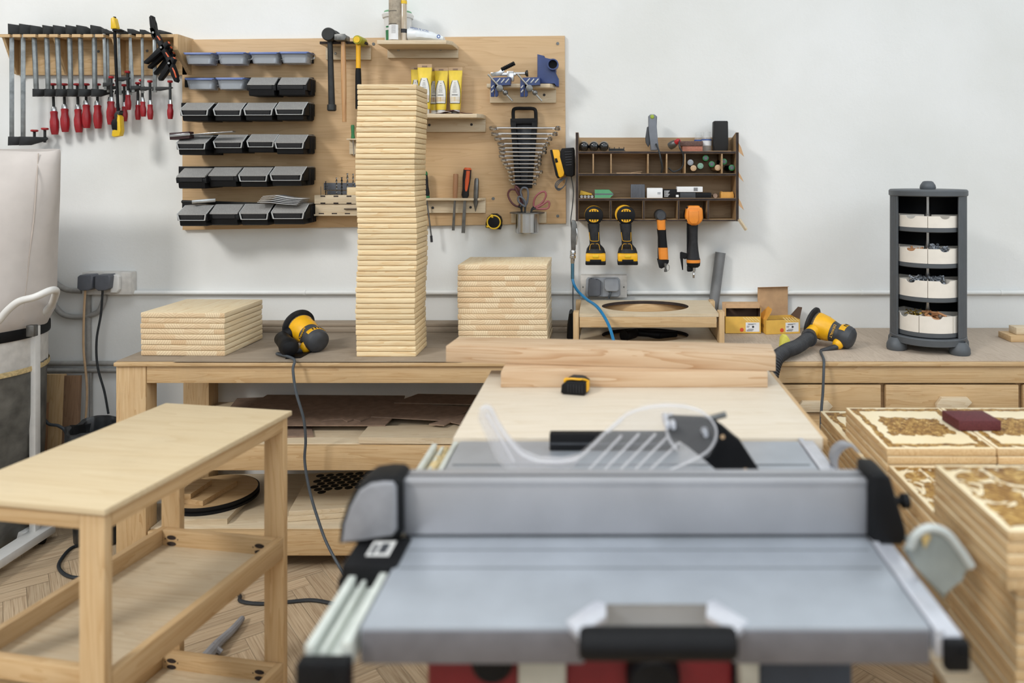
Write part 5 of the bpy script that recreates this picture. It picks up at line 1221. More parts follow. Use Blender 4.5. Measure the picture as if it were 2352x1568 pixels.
mb = MB(); mb.box((x0+.002, Yf, zt-.052), (x1-.008, Yf+.016, zt-.0125), .001); part('rail', mb, M_['birch'], t); mb = MB(); mb.box((x0+.002, Yb_-.016, zt-.052), (x1-.008, Yb_, zt-.0125), .001); part('rail', mb, M_['birch'], t)
mb = MB(); mb.box((x0+.01, Yf+.03, zb+.0005), (x1-.01, Yb_-.03, zb+.0035)); part('base_sheet', mb, M_['birch'], t)
mb = MB(); mb.box((x0+.02, Yf+.03, zt-.05), (x1-.02, Yb_-.018, zt-.046)); part('tray_bottom', mb, M_['walnut_in'], t)
for xa, xb, ya, yb_, h in ((x0-.022, x0-.001, Yf-.004, Yf+.05, .004), (x0-.022, x0-.001, Yb_-.05, Yb_, .004), (x1+.001, x1+.021, Yf-.004, Yf+.05, .006), (x1+.001, x1+.021, Yb_-.05, Yb_, .004)):
    mb = MB(); mb.box((xa, ya, zb), (xb, yb_, zt+h), .001); part('post', mb, M_['ply_edge'] if False else M_['birch_z'], t)
mb = MB(); mb.prism([(Yf+.052, zb+.0005), (Yb_-.052, zb+.0005), (Yb_-.052, zb+.05), (Yf+.2, zb+.05), (Yf+.052, zb+.09)], 'x', x1+.002, x1+.014, .001); part('side_gusset', mb, M_['birch_z'], t)
Y = Yf + .13
t = thing('vacuum_nozzle', 'black vacuum hose fittings lying in the lower round hole of the bench unit', 'nozzle', P(1450, 780, Y))
mb = MB(); a, b = P(1433, 775, Y-.03), P(1462, 777, Y+.03); z0 = zb+.022+.0
a.z = b.z = zb+.026; mb.rod([(.022, 0), (.0225, .08), (.020, .1), (.019, .8), (.014, 1)], a, b, 24); part('connector', mb, M_['black'], t)
mb = MB(); c = V((b.x+.09, b.y+.0, zb+.017)); mb.rod([(.014, 0), (.012, .5), (.016, .9), (.016, 1)], b, c, 18); mb.rod([(.017, 0), (.013, .6), (.012, 1)], c+V((-.004, 0, 0)), c+V((.07, .03, -.002)), 18); part('pipe', mb, M_['black'], t)
# dark bag squeezed beside the unit
mb = MB(); Y = Yb_-.12; mb.loft([ell(P(1311, v, Y), rx, .05, 16, 2.5) for v, rx in ((777, .012), (772, .016), (745, .014), (715, .006))]); solo('black_pouch', 'black pouch standing on the bench at the left of the hole-board unit', 'pouch', mb, M_['black'])

# cartons
def carton(name, lab, loc, rot, w, d, h):
    t = thing(name, lab, 'carton', loc, rot, 'yellow cartons on the bench'); return t
Y = F*(CZ-BZ)/(766-CY); k = S(Y); loc = (P(1707, 0, Y).x, Y, BZ)
w, d, h, H = 81*k, .075, 39*k, .118
t = carton('carton', 'upright open yellow carton on the bench, beside the grey pipe', loc, None, w, d, h)
mb = MB(); mb.box((-w/2, 0, 0), (w/2, .0015, h)); mb.box((-w/2, d, 0), (w/2, d+.0015, H)); mb.box((w/2-.0015, .0015, 0), (w/2, d, H-.012)); mb.box((-w/2, .0015, 0), (-w/2+.0015, d, H-.012)); mb.box((-w/2, 0, 0), (w/2, d, .0015)); part('carton_body', mb, M_['cardy'], t, False)
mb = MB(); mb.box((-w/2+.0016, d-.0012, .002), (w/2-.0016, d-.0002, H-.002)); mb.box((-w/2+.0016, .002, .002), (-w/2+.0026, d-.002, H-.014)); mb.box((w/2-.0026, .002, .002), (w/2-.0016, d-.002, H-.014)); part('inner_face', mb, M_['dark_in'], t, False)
mb = MB(); mb.prism([(d, H), (.012, H+.004), (.004, H+.001), (.001, H-.014), (.003, H-.014), (.006, H-.001), (.012, H+.0025), (d, H-.0015)], 'x', -w/2, w/2-.004, .0004); mb.box((-.012, .01, H+.0035), (.01, .016, H+.006)); part('lid_flap', mb, M_['card'], t, False)
mb = MB(); mb.prism([(-w/2-.012, .07), (-w/2, .072), (-w/2, H+.006), (-w/2-.014, H+.012)], 'y', .002, .0035); part('side_flap', mb, M_['card'], t, False)
def cartlabel(t, w, h, y=-.0008):
    mb = MB(); mb.box((w/2-.062, y, .008), (w/2-.006, y+.001, .046)); o = part('label', mb, M_['paper'], t, False)
    mb = MB(); c = V((w/2-.032, y-.0002, .028)); mb.lathe([(.0001, 0), (.0045, 0)], Matrix.Translation(c) @ RX(90), 18, cap=False)
    for z, a, b in ((.039, .052, .02), (.036, .05, .03), (.030, .056, .046), (.026, .056, .048), (.018, .05, .03), (.014, .056, .03), (.011, .056, .034)): mb.box((w/2-a-.002, y-.0003, z), (w/2-b, y, z+.0016))
    part('label_print', mb, M_['ink'], o, False)
    mb = MB(); c = V((w/2-.078, y, .016)); mb.lathe([(.0001, 0), (.008, 0)], Matrix.Translation(c) @ RX(90), 22, cap=False); part('red_dot', mb, plain('sticker_red', (220, 84, 48), .6), o, False)
    mb = MB()
    for i in range(7): mb.prism([(w/2-.075+i*.012, .067), (w/2-.07+i*.012, .067), (w/2-.05+i*.012, .05), (w/2-.055+i*.012, .05)], 'y', y-.0001+.0004, y+.001) if w/2-.05+i*.012 < w/2 else None
    part('pale_stripes', mb, plain('pale_yellow', (240, 216, 150), .6), t, False)
cartlabel(t, w, h)
Y = F*(CZ-BZ)/(768-CY); loc = (P(1800, 0, Y).x, Y+.01, BZ); Q = RZ(9); w, d, h = .145, .10, .058
t = carton('carton', 'opened yellow carton with its flaps up, left of the right-hand sander', loc, Q, w, d, h)
mb = MB(); mb.box((-w/2, 0, 0), (w/2, .0015, h)); mb.box((-w/2, d-.0015, 0), (w/2, d, h)); mb.box((w/2-.0015, .0015, 0), (w/2, d-.0015, h)); mb.box((-w/2, .0015, 0), (-w/2+.0015, d-.0015, h)); mb.box((-w/2, 0, 0), (w/2, d, .0015)); part('carton_body', mb, M_['cardy'], t, False)
mb = MB(); mb.box((-w/2+.002, .002, h-.02), (w/2-.002, d-.002, h-.018)); part('contents', mb, M_['maroon'], t, False)
mb = MB(); mb.box((-w/2, d-.001, h), (w/2-.012, d+.0006, h+.118)); mb.prism([(d-.001, h+.118), (d-.016, h+.121), (d-.016, h+.1225), (d+.0006, h+.1196)], 'x', -w/2, w/2-.012); part('lid_flap', mb, M_['card'], t, False)
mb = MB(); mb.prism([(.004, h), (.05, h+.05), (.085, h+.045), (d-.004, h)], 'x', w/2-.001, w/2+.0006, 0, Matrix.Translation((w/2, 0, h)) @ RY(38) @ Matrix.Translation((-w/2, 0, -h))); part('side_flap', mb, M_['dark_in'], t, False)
mb = MB(); mb.prism([(.002, h), (.002, h+.035), (.012, h+.052), (.06, h+.056), (d-.004, h)], 'x', -w/2, -w/2+.0015, 0, Matrix.Translation((-w/2, 0, h)) @ RY(34) @ Matrix.Translation((w/2, 0, -h))); part('side_flap', mb, plain('orange_card', (226, 164, 70), .6), t, False)
cartlabel(t, w, h)
mb = MB()
for i in range(4): mb.lathe([(.0045, 0), (.006, 0)], Matrix.Translation((-w/2-.0006, .03+.016*i, .03)) @ RY(90), 14, cap=False)
part('side_print', mb, M_['ink'], t, False)

# grey pipe leaning on the wall, wall pipes
mb = MB(); a, b = P(1639, 700, YW-.052), P(1655, 580, YW-.026); d = (a-b).normalized(); a = a + d*((a.z-BZ-.012)/-d.z if d.z else 0)
mb.rod([(.0215, 0), (.0215, .985), (.0225, 1), (.019, 1), (.019, 0)], a, b, 28); solo('grey_pipe', 'grey plastic pipe leaning against the wall behind the hole-board unit', 'pipe', mb, M_['grey_pvc'])
zc = P(0, 672, YW-.012).z
t = thing('conduit', 'white painted conduit pipe running along the wall above the bench', 'pipe', (P(1200, 0, YW).x, YW-.012, zc))
for ua, ub in ((302, 1338), (1440, 2700)):
    mb = MB(); a, b = P(ua, 672, YW-.012), P(ub, 672, YW-.012); a.z = b.z = zc; mb.tube([a, b], .0095, 14, smooth=False); part('pipe_run', mb, WM, t)
for u in (303, 700, 1230, 1445, 1980, 2300):
    mb = MB(); c = P(u, 672, YW-.012); c.z = zc; mb.tube([c-V((.005, 0, 0)), c+V((.005, 0, 0))], .0112, 14, smooth=False); part('pipe_clip', mb, WM, t)
# sockets
def socket_plate(lab, u0, v0, u1, v1, group):
    y = YW - .045; t = thing('wall_socket', lab, 'socket', P((u0+u1)/2, v1, y), None, group)
    mb = MB(); mb.pb(u0, v0, u1, v1, y, YW-.0005, .004); part('back_box', mb, M_['wallpaint'], t); return t, y
t, y = socket_plate('weatherproof double wall socket right of the middle board stack, one plug in', 1333, 632, 1440, 684, 'double wall sockets')
mb = MB(); silh(mb, [(1346, 642), (1350, 637), (1419, 637), (1424, 642), (1425, 676), (1420, 681), (1349, 681), (1345, 676)], y-.008, .008, .004); part('socket_body', mb, M_['socket'], t)
mb = MB(); silh(mb, [(1352, 641), (1357, 638), (1362, 640), (1372, 640), (1380, 645), (1380, 676), (1374, 680), (1352, 680), (1350, 672)], y-.02, .008, .004); part('socket_cover', mb, M_['dsocket'], t)
mb = MB(); silh(mb, [(1388, 642), (1392, 639), (1416, 639), (1421, 644), (1422, 664), (1417, 669), (1393, 668), (1388, 661)], y-.024, .014, .005); pl = part('plug', mb, M_['socket'], t)
mb = MB(); mb.tube([P(1403, 668, y-.024), P(1401, 676, y-.026), P(1398, 684, y-.02)], .005, 10); part('plug_cable', mb, M_['cable'], pl)
for u in (1339, 1433):
    mb = MB(); c = P(u, 659, y); mb.cyl(c+V((0, -.0015, 0)), c, .003, None, 10); part('screw', mb, M_['dsteel'], t)
t, y = socket_plate('double wall socket with two dark grey plugs, left above the bench end', 188, 625, 300, 677, 'double wall sockets')
for u, nm in ((203, 'left'), (243, 'right')):
    mb = MB(); silh(mb, [(u-17, 634), (u-12, 630), (u+14, 629), (u+18, 634), (u+15, 660), (u+8, 665), (u-10, 666), (u-18, 660)], y-.026, .024, .005); part('plug', mb, M_['dsocket'], t)
mb = MB(); silh(mb, [(256, 634), (260, 630), (272, 630), (276, 635), (276, 664), (270, 672), (256, 672)], y-.012, .011, .005); part('socket_body', mb, M_['white'], t)
for i, (pts, m, r) in enumerate((([(196, 664), (193, 720), (192, 800), (200, 900), (194, 1010), (198, 1120)], 'tan', .0045), ([(236, 664), (232, 720), (222, 780), (224, 840), (240, 900), (249, 950)], 'dcable', .0045))):
    mb = MB(); mb.tube([P(u, v, y-.03+.012*(j > 0)) for j, (u, v) in enumerate(pts)], r, 8); part('plug_cable', mb, M_[m], t)
t = thing('wall_conduits', 'dull painted conduits bending on the wall behind the dust collector', 'pipe', P(200, 850, YW-.02))
for pts, r in (([(105, 628), (122, 645), (150, 664), (188, 668)], .011), ([(122, 680), (128, 705), (150, 724), (190, 727), (225, 716), (238, 690), (239, 676)], .011), ([(203, 676), (203, 836)], .0105), ([(60, 834), (330, 834)], .010), ([(60, 850), (330, 850)], .010), ([(208, 850), (208, 1010)], .006)):
    mb = MB(); mb.tube([P(u, v, YW-.016) for u, v in pts], r, 12, 8, smooth=len(pts) > 2); part('pipe_run', mb, plain('old_paint_%d' % len(bpy.data.materials), (160, 158, 154), .6, var=.1), t)

# ---------------------------------------------------------------- random orbit sanders (built along +x from pad to head)
def sander(lab, M, canister):
    t = thing('orbital_sander', lab, 'sander', M.translation, Matrix(M.to_3x3()).to_4x4(), 'random orbit sanders')
    X = RY(90)
    mb = MB(); mb.lathe([(.058, 0), (.0625, .003), (.0625, .010), (.055, .014), (.04, .016)], X, 40); part('sanding_pad', mb, M_['black_dusty'], t, False)
    mb = MB(); mb.lathe([(.044, .014), (.050, .024), (.0485, .028)], X, 32); part('dust_skirt', mb, M_['dsteel'] if False else M_['charcoal'], t, False)
    mb = MB(); mb.lathe([(.049, .022), (.0495, .034), (.0475, .060), (.0435, .080), (.040, .090)], X, 36); yb = part('yellow_housing', mb, M_['yellow'], t, False)
    mb = MB()
    for a, l in ((-70, .018), (-35, .008), (150, .018)):
        Q = Matrix.Rotation(R(a), 4, 'X'); mb.box((.040, -.004, .046), (.040+.022, .004, .0492), .001, Q)
    part('housing_slots', mb, M_['darkedge'], yb, False)
    mb = MB(); mb.lathe([(.0405, .086), (.0385, .096), (.036, .108), (.0365, .118), (.038, .124)], X, 36); part('grip_band', mb, M_['charcoal'], t, False)
    mb = MB(); mb.lathe([(.0385, .122), (.0425, .134), (.0435, .150), (.040, .165), (.030, .174), (.012, .178), (.001, .1785)], X, 36); part('motor_head', mb, M_['charcoal'], t, False)
    mb = MB(); mb.lathe([(.0395, .120), (.0438, .133), (.0445, .142), (.0425, .144)], X, 30, R(60), R(230), False); mb.sphere((.133, -.030, -.028), .021, 18); bd = part('yellow_band', mb, M_['yellow'], t, False)
    mb = MB()
    for a in range(100, 200, 14):
        Q = Matrix.Rotation(R(a), 4, 'X')
        mb.box((.130, -.002, -.0452), (.142, .002, -.0440), 0, Q)
    part('vent_slots', mb, M_['black'], bd, False)
    # dust port towards the viewer (-y) and down
    p0, p1 = V((.034, -.040, -.012)), V((.030, -.078, -.030))
    mb = MB(); mb.rod([(.024, 0), (.0225, .7), (.021, 1)], p0, p1, 24); part('dust_outlet', mb, M_['yellow'] if not canister else M_['black'], t, False)
    mb = MB(); q0 = V((.135, -.042, -.036)); mb.rod([(.0105, 0), (.009, .5), (.0075, 1)], q0, q0+V((-.035, -.052, -.022)), 14); part('cord_sleeve', mb, M_['rubber'], t, False)
    text('lettering', 'DEWALT', .013, M @ Matrix.Translation((.103, -.0368, .012)) @ RX(72) @ RZ(-90), M_['yellow'], t, .0012)
    return t, M @ p1, (M @ (p1) - M @ p0).normalized(), M @ (q0+V((-.035, -.052, -.022)))
c = G(686, 776, BZ)
M = Matrix.Translation((P(684, 0, 2.98).x, 2.98, BZ+.082)) @ RZ(-42) @ RY(15)
t, p1, dr, cd = sander('left orbital sander with a black dust canister, lying between the pine stacks', M, True)
e = P(664, 775, 2.80); e.z = BZ+.036
mb = MB(); mb.rod([(.021, 0), (.027, .06), (.0275, .35), (.029, .55), (.033, .72), (.0325, .84), (.026, .94), (.010, 1)], p1 - dr*.004, e + (e-p1).normalized()*.028, 28); part('dust_canister', mb, M_['black'], t)
mb = MB(); mb.tube([cd, V((cd.x-.012, cd.y-.03, max(cd.z-.012, BZ+.008))), V((P(674, 815, 2.74).x, 2.742, BZ+.009)), P(673, 850, 2.715), P(680, 900, 2.70), P(697, 960, 2.69), P(702, 1010, 2.69), P(700, 1060, 2.69), P(712, 1130, 2.67), P(733, 1200, 2.64), P(752, 1250, 2.61), P(785, 1310, 2.56), G(840, 1400, .006), G(960, 1470, .006)], .0048, 8, 8); part('power_cord', mb, M_['cable'], t)
c = G(1880, 776, BZ)
M = Matrix.Translation((P(1862, 0, 3.03).x, 3.03, BZ+.082)) @ RZ(-38) @ RY(15)
t, p1, dr, cd = sander('right orbital sander with a black ribbed hose, lying near the cartons', M, False)
c0_ = p1 - dr*.008; c1_ = V((P(1858, 0, 2.90).x, 2.90, BZ+.045))
mb = MB(); mb.rod([(.0235, 0), (.024, .25), (.0285, .3), (.0285, .62), (.0275, .66), (.0295, .7), (.0295, 1)], c0_, c1_, 24); part('hose_cuff', mb, M_['rubber'], t)
a = c1_ + (c0_-c1_).normalized()*.01; pts = [a, V((P(1832, 0, 2.83).x, 2.83, BZ+.034)), V((P(1802, 0, 2.76).x, 2.76, BZ+.030)), V((P(1778, 0, 2.69).x, 2.69, BZ+.004)), V((P(1764, 0, 2.64).x, 2.63, BZ-.12)), V((P(1762, 0, 2.6).x, 2.57, .3)), V((.47, 2.52, .03))]
q = catmull(pts, 16); mb = MB()
# corrugated hose: alternate radii along a finely resampled path
def resample(q, step):
    out = [q[0]]; acc = 0
    for a, b in zip(q, q[1:]):
        L = (b-a).length; s = step - acc
        while s <= L: out.append(a + (b-a)*(s/L)); s += step
        acc = (acc + L) % step
    return out
rs = resample(q, .0032); mb.tube(rs, .025, 16, smooth=False, rad=lambda s: .0215 if int(round(s*(len(rs)-1))) % 3 == 0 else .0258); part('ribbed_hose', mb, M_['rubber'], t, sharp=.35)
mb = MB(); mb.tube([cd, V((cd.x-.01, cd.y-.03, max(cd.z-.012, BZ+.007))), V((P(1886, 0, 2.84).x, 2.84, BZ+.006)), V((P(1892, 0, 2.745).x, 2.745, BZ+.006)), P(1892, 848, 2.722), P(1890, 900, 2.71), P(1886, 960, 2.70), P(1886, 1100, 2.70), P(1880, 1300, 2.7)], .0048, 8, 8); part('power_cord', mb, M_['cable'], t)
# black strap under the left sander, yellow scrap
mb = MB(); q = [G(655, 824, BZ+.002), G(668, 818, BZ+.002), G(728, 790, BZ+.002), G(742, 789, BZ+.002), G(738, 796, BZ+.002), G(690, 822, BZ+.002)]; mb.prism([(p.x, p.y) for p in q], 'z', BZ+.0016, BZ+.004); solo('rubber_strip', 'flat black rubber strip on the bench edge under the left sander', 'strip', mb, M_['black'])
mb = MB(); Y = 2.93; q = [P(u, v, Y) for u, v in ((1791, 800), (1793, 776), (1798, 769), (1806, 769), (1811, 776), (1818, 796))]; zmin = BZ+.0005
mb.prism([(p.x, max(p.z, zmin)) for p in q], 'y', Y-.02, Y+.02, .003); solo('foam_scrap', 'yellow foam scrap standing on the bench in front of the open carton', 'foam', mb, plain('yellow_foam', (224, 214, 96), .8))
# wood bits at the right edge of the frame
mb = MB(); Y = 3.05; a = P(2322, 0, Y).x; mb.box((a, Y, BZ), (a+.16, Y+.10, BZ+.024), .002); solo('wood_offcut', 'lower wooden offcut on the bench at the right edge of the picture', 'offcut', mb, M_['birch'], 'offcuts at the right end')
mb = MB(); mb.box((a+.032, Y+.02, BZ+.0245), (a+.16, Y+.08, BZ+.052), .002); solo('wood_offcut', 'upper wooden offcut stacked at the right edge of the bench', 'offcut', mb, M_['birch_pale'], 'offcuts at the right end')

# ---------------------------------------------------------------- rotating carousel organiser
Yc = 2.955; k = S(Yc); cxx = P(2131, 0, Yc).x; RA = 82*k
t = thing('parts_carousel', 'slate grey cylindrical carousel with four tiers of cream trays on the bench', 'organiser', (cxx, Yc, BZ))
TM = Matrix.Translation((cxx, Yc, BZ)) @ RZ(-22.5); z = lambda v: P(0, v, Yc-RA*.98).z - BZ
z0 = z(800); z1 = z(780); zt0, zt1 = z(452), z(440)
mb = MB(); mb.lathe([(RA*.9, z0), (RA*1.0, z0+.004), (RA*1.01, z0+.026), (RA*.98, z0+.030)], TM, 56); part('base_plate', mb, M_['caro'], t)
mb = MB(); mb.lathe([(RA*1.01, zt0), (RA*1.035, zt0+.003), (RA*1.035, zt0+.019), (RA*1.0, zt0+.024)], TM, 56); part('top_plate', mb, M_['caro'], t)
mb = MB(); mb.lathe([(.026, zt0+.022), (.029, zt0+.030), (.027, zt0+.040), (.019, zt0+.052), (.013, zt0+.055), (.001, zt0+.0555)], TM, 28); part('top_knob', mb, M_['caro'], t)
for sx, sy in ((-1, -1), (1, -1), (-1, 1), (1, 1)):
    c = TM @ Matrix.Translation((sx*RA*.80, sy*RA*.5, 0)); mb = MB(); mb.lathe([(.034, 0), (.037, .006), (.036, .022), (.029, .036), (.020, .046), (.020, z0+.002)], c, 28); part('foot', mb, M_['caro'], t)
# ribbed shell open at the front
mb = MB(); vs, fs = [], []; a0, a1 = R(-38), R(218); n = 150; prof = []
for i in range(n+1):
    a = a0 + (a1-a0)*i/n; r = RA*(1.0 if i % 3 else .985); prof.append((a, r))
for zz_ in (z0+.029, zt0+.001):
    for a, r in prof: vs.append((r*math.cos(a), r*math.sin(a), zz_))
    for a, r in prof: vs.append((RA*.955*math.cos(a), RA*.955*math.sin(a), zz_))
m = n+1
for i in range(n): fs += [(i, i+1, 2*m+i+1, 2*m+i), (m+i, 3*m+i, 3*m+i+1, m+i+1)]
for i in (0, n): fs.append((i, 2*m+i, 3*m+i, m+i))
mb._add(vs, fs, TM); part('ribbed_shell', mb, M_['caro'], t, sharp=.3)
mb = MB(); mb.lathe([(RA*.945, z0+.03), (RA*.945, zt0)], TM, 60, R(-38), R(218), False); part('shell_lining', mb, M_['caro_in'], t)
mb = MB(); mb.lathe([(.009, z0+.03), (.009, zt0)], TM, 20); part('centre_pole', mb, M_['chrome'], t)
rnd = random.Random(21)
for q, (va, vb) in enumerate(((498, 522), (574, 605), (648, 684), (730, 766))):
    zb_, ztop = z(vb+3), z(va)
    Rr = RA*.90
    mb = MB(); mb.lathe([(Rr*.98, zb_-.016), (Rr, zb_-.014), (Rr, zb_)], TM, 56); sh = part('tier_plate', mb, M_['caro'], t)
    hgt = max(ztop - zb_, .030); ns = 6
    for s in range(ns):
        a0, a1 = 2*PI*s/ns - PI/2 + .012 - (.25 if q == 3 else 0), 2*PI*(s+1)/ns - PI/2 - .012 - (.25 if q == 3 else 0)
        if math.sin((a0+a1)/2) > .6: continue
        mb = MB(); n = 24; vs, fs = [], []
        for zz_ in (0, 1):
            for rr in (Rr*.985, Rr*.955):
                for i in range(n+1):
                    f = i/n; a = a0+(a1-a0)*f; notch = max(0, 1-((f-.5)/.16)**2)**.5*.011 if zz_ else 0
                    vs.append((rr*math.cos(a), rr*math.sin(a), zb_+.001+hgt*zz_-notch))
        m = n+1
        for i in range(n): fs += [(i, i+1, 2*m+i+1, 2*m+i), (m+i, 3*m+i, 3*m+i+1, m+i+1), (2*m+i, 2*m+i+1, 3*m+i+1, 3*m+i)]
        for i in (0, n): fs.append((i, 2*m+i, 3*m+i, m+i))
        mb._add(vs, fs, TM)
        for a in (a0, a1):
            c_, s_ = math.cos(a), math.sin(a); nx, ny = -s_*.0009, c_*.0009
            mb._add([(r*c_+sg*nx, r*s_+sg*ny, zb_+.001+h) for h in (0, hgt) for r in (.015, Rr*.96) for sg in (-1, 1)], [(0, 1, 3, 2), (4, 6, 7, 5), (0, 2, 6, 4), (1, 5, 7, 3), (0, 4, 5, 1), (2, 3, 7, 6)], TM)
        part('tray', mb, M_['cream'], sh)
    # contents
    fill = {1: (('dowel', -1), ('screws', 1)), 2: (('screws', -1), ('screws', 1)), 3: (('brass', -1), ('dowel', 1))}.get(q, ())
    for kind, side in fill:
        mb = MB()
        for i in range(46 if kind != 'dowel' else 22):
            a = -PI/2 + side*rnd.uniform(.12, .85) - (.25 if q == 3 else 0); r = RA*rnd.uniform(.3, .70); hz = zb_+hgt*(rnd.uniform(.55, 1.12) if not (q == 1 and kind == 'dowel') else rnd.uniform(.5, .85))
            c = TM @ V((r*math.cos(a), r*math.sin(a), hz)); d = V((rnd.uniform(-1, 1), rnd.uniform(-1, 1), rnd.uniform(-.5, .5))).normalized()
            L = .014; 
            if kind == 'dowel': mb.cyl(c-d*.016, c+d*.016, .0042, None, 10)
            elif kind == 'brass': mb.cyl(c-d*L, c+d*L, .0012, None, 6); mb.cyl(c+d*L, c+d*(L+.003), .0016, .004, 8)
            else: mb.cyl(c-d*.008, c+d*.008, .003, None, 6); mb.cyl(c+d*.008, c+d*.013, .0055, None, 6)
        o = part({'dowel': 'wooden_dowels', 'brass': 'brass_screws', 'screws': 'zinc_bolts'}[kind], mb, M_[{'dowel': 'dowel', 'brass': 'brass', 'screws': 'screws'}[kind]], sh, sharp=.4); o['kind'] = 'stuff'
# ================================================================ dust collector at the left edge
Yd = 2.95; k = S(Yd); xa = P(-75, 0, Yd).x
t = thing('dust_collector', 'dust collector with a big white canvas bag above a grey drum, at the left edge', 'dust collector', (xa, Yd, 0))
def zv(v): return P(0, v, Yd).z
rings = []
for i, (v, rx, ry) in enumerate(((345, 210, .03), (352, 211, .05), (380, 209, .10), (450, 203, .16), (540, 190, .20), (610, 182, .22), (690, 176, .24), (722, 172, .25), (742, 160, .245), (756, 152, .245))):
    rr = []
    for j in range(56):
        a = 2*PI*j/56; w = 1 + .010*math.sin(a*7+i*.8) + .007*math.sin(a*13-i)
        dz = .006*math.sin(a*3+.5) if i < 2 else .004*math.sin(a*5+i*1.7)
        rr.append(V((xa + rx*k*w*math.cos(a), Yd + ry*w*math.sin(a), zv(v)+dz)))
    rings.append(rr)
mb = MB(); mb.loft(rings); bag = part('filter_bag', mb, M_['felt'], t)
mb = MB(); seam = [(88, 352), (84, 420), (78, 500), (68, 580), (62, 640), (56, 690), (52, 735)]
pts = []; tbl = [(345, 210, .03), (352, 211, .05), (380, 209, .10), (450, 203, .16), (540, 190, .20), (610, 182, .22), (690, 176, .24), (722, 172, .25), (742, 160, .245), (756, 152, .245)]
for u, v in seam:
    y = Yd - .1
    for it in range(12):
        zz_ = P(0, v, y).z; ve = CY + (CZ - zz_)/k; x = P(u, 0, y).x
        for (va, ra, ya), (vb, rb, yb2_) in zip(tbl, tbl[1:]):
            if va <= ve <= vb: f = (ve-va)/(vb-va); rx = (ra+(rb-ra)*f)*k; ry = ya+(yb2_-ya)*f; break
        c_ = max(-.98, min(.98, (x-xa)/rx)); y = .5*y + .5*(Yd - ry*math.sqrt(1-c_*c_)*1.03 - .003)
    pts.append(P(u, v, y))
mb.tube(pts, .0021, 6); part('seam', mb, plain('seam_thread', (200, 188, 178), .9), bag)
TM = Matrix.Translation((xa, Yd, 0)); rd = 152*k
mb = MB(); mb.lathe([(rd+.006, zv(772)), (rd+.008, zv(768)), (rd+.008, zv(752)), (rd+.006, zv(748))], TM, 56, cap=False); part('clamp_strap', mb, M_['black'], t)
mb = MB(); c = V((P(80, 0, Yd-.05).x, Yd-.06, zv(752))); mb.box((c.x-.018, c.y-.012, c.z-.02), (c.x+.012, c.y+.012, c.z+.022), .003); part('strap_buckle', mb, M_['dsteel'], t)
mb = MB(); mb.lathe([(rd, zv(850)), (rd, zv(760)), (rd-.01, zv(756))], TM, 56, cap=False); part('drum', mb, M_['wallpaint'], t)
rings = []
for i, (v, f) in enumerate(((838, 1.0), (870, 1.0), (950, .98), (1030, .95), (1100, .93), (1180, .9), (1230, .82), (1258, .62))):
    rings.append([V((xa+rd*f*(1+.012*math.sin(a*6+i)+.01*math.sin(a*11-2*i))*math.cos(a), Yd+rd*f*(1+.012*math.sin(a*6+i))*math.sin(a), zv(v)+.004*math.sin(a*4+i))) for a in [2*PI*j/56 for j in range(56)]])
mb = MB(); mb.loft(rings[::-1]); part('collection_bag', mb, M_['bagclear'], t)
mb = MB(); mb.lathe([(rd+.004, zv(850)), (rd+.006, zv(846)), (rd+.004, zv(838))], TM, 48, cap=False); part('bag_band', mb, M_['dust'], t)
xp = P(80, 0, Yd).x
mb = MB(); mb.box((xp-.012, Yd-.014, .06), (xp+.012, Yd+.014, zv(748)), .002); part('post', mb, M_['white'], t)
mb = MB(); mb.box((xp-.03, Yd-.006, .10), (xp-.013, Yd+.01, zv(755)), .001); part('post', mb, M_['black'], t)
xf = P(94, 0, Yd).x
mb = MB(); mb.box((xp-.02, Yd-.55, .03), (xp+.045, Yd+.05, .062), .004); mb.box((xa-.3, Yd-.02, .03), (xp-.021, Yd+.03, .062), .003); part('base_frame', mb, M_['white'], t)
for yy in (Yd-.5, Yd+.02):
    mb = MB(); mb.cyl((xp-.01, yy, .0155), (xp+.02, yy, .0155), .015, None, 20); part('wheel', mb, M_['black'], t)
y = Yd - .22; mb = MB()
mb.tube([P(-60, 770, y), P(-10, 742, y), P(18, 712, y), P(44, 692, y), P(80, 682, y), P(112, 668, y+.02), P(126, 666, y+.06), P(128, 674, y+.14), P(118, 700, y+.22), P(100, 718, y+.24)], .0125, 14); part('push_handle', mb, M_['white'], t)
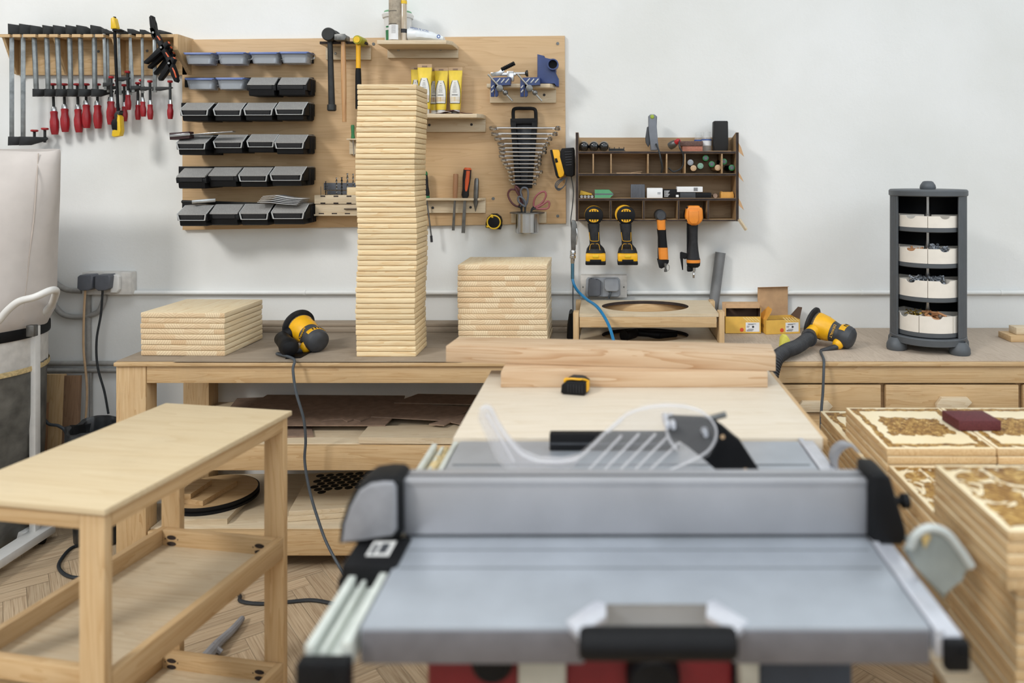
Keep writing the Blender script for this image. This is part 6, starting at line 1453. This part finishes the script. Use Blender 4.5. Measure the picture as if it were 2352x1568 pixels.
# waste bin and boards leaning on the wall behind
c = V((P(240, 0, 3.02).x, 3.02, 0)); TM = Matrix.Translation(c)
t = thing('waste_bin', 'dark waste bin with a crumpled black liner behind the left bench leg', 'bin', c)
mb = MB(); mb.lathe([(.085, 0), (.10, .01), (.118, .42), (.112, .42), (.095, .02), (.001, .015)], TM, 32); part('bin_body', mb, M_['bin'], t)
rings = [[V((c.x+r*(1+.05*math.sin(a*9+i)+.03*math.sin(a*17))*math.cos(a), c.y+r*(1+.05*math.sin(a*9+i))*math.sin(a), z+.008*math.sin(a*5+i))) for a in [2*PI*j/60 for j in range(60)]] for i, (r, z) in enumerate(((.122, .32), (.126, .40), (.124, .437), (.112, .435), (.10, .36), (.094, .2)))]
mb = MB(); mb.loft(rings, cap=False); part('bin_liner', mb, M_['bin'], t)
for i, (u0, u1, v0, zb_, lab, m) in enumerate(((95, 161, 855, 0.0, 'tall brown board leaning on the wall behind the dust collector', 'hard'), (78, 123, 919, 0.0, 'short reddish board leaning in front of a tall one by the dust collector', 'hard'), (162, 196, 858, 0.0, 'narrow dark board leaning on the wall, left of the waste bin', 'hard'))):
    y = YW-.05-.03*(i == 1); a, b = P(u0, 0, y).x, P(u1, 0, y).x; h = P(0, v0, y).z
    mb = MB(); Q = Matrix.Translation(((a+b)/2, y-.06, .001)) @ RX(-3.2); mb.box((-(b-a)/2, -.009, 0), ((b-a)/2, .009, h), .001, Q)
    solo('leaning_board', lab, 'board', mb, M_['birch_z'] if i == 0 else wood('dark_board_%d' % i, (150, 118, 90), (124, 94, 70), 'z'), 'boards leaning on the wall')
mb = MB(); mb.tube([P(80, 868, YW-.12), P(98, 880, YW-.14), P(103, 905, YW-.15), P(96, 945, YW-.15), P(110, 972, YW-.17), P(135, 978, YW-.17), P(152, 995, YW-.17), P(150, 1040, YW-.17), P(146, 1120, YW-.18)], .006, 8); solo('grey_cable', 'grey cable looping down in front of the leaning boards', 'cable', mb, M_['cable'])
# cables on the floor
mb = MB(); mb.tube([G(215, 1248, .006), G(168, 1256, .006), G(140, 1285, .006), G(136, 1305, .006), G(155, 1322, .006), G(190, 1326, .006), G(260, 1318, .006)], .006, 8); solo('floor_cable', 'thick dark cable looping on the floor beside the dust collector', 'cable', mb, M_['dcable'])
mb = MB(); mb.tube([G(470, 1330, .006), G(545, 1362, .006), G(553, 1380, .006), G(600, 1386, .006), G(660, 1382, .006), G(720, 1378, .006), G(790, 1390, .006), G(900, 1400, .006)], .006, 8); solo('floor_cable', 'dark cable crossing the floor between the plywood cart and the table saw', 'cable', mb, M_['dcable'])
mb = MB(); q = [G(450, 1535, .02), G(480, 1502, .02), G(500, 1478, .02), G(535, 1445, .016), G(556, 1420, .012)]; mb.tube(q, .016, 10, 6, rad=lambda s: .019-.010*s); mb.tube([G(486, 1482, .03), G(508, 1498, .01)], .009, 8, smooth=False); solo('hose_piece', 'crumpled grey plastic hose piece lying on the floor behind the cart', 'hose', mb, M_['greypl'])
M_['milky'] = glass('milky_edge', (246, 244, 246), .2, .42)
M_['cart_top'] = wood('cart_top_ply', (222, 202, 166), (204, 178, 136), 'x', sc=.6, dirt=.08, line=.25)
# ================================================================ plywood cart, front left
sC = .9
def CP(u, v, h): return G(u, v, CZ - h*sC)
cor = CP(240, 1165, .69); cor.z = 0
ang = -10.4
TOP = CZ - .69*sC; Wd, Ln = .352, .58
t = thing('plywood_cart', 'plain birch plywood shelf cart with two lipped lower shelves, front left', 'cart', cor, RZ(ang))
mb = MB(); mb.box((-Wd-.008, -.008, TOP-.012), (.008, Ln+.008, TOP), .0012); part('top_board', mb, M_['cart_top'], t, False)
A0, A1 = TOP-.013, TOP-.044
for a, b in (((-.054, 0, 0), (0, .018, A0)), ((-Wd, 0, 0), (-Wd+.054, .018, A0)), ((-.054, Ln-.018, 0), (0, Ln, A0)), ((-Wd, Ln-.018, 0), (-Wd+.054, Ln, A0))):
    mb = MB(); mb.box(a, b, .001); part('leg', mb, M_['birch_z'], t, False)
def rails(z1, z0, nm):
    for a, b, m in (((-.018, .0185, z0), (0, Ln-.0185, z1), 'birch_y'), ((-Wd, .0185, z0), (-Wd+.018, Ln-.0185, z1), 'birch_y'), ((-Wd+.0545, 0, z0), (-.0545, .018, z1), 'birch'), ((-Wd+.0545, Ln-.018, z0), (-.0545, Ln, z1), 'birch')):
        mb = MB(); mb.box(a, b, .001); part(nm, mb, M_[m], t, False)
rails(A0, A1, 'apron')
def tray(z1):
    z0 = z1 - .052
    mb = MB(); mb.box((-Wd+.0182, .0186, z0+.004), (-.0182, Ln-.0186, z0+.012)); part('shelf_board', mb, M_['birch_pale'], t, False)
    def rl(a, b, m):
        mb = MB(); mb.box(a, b, .001); return part('shelf_lip', mb, M_[m], t, False)
    rl((-.018, .0186, z0), (-.0002, Ln-.0186, z1), 'birch_y'); rl((-Wd+.0002, .0186, z0), (-Wd+.018, Ln-.0186, z1), 'birch_y')
    rl((-Wd+.0182, .0186, z0), (-.0182, .036, z1), 'birch'); far = rl((-Wd+.0182, Ln-.036, z0), (-.0182, Ln-.0186, z1), 'birch')
    for x in (-Wd+.045, -.055):
        mb = MB()
        for zz_ in (z0+.018, z0+.034):
            mb.lathe([(.0002, 0), (.006, 0)], Matrix.Translation((x, Ln-.0362, zz_)) @ RX(90) @ Matrix.Diagonal((2.3, 1, 1, 1)), 20, cap=False)
        for dx in (-.018, .018): mb.lathe([(.0002, 0), (.002, 0)], Matrix.Translation((x+dx, Ln-.0362, z0+.03)) @ RX(90), 10, cap=False)
        part('pocket_holes', mb, M_['darkedge'], far, False)
tray(.484); tray(.165)

# ================================================================ outfeed table with timber beams and a tape measure
ZT = .88; xl, xr, yn, yf_ = -.306, .438, 1.576, 2.104
t = thing('outfeed_table', 'pale plywood outfeed table behind the table saw', 'table', ((xl+xr)/2, (yn+yf_)/2, 0))
mb = MB(); mb.box((xl, yn, ZT-.026), (xr, yf_, ZT), .0015); part('table_top', mb, M_['table_ply'], t)
mb = MB(); mb.box((xr+.0005, yn+.01, ZT-.02), (xr+.012, yf_, ZT-.004), .001); part('edge_strip', mb, M_['birch_y'], t)
for x in (xl+.03, xr-.09):
    for y in (yn+.03, yf_-.09): mb = MB(); mb.box((x, y, 0), (x+.06, y+.06, ZT-.026), .002); part('leg', mb, M_['birch_z'], t)
mb = MB(); mb.box((xl+.091, yf_-.05, ZT-.12), (xr-.091, yf_-.03, ZT-.027)); part('apron', mb, M_['birch'], t)
def beam(lab, x0, x1, y0, y1, z0, z1, rot=0.0):
    c = V(((x0+x1)/2, (y0+y1)/2, z0)); mb = MB(); w, d, h = (x1-x0)/2, (y1-y0)/2, z1-z0
    mb.box((-w, -d, 0), (w, d, h), .0012)
    o = finish('timber_beam', mb, M_['beech']); o.matrix_world = Matrix.Translation(c) @ RZ(rot); RM[o.name] = o.matrix_world.copy()
    return tag(o, lab, 'beam', 'timber beams on the outfeed table')
zb1 = ZT + .0382
beam('front timber beam lying flat on the outfeed table, behind the tape measure', -.258, .402, 1.937, 2.03, ZT+.0003, zb1)
beam('rear timber beam on the outfeed table, mostly covered by the slanting one', -.20, .42, 2.034, 2.10, ZT+.0003, zb1)
beam('slanting timber beam lying across the two others on the outfeed table', -.41, .432, 1.99, 2.105, zb1+.0004, zb1+.0424, -6.2)
c = G(1322, 907, ZT); y = c.y + .02
t = thing('tape_measure', 'black and yellow tape measure lying on the outfeed table', 'tape measure', (c.x, y, ZT), RZ(-14), 'tape measures')
mb = MB(); mb.prism([(-.026, 0), (.026, 0), (.0295, .004), (.0295, .030), (.022, .034), (-.016, .034), (-.030, .022), (-.032, .004)], 'y', -.024, .024, .005); part('case', mb, M_['black'], t, False)
mb = MB(); mb.prism([(-.020, .0342), (.018, .0342), (.023, .0372), (.012, .0392), (-.010, .0392)], 'y', -.018, .018, .003); part('rubber_top', mb, M_['black_dusty'], t, False)
mb = MB(); mb.tube([(-.022, -.017, .0335), (-.008, -.019, .038), (.012, -.019, .038), (.022, -.012, .0365), (.0295, 0, .031)], .0026, 8); mb.box((.0285, -.012, .006), (.0315, .012, .030), .002); mb.box((-.027, -.016, .026), (-.014, .002, .0352), .002); part('yellow_trim', mb, M_['yellow'], t, False)
mb = MB()
for i in range(6): mb.box((-.014+.007*i, -.0252, .006), (-.011+.007*i, -.0238, .026), .0006)
part('grip_ribs', mb, M_['black_dusty'], t, False)

# ================================================================ table saw
t = saw = thing('table_saw', 'grey aluminium table saw with a fence, clear blade guard and red body, nearest the viewer', 'table saw', (.05, 1.24, 0))
xl, xr, yn, yf_ = -.289, .384, .926, 1.556
n0, n1 = P(1384, 0, .98).x, P(1628, 0, .98).x; m0, m1 = n0-.022, n1+.022
pts = [(xl, yf_), (xl, yn), (m0, yn), (n0, .975), (n1, .975), (m1, yn), (xr, yn), (xr, yf_)]
mb = MB(); mb.prism(pts, 'z', ZT-.044, ZT, .0022); part('table', mb, M_['alu'], t)
mb = MB(); mb.prism([(xl+.002, yn-.003), (m0-.001, yn-.003), (m0-.001, yn+.0005), (xl+.002, yn+.0005)], 'z', ZT-.043, ZT-.005, .001); part('front_edge', mb, M_['alu_d'], t); mb = MB(); mb.prism([(m1+.001, yn-.003), (xr-.002, yn-.003), (xr-.002, yn+.0005), (m1+.001, yn+.0005)], 'z', ZT-.043, ZT-.005, .001)
for f in (0,): part('front_edge', mb, M_['alu_d'], t)
mb = MB()
for y in (1.428, 1.06, 1.11): mb.box((xl+.01, y, ZT-.001), (xr-.01, y+(.006 if y > 1.2 else .0025), ZT+.0003))
part('mitre_slot', mb, plain('slot_dark', (110, 114, 120), .5, .3), t)
mb = MB(); mb.box((xl+.13, 1.30, ZT-.001), (xr-.15, 1.40, ZT+.0006), .0004); part('insert_plate', mb, M_['charcoal'], t)
# side rails
mb = MB(); a, b = -.347, -.2945
mb.box((a, .905, ZT-.040), (b, 1.572, ZT-.026), .001)
for x0, x1, h in ((a, a+.010, .016), (a+.018, a+.024, .010), (b-.010, b, .020)): mb.box((x0, .905, ZT-.027), (x1, 1.572, ZT-.026+h), .001)
o = part('side_rail', mb, M_['rail'], t)
mb = MB(); n = 16; vs, fs = [], []
rnd = random.Random(3)
for i in range(n+1):
    for j in range(5): vs.append((a+.012+.006*j, 1.30+.268*i/n, ZT-.024+rnd.uniform(0, .007)*min(1, i/4)*(1.4 if 0 < j < 4 else .3)))
for i in range(n):
    for j in range(4): fs.append((i*5+j, i*5+j+1, i*5+j+6, i*5+j+5))
mb._add(vs, fs); s_ = part('sawdust', mb, M_['dust'], o); s_['kind'] = 'stuff'
mb = MB(); mb.box((a-.004, .886, ZT-.058), (b+.004, .906, ZT-.020), .003); mb.cyl((b-.018, .884, ZT-.030), (b-.018, .889, ZT-.030), .004, None, 12); part('end_cap', mb, M_['black'], o)
mb = MB(); c0, c1 = .3865, .4175
mb.box((c0, .915, ZT-.030), (c1, 1.572, ZT-.004), .0015); mb.box((c0, .915, ZT-.004), (c0+.010, 1.572, ZT+.001), .001); o = part('side_rail', mb, M_['railw'], t)
mb = MB(); mb.box((c0+.006, .902, ZT-.040), (c1+.004, .916, ZT-.006), .003); mb.cyl((c1-.006, .899, ZT-.016), (c1-.006, .903, ZT-.016), .003, None, 10); part('end_cap', mb, M_['black'], o)
# fence
fx0, fx1, fy, fz = -.296, .391, 1.149, .9645
mb = MB(); mb.box((fx0, fy, ZT+.004), (fx1, fy+.042, fz), .002); mb.box((fx0, fy-.001, fz-.009), (fx1, fy+.004, fz-.001), .001); fe = part('rip_fence', mb, M_['alu_f'], t)
mb = MB(); mb.box((fx0+.002, fy+.002, ZT+.0006), (fx1-.002, fy+.04, ZT+.004)); mb.box((fx0+.002, fy+.014, fz-.0005), (fx1-.002, fy+.02, fz+.0006)); part('fence_gap', mb, M_['charcoal'], fe)
Yh = 1.13
def fp(pts, y0, y1, bev, mat, nm, par, yy=None):
    mb = MB(); q = [P(u, v, yy or y0) for u, v in pts]; mb.prism([(p.x, p.z) for p in q], 'y', y0, y1, bev, seg=3); return part(nm, mb, mat, par)
hd = fp([(776, 1250), (782, 1205), (796, 1160), (818, 1120), (845, 1102), (880, 1097), (908, 1098), (920, 1108), (922, 1228), (916, 1240), (850, 1246)], Yh, Yh+.06, .006, M_['black'], 'fence_head', fe)
fp([(783, 1250), (790, 1205), (803, 1165), (824, 1128), (850, 1112), (880, 1108), (902, 1109), (909, 1120), (910, 1218), (900, 1232), (840, 1238)], Yh-.006, Yh+.004, .004, M_['greypl'], 'grey_cover', hd)
mb = MB()
for u, v in ((822, 1130), (898, 1127)): c = P(u, v, Yh-.007); mb.cyl(c, c+V((0, .003, 0)), .0035, None, 12)
part('cover_screw', mb, M_['charcoal'], hd) if False else mb.bm.free()
xa, xb = P(800, 0, 1.08).x, P(940, 0, 1.08).x
mb = MB(); mb.box((xa-.004, 1.06, ZT-.030), (xb-.012, 1.145, ZT+.004), .004); mb.box((xa-.012, 1.07, ZT-.056), (xa+.008, 1.14, ZT-.02), .003); lv = part('lock_lever', mb, M_['black'], fe)
mb = MB(); mb.box((xa+.022, 1.085, ZT+.0042), (xb-.030, 1.128, ZT+.0048)); part('warning_label', mb, M_['white'], lv)
mb = MB(); mb.box((xa+.036, 1.092, ZT+.0049), (xb-.036, 1.120, ZT+.0053)); mb.box((xa+.026, 1.09, ZT+.0049), (xa+.032, 1.118, ZT+.0053)); part('label_print', mb, M_['charcoal'], lv)
mb = MB(); mb.box((xb-.032, 1.056, ZT-.022), (xb-.016, 1.062, ZT-.012), .002); part('red_pointer', mb, M_['red'], lv)
hr = fp([(1999, 1092), (2008, 1087), (2034, 1089), (2048, 1100), (2082, 1215), (2084, 1240), (2072, 1254), (2012, 1250), (1998, 1238)], Yh+.004, Yh+.07, .006, M_['black'], 'fence_foot', fe)
mb = MB(); c = P(2052, 1150, Yh+.035); mb.rod([(.006, 0), (.006, .5), (.011, .55), (.011, 1)], c, c+V((.022, 0, 0)), 18); part('knob', mb, M_['black'], hr)
# bent grey brackets on the right side
Yb2 = 1.04
mb = MB(); prof = [(2060, 1230), (2085, 1222), (2112, 1208), (2138, 1214), (2176, 1240), (2232, 1298)]
q = [P(u, v, Yb2) for u, v in prof]; q = catmull(q, 5); n = len(q)
vs = []; 
for p in q:
    for d, dy in ((0, 0), (0, 1)): vs.append(p + V((0, .10*dy, 0)))
rings = []
mb = MB()
out = [(2098, 1252), (2112, 1225), (2140, 1212), (2168, 1220), (2233, 1300), (2222, 1318), (2205, 1322), (2170, 1382), (2100, 1300), (2080, 1268)]
qq = [P(u, v, Yb2) for u, v in out]; mb.prism([(p.x, p.z) for p in qq], 'y', Yb2, Yb2+.016, .006, seg=3); br = part('side_bracket', mb, plain('galvanised', (150, 156, 152), .5, .2), t)
mb = MB(); q2 = [P(u, v, Yb2-.002) for u, v in ((2090, 1258), (2104, 1228), (2134, 1212), (2172, 1224), (2204, 1262), (2230, 1300))]; mb.tube(q2, .006, 10, 5); part('rolled_edge', mb, plain('galvanised_light', (190, 194, 190), .45, .2), br)
mb = MB(); qq = [P(u, v, Yb2-.004) for u, v in ((2116, 1234), (2128, 1220), (2138, 1232), (2124, 1258))]; mb.prism([(p.x, p.z) for p in qq], 'y', Yb2-.005, Yb2-.001); part('sticker', mb, plain('amber_sticker', (196, 168, 110), .6), br)
Yk = 1.44; mb = MB(); q = catmull([P(u, v, Yk) for u, v in ((1920, 1082), (1908, 1058), (1912, 1034), (1930, 1018), (1948, 1018), (1962, 1032))], 6)
vs, fs = [], []
for i, p in enumerate(q): vs += [(p.x, Yk-.012, p.z), (p.x, Yk+.012, p.z), (p.x+.010, Yk-.012, p.z-.004), (p.x+.010, Yk+.012, p.z-.004)]
for i in range(len(q)-1): a = i*4; b = a+4; fs += [(a, a+1, b+1, b), (a+2, b+2, b+3, a+3), (a, b, b+2, a+2), (a+1, a+3, b+3, b+1)]
fs += [(0, 2, 3, 1), (len(q)*4-4, len(q)*4-3, len(q)*4-1, len(q)*4-2)]
mb._add(vs, fs); part('hook', mb, M_['greypl'], t)
# front handle
zz_ = .8855
mb = MB(); a, b = P(1330, 0, .885).x, P(1692, 0, .885).x; gz = P(0, 1477, .885).z
mb.rod([(.013, 0), (.0165, .02), (.0175, .06), (.0175, .94), (.0165, .98), (.013, 1)], (a, .885, gz), (b, .885, gz), 28); hn = part('handle', mb, M_['black'], t)
for sgn, pts in ((-1, [(1300, 1424), (1368, 1377), (1392, 1384), (1393, 1412), (1330, 1458)]), (1, [(1624, 1382), (1640, 1375), (1718, 1424), (1690, 1454), (1622, 1412)])):
    q = [G(u, v, ZT+.0035) for u, v in pts]; mb = MB(); mb.prism([(p.x, p.y) for p in q], 'z', ZT-.006, ZT+.0035, .0015); part('handle_arm', mb, M_['railw'], hn)
# blade guard, riving knife
Yg = 1.33
gp = [(1103, 940), (1110, 934), (1122, 935), (1130, 944), (1142, 970), (1165, 1005), (1195, 1040), (1235, 1058), (1290, 1060), (1330, 1050), (1362, 1022), (1400, 985), (1440, 952), (1485, 936), (1530, 931), (1575, 934), (1612, 946), (1638, 970), (1645, 1000), (1625, 1036), (1575, 1064), (1520, 1084), (1440, 1096), (1300, 1096), (1210, 1092), (1170, 1078), (1142, 1044), (1118, 990), (1102, 955)]
gd = None
for y in (Yg-.022, Yg+.018):
    mb = MB(); q = [P(u, v, Yg) for u, v in gp]; mb.prism([(p.x, max(p.z, ZT+.0015)) for p in q], 'y', y, y+.004, .0006)
    o = part('blade_guard', mb, M_['guard'], t, label='clear plastic blade guard') if gd is None else part('guard_cheek', mb, M_['guard'], gd)
    gd = gd or o
tail = gp[0:10] + [(1300, 1090)] + gp[24:]
mb = MB(); q = [P(u, v, Yg) for u, v in tail]; mb.prism([(p.x, max(p.z, ZT+.002)) for p in q], 'y', Yg-.016, Yg+.016, .002); part('guard_tail', mb, glass('frosted_tail', (238, 234, 236), .25, .22), gd, label='milky tail of the guard')
mb = MB(); top = gp[0:20]; q = [P(u, v, Yg) for u, v in top]; vs, fs = [], []
for p in q: vs += [(p.x, Yg-.018, p.z), (p.x, Yg+.018, p.z), (p.x, Yg-.018, p.z-.003), (p.x, Yg+.018, p.z-.003)]
for i in range(len(q)-1): a = i*4; b = a+4; fs += [(a, b, b+1, a+1), (a+2, a+3, b+3, b+2)]
mb._add(vs, fs); part('guard_top', mb, M_['guard'], gd)
mb = MB()
for u0, v0, u1, v1 in ((1352, 1080, 1428, 1000), (1384, 1084, 1468, 996), (1418, 1086, 1506, 996), (1450, 1088, 1536, 1000), (1486, 1086, 1560, 1016), (1118, 950, 1180, 1060), (1396, 992, 1430, 962)):
    mb.tube([P(u0, v0, Yg-.023), P(u1, v1, Yg-.023)], .0022, 6, smooth=False)
mb.tube([P(u, v, Yg-.023) for u, v in ((1530, 985), (1538, 1010), (1556, 1034))], .003, 6)
part('guard_rib', mb, M_['milky'], gd)
mb = MB(); mb.tube([P(u, v, Yg-.022) for u, v in gp[0:24]], .0022, 6, 3); part('guard_rim', mb, M_['milky'], gd)
mb = MB()
for u, v in ((1532, 977), (1546, 977), (1620, 995)): c = P(u, v, Yg-.024); mb.rod([(.006, 0), (.006, .6), (.004, 1)], c+V((0, .05, 0)), c+V((0, -.009, 0)), 16)
part('guard_bolts', mb, M_['railw'], gd)
rk = fp([(1524, 968), (1545, 958), (1640, 962), (1662, 985), (1700, 1012), (1752, 1092), (1660, 1094), (1625, 1062), (1580, 1022), (1545, 1006), (1532, 990)], Yg-.008, Yg+.008, .002, M_['black'], 'riving_arm', t)
mb = MB(); mb.tube([P(1612, 966, Yg), P(1668, 951, Yg)], .005, 10, smooth=False); part('release_lever', mb, M_['dsteel'], rk)
mb = MB(); 
for u, v in ((1660, 1003), (1712, 1080)): c = P(u, v, Yg-.0085); mb.cyl(c, c+V((0, .004, 0)), .004, None, 12)
part('rivet', mb, M_['tan'], rk)
mb = MB(); c = P(1466, 1120, Yg); blade = [(math.cos(2*PI*i/96)*(.058 if i % 4 else .061), math.sin(2*PI*i/96)*(.058 if i % 4 else .061)) for i in range(96)]
mb.prism([(c.x+a, ZT-.036+b) for a, b in blade], 'y', Yg-.0011, Yg+.0011); part('saw_blade', mb, M_['steel'], t)
# mitre fence: black bar lying behind the guard
ym = 1.50; a, b = P(1262, 0, ym).x, P(1560, 0, ym).x; zt_ = P(0, 996, ym).z
mb = MB(); mb.box((a, ym, ZT+.0008), (b, ym+.02, zt_), .002); mg = part('mitre_fence', mb, M_['black'], t)
mb = MB(); mb.box((a+.002, ym-.0008, ZT+.0125), (b-.002, ym+.0005, ZT+.0165)); part('groove', mb, M_['charcoal'], mg)
# body under the table and the stand
mb = MB(); mb.box((xl+.06, 1.0, .60), (xr-.22, 1.50, ZT-.046), .012); mb.box((xl+.04, .985, ZT-.075), (xl+.115, 1.0, ZT-.046), .003); bd = part('body', mb, M_['dred'], t)
mb = MB(); mb.box((P(1190, 0, .985).x, .982, ZT-.13), (P(1300, 0, .985).x, 1.0, ZT-.058), .004); part('grey_panel', mb, plain('stone_grey', (188, 184, 170), .5), bd); mb = MB(); mb.box((P(1700, 0, .985).x, .985, ZT-.13), (P(1745, 0, .985).x, 1.03, ZT-.058), .004); part('grey_panel', mb, plain('stone_grey', (188, 184, 170), .5), bd)
mb = MB(); c = V((P(1130, 0, .985).x, .996, ZT-.08)); mb.rod([(.026, 0), (.026, .6), (.020, 1)], c, c+V((0, -.02, 0)), 28); part('hand_wheel', mb, M_['black'], bd); mb = MB(); c = V((P(1500, 0, .985).x, .996, ZT-.098)); mb.rod([(.034, 0), (.034, .6), (.028, 1)], c, c+V((0, -.03, 0)), 28); part('hand_wheel', mb, M_['black'], bd)
mb = MB(); mb.box((xr-.218, 1.02, .62), (xr-.06, 1.48, ZT-.046), .01); part('motor_box', mb, plain('slate_blue', (52, 60, 72), .5), bd)
for sx in (-1, 1):
    for sy in (-1, 1):
        a = V((.03+sx*.17, 1.25+sy*.20, .605)); b = V((.03+sx*.26, 1.25+sy*.26, 0)); mb = MB(); mb.tube([a, b], .016, 12, smooth=False); part('stand_leg', mb, M_['dred'] if sy > 0 else M_['dsteel'], t)

# ================================================================ engraved boards stacked at the right
def engraved(name, seed, dense):
    q = N(name); tc = q.n('ShaderNodeTexCoord'); sp = q.n('ShaderNodeSeparateXYZ'); q.l(tc.outputs['Generated'], sp.inputs[0])
    oi = q.n('ShaderNodeObjectInfo')
    ax = q.math('ABSOLUTE', q.math('SUBTRACT', sp.outputs[0], .5)); ay = q.math('ABSOLUTE', q.math('SUBTRACT', sp.outputs[1], .5))
    d = q.math('SUBTRACT', .5, q.math('MAXIMUM', ax, ay))               # distance from the edge
    w1 = q.n('ShaderNodeTexNoise', Scale=9.0, Detail=2.0); q.l(tc.outputs['Generated'], w1.inputs['Vector'])
    dd = q.math('ADD', d, q.math('MULTIPLY', q.math('SUBTRACT', w1.outputs[0], .5), .09))
    band = q.math('MULTIPLY', q.math('GREATER_THAN', dd, .045), q.math('LESS_THAN', dd, .105))
    cor_ = q.math('GREATER_THAN', q.math('ADD', ax, ay), q.math('ADD', .74, q.math('MULTIPLY', w1.outputs[0], .12)))
    cor_ = q.math('MULTIPLY', cor_, q.math('GREATER_THAN', d, .03))
    cen = q.math('MULTIPLY', q.math('LESS_THAN', q.math('ADD', ax, q.math('MULTIPLY', q.math('SUBTRACT', w1.outputs[0], .5), .25)), .30 if not dense else .44), q.math('LESS_THAN', q.math('ADD', ay, q.math('MULTIPLY', q.math('SUBTRACT', w1.outputs[0], .5), .2)), .21 if not dense else .44))
    m = q.math('MAXIMUM', q.math('MAXIMUM', band, cor_), cen)
    f1 = q.n('ShaderNodeTexNoise', Scale=38.0 if not dense else 16.0, Detail=3.0, Roughness=.6, Distortion=1.2); q.l(tc.outputs['Generated'], f1.inputs['Vector'])
    f2 = q.n('ShaderNodeTexNoise', Scale=9.0 if not dense else 5.0, Detail=2.0, Distortion=2.0); q.l(tc.outputs['Generated'], f2.inputs['Vector'])
    if dense: m = q.math('MULTIPLY', m, q.math('GREATER_THAN', f2.outputs[0], .43))
    tex = q.math('ADD', q.math('MULTIPLY', f1.outputs[0], .6), q.math('MULTIPLY', f2.outputs[0], .4))
    burn = q.ramp(tex, [(.36, lin((96, 62, 24))), (.5, lin((150, 108, 48))), (.62, lin((206, 168, 96))), (.7, lin((240, 222, 176)))])
    base = q.n('ShaderNodeTexNoise', Scale=4.0, Detail=3.0); q.l(tc.outputs['Object'], base.inputs['Vector'])
    bc = q.ramp(base.outputs[0], [(.3, lin((246, 232, 200))), (.7, lin((236, 214, 170)))])
    q.l(q.mix(m, bc, burn), q.b.inputs['Base Color']); q.b.inputs['Roughness'].default_value = .6
    return q.m
ENG = engraved('engraved_board_face', 1, False); ENG2 = engraved('engraved_board_dense', 2, True)
M_['pine_side'] = wood('board_side', (232, 204, 158), (196, 152, 100), 'y', sc=1.6, var=.18)
def estack(n, x0, x1, y0, y1, z, lab, group, face, seed, jit=.0012, th=.018):
    rnd = random.Random(seed); w, d = (x1-x0)/2, (y1-y0)/2; first = None
    mb = MB(); mb.box((-w, -d, 0), (w, d, th-.0008), .0025)
    for f in mb.bm.faces: f.normal_update(); f.material_index = 1 if f.normal.z > .9 else 0
    for i in range(n):
        loc = ((x0+x1)/2+rnd.uniform(-1, 1)*jit, (y0+y1)/2+rnd.uniform(-1, 1)*jit, z+i*th); L = lab(n-1-i)
        if first is None:
            first = finish('engraved_board', mb, [M_['pine_side'], face]); first.matrix_world = Matrix.Translation(loc); RM[first.name] = first.matrix_world.copy(); tag(first, L, 'board', group)
        else: dup(first, loc, RZ(rnd.uniform(-.3, .3)), L)
def lb(where, what='engraved board'):
    return lambda k: ('%s %s from the top of %s' % (nth(k), what, where)) if k else 'topmost %s of %s' % (what, where)
zB = .602
t = thing('stack_trolley', 'low wooden platform carrying the stacks of engraved boards at the right', 'platform', (.9, 1.7, 0))
mb = MB(); mb.box((.545, 1.25, zB-.018), (1.30, 2.30, zB-.0004), .002); part('platform_top', mb, M_['birch_pale'], t)
mb = MB(); mb.box((.545, 1.25, zB-.10), (1.30, 1.268, zB-.0185), .002); part('front_board', mb, M_['birch'], t)
for x in (.56, 1.22):
    for y in (1.28, 2.22): mb = MB(); mb.box((x, y, 0), (x+.06, y+.06, zB-.0185), .002); part('leg', mb, M_['birch_z'], t)
# B: long plain boards under everything at the back; A on top of it; C in front; D nearest
estack(7, .617, .917, 1.742, 2.245, zB, lb('the long back pile, left', 'long board'), 'long boards at the back right', ENG, 31)
estack(7, .922, 1.222, 1.742, 2.245, zB, lb('the long back pile, right', 'long board'), 'long boards at the back right', ENG, 33)
zA = zB + 7*.018
estack(4, .625, .869, 1.740, 2.04, zA, lb('the pile left of the maroon block'), 'engraved boards, upper left pile', ENG, 35)
estack(4, .872, 1.116, 1.740, 2.04, zA, lb('the pile under the maroon block'), 'engraved boards, upper right pile', ENG, 36)
estack(9, .628, .872, 1.436, 1.737, zB, lb('the low pile before the maroon block'), 'engraved boards, lower front left pile', ENG2, 37)
estack(9, .875, 1.119, 1.436, 1.737, zB, lb('the low pile behind the nearest'), 'engraved boards, lower front right pile', ENG2, 38)
estack(11, .612, .90, 1.166, 1.40, zB, lb('the nearest pile, lower part', 'plain board'), 'boards of the nearest pile, lower part', ENG, 39)
estack(5, .590, .894, 1.150, 1.408, zB+11*.018, lb('the nearest pile'), 'engraved boards of the nearest pile', ENG2, 40)
c = G(2250, 985, .802); mb = MB(); q = [G(2203, 990, zA+.072), G(2298, 989, zA+.072)]
x0, y0, x1 = q[0].x, q[0].y, q[1].x
mb.prism([(x0, y0), (x1, y0), (x1-.006, y0+.08), (x0-.006, y0+.08)], 'z', zA+.0724, zA+.097, .002)
t = solo('sanding_block', 'maroon sanding block with worn grip marks lying on the engraved boards', 'sanding block', mb, M_['maroon'])
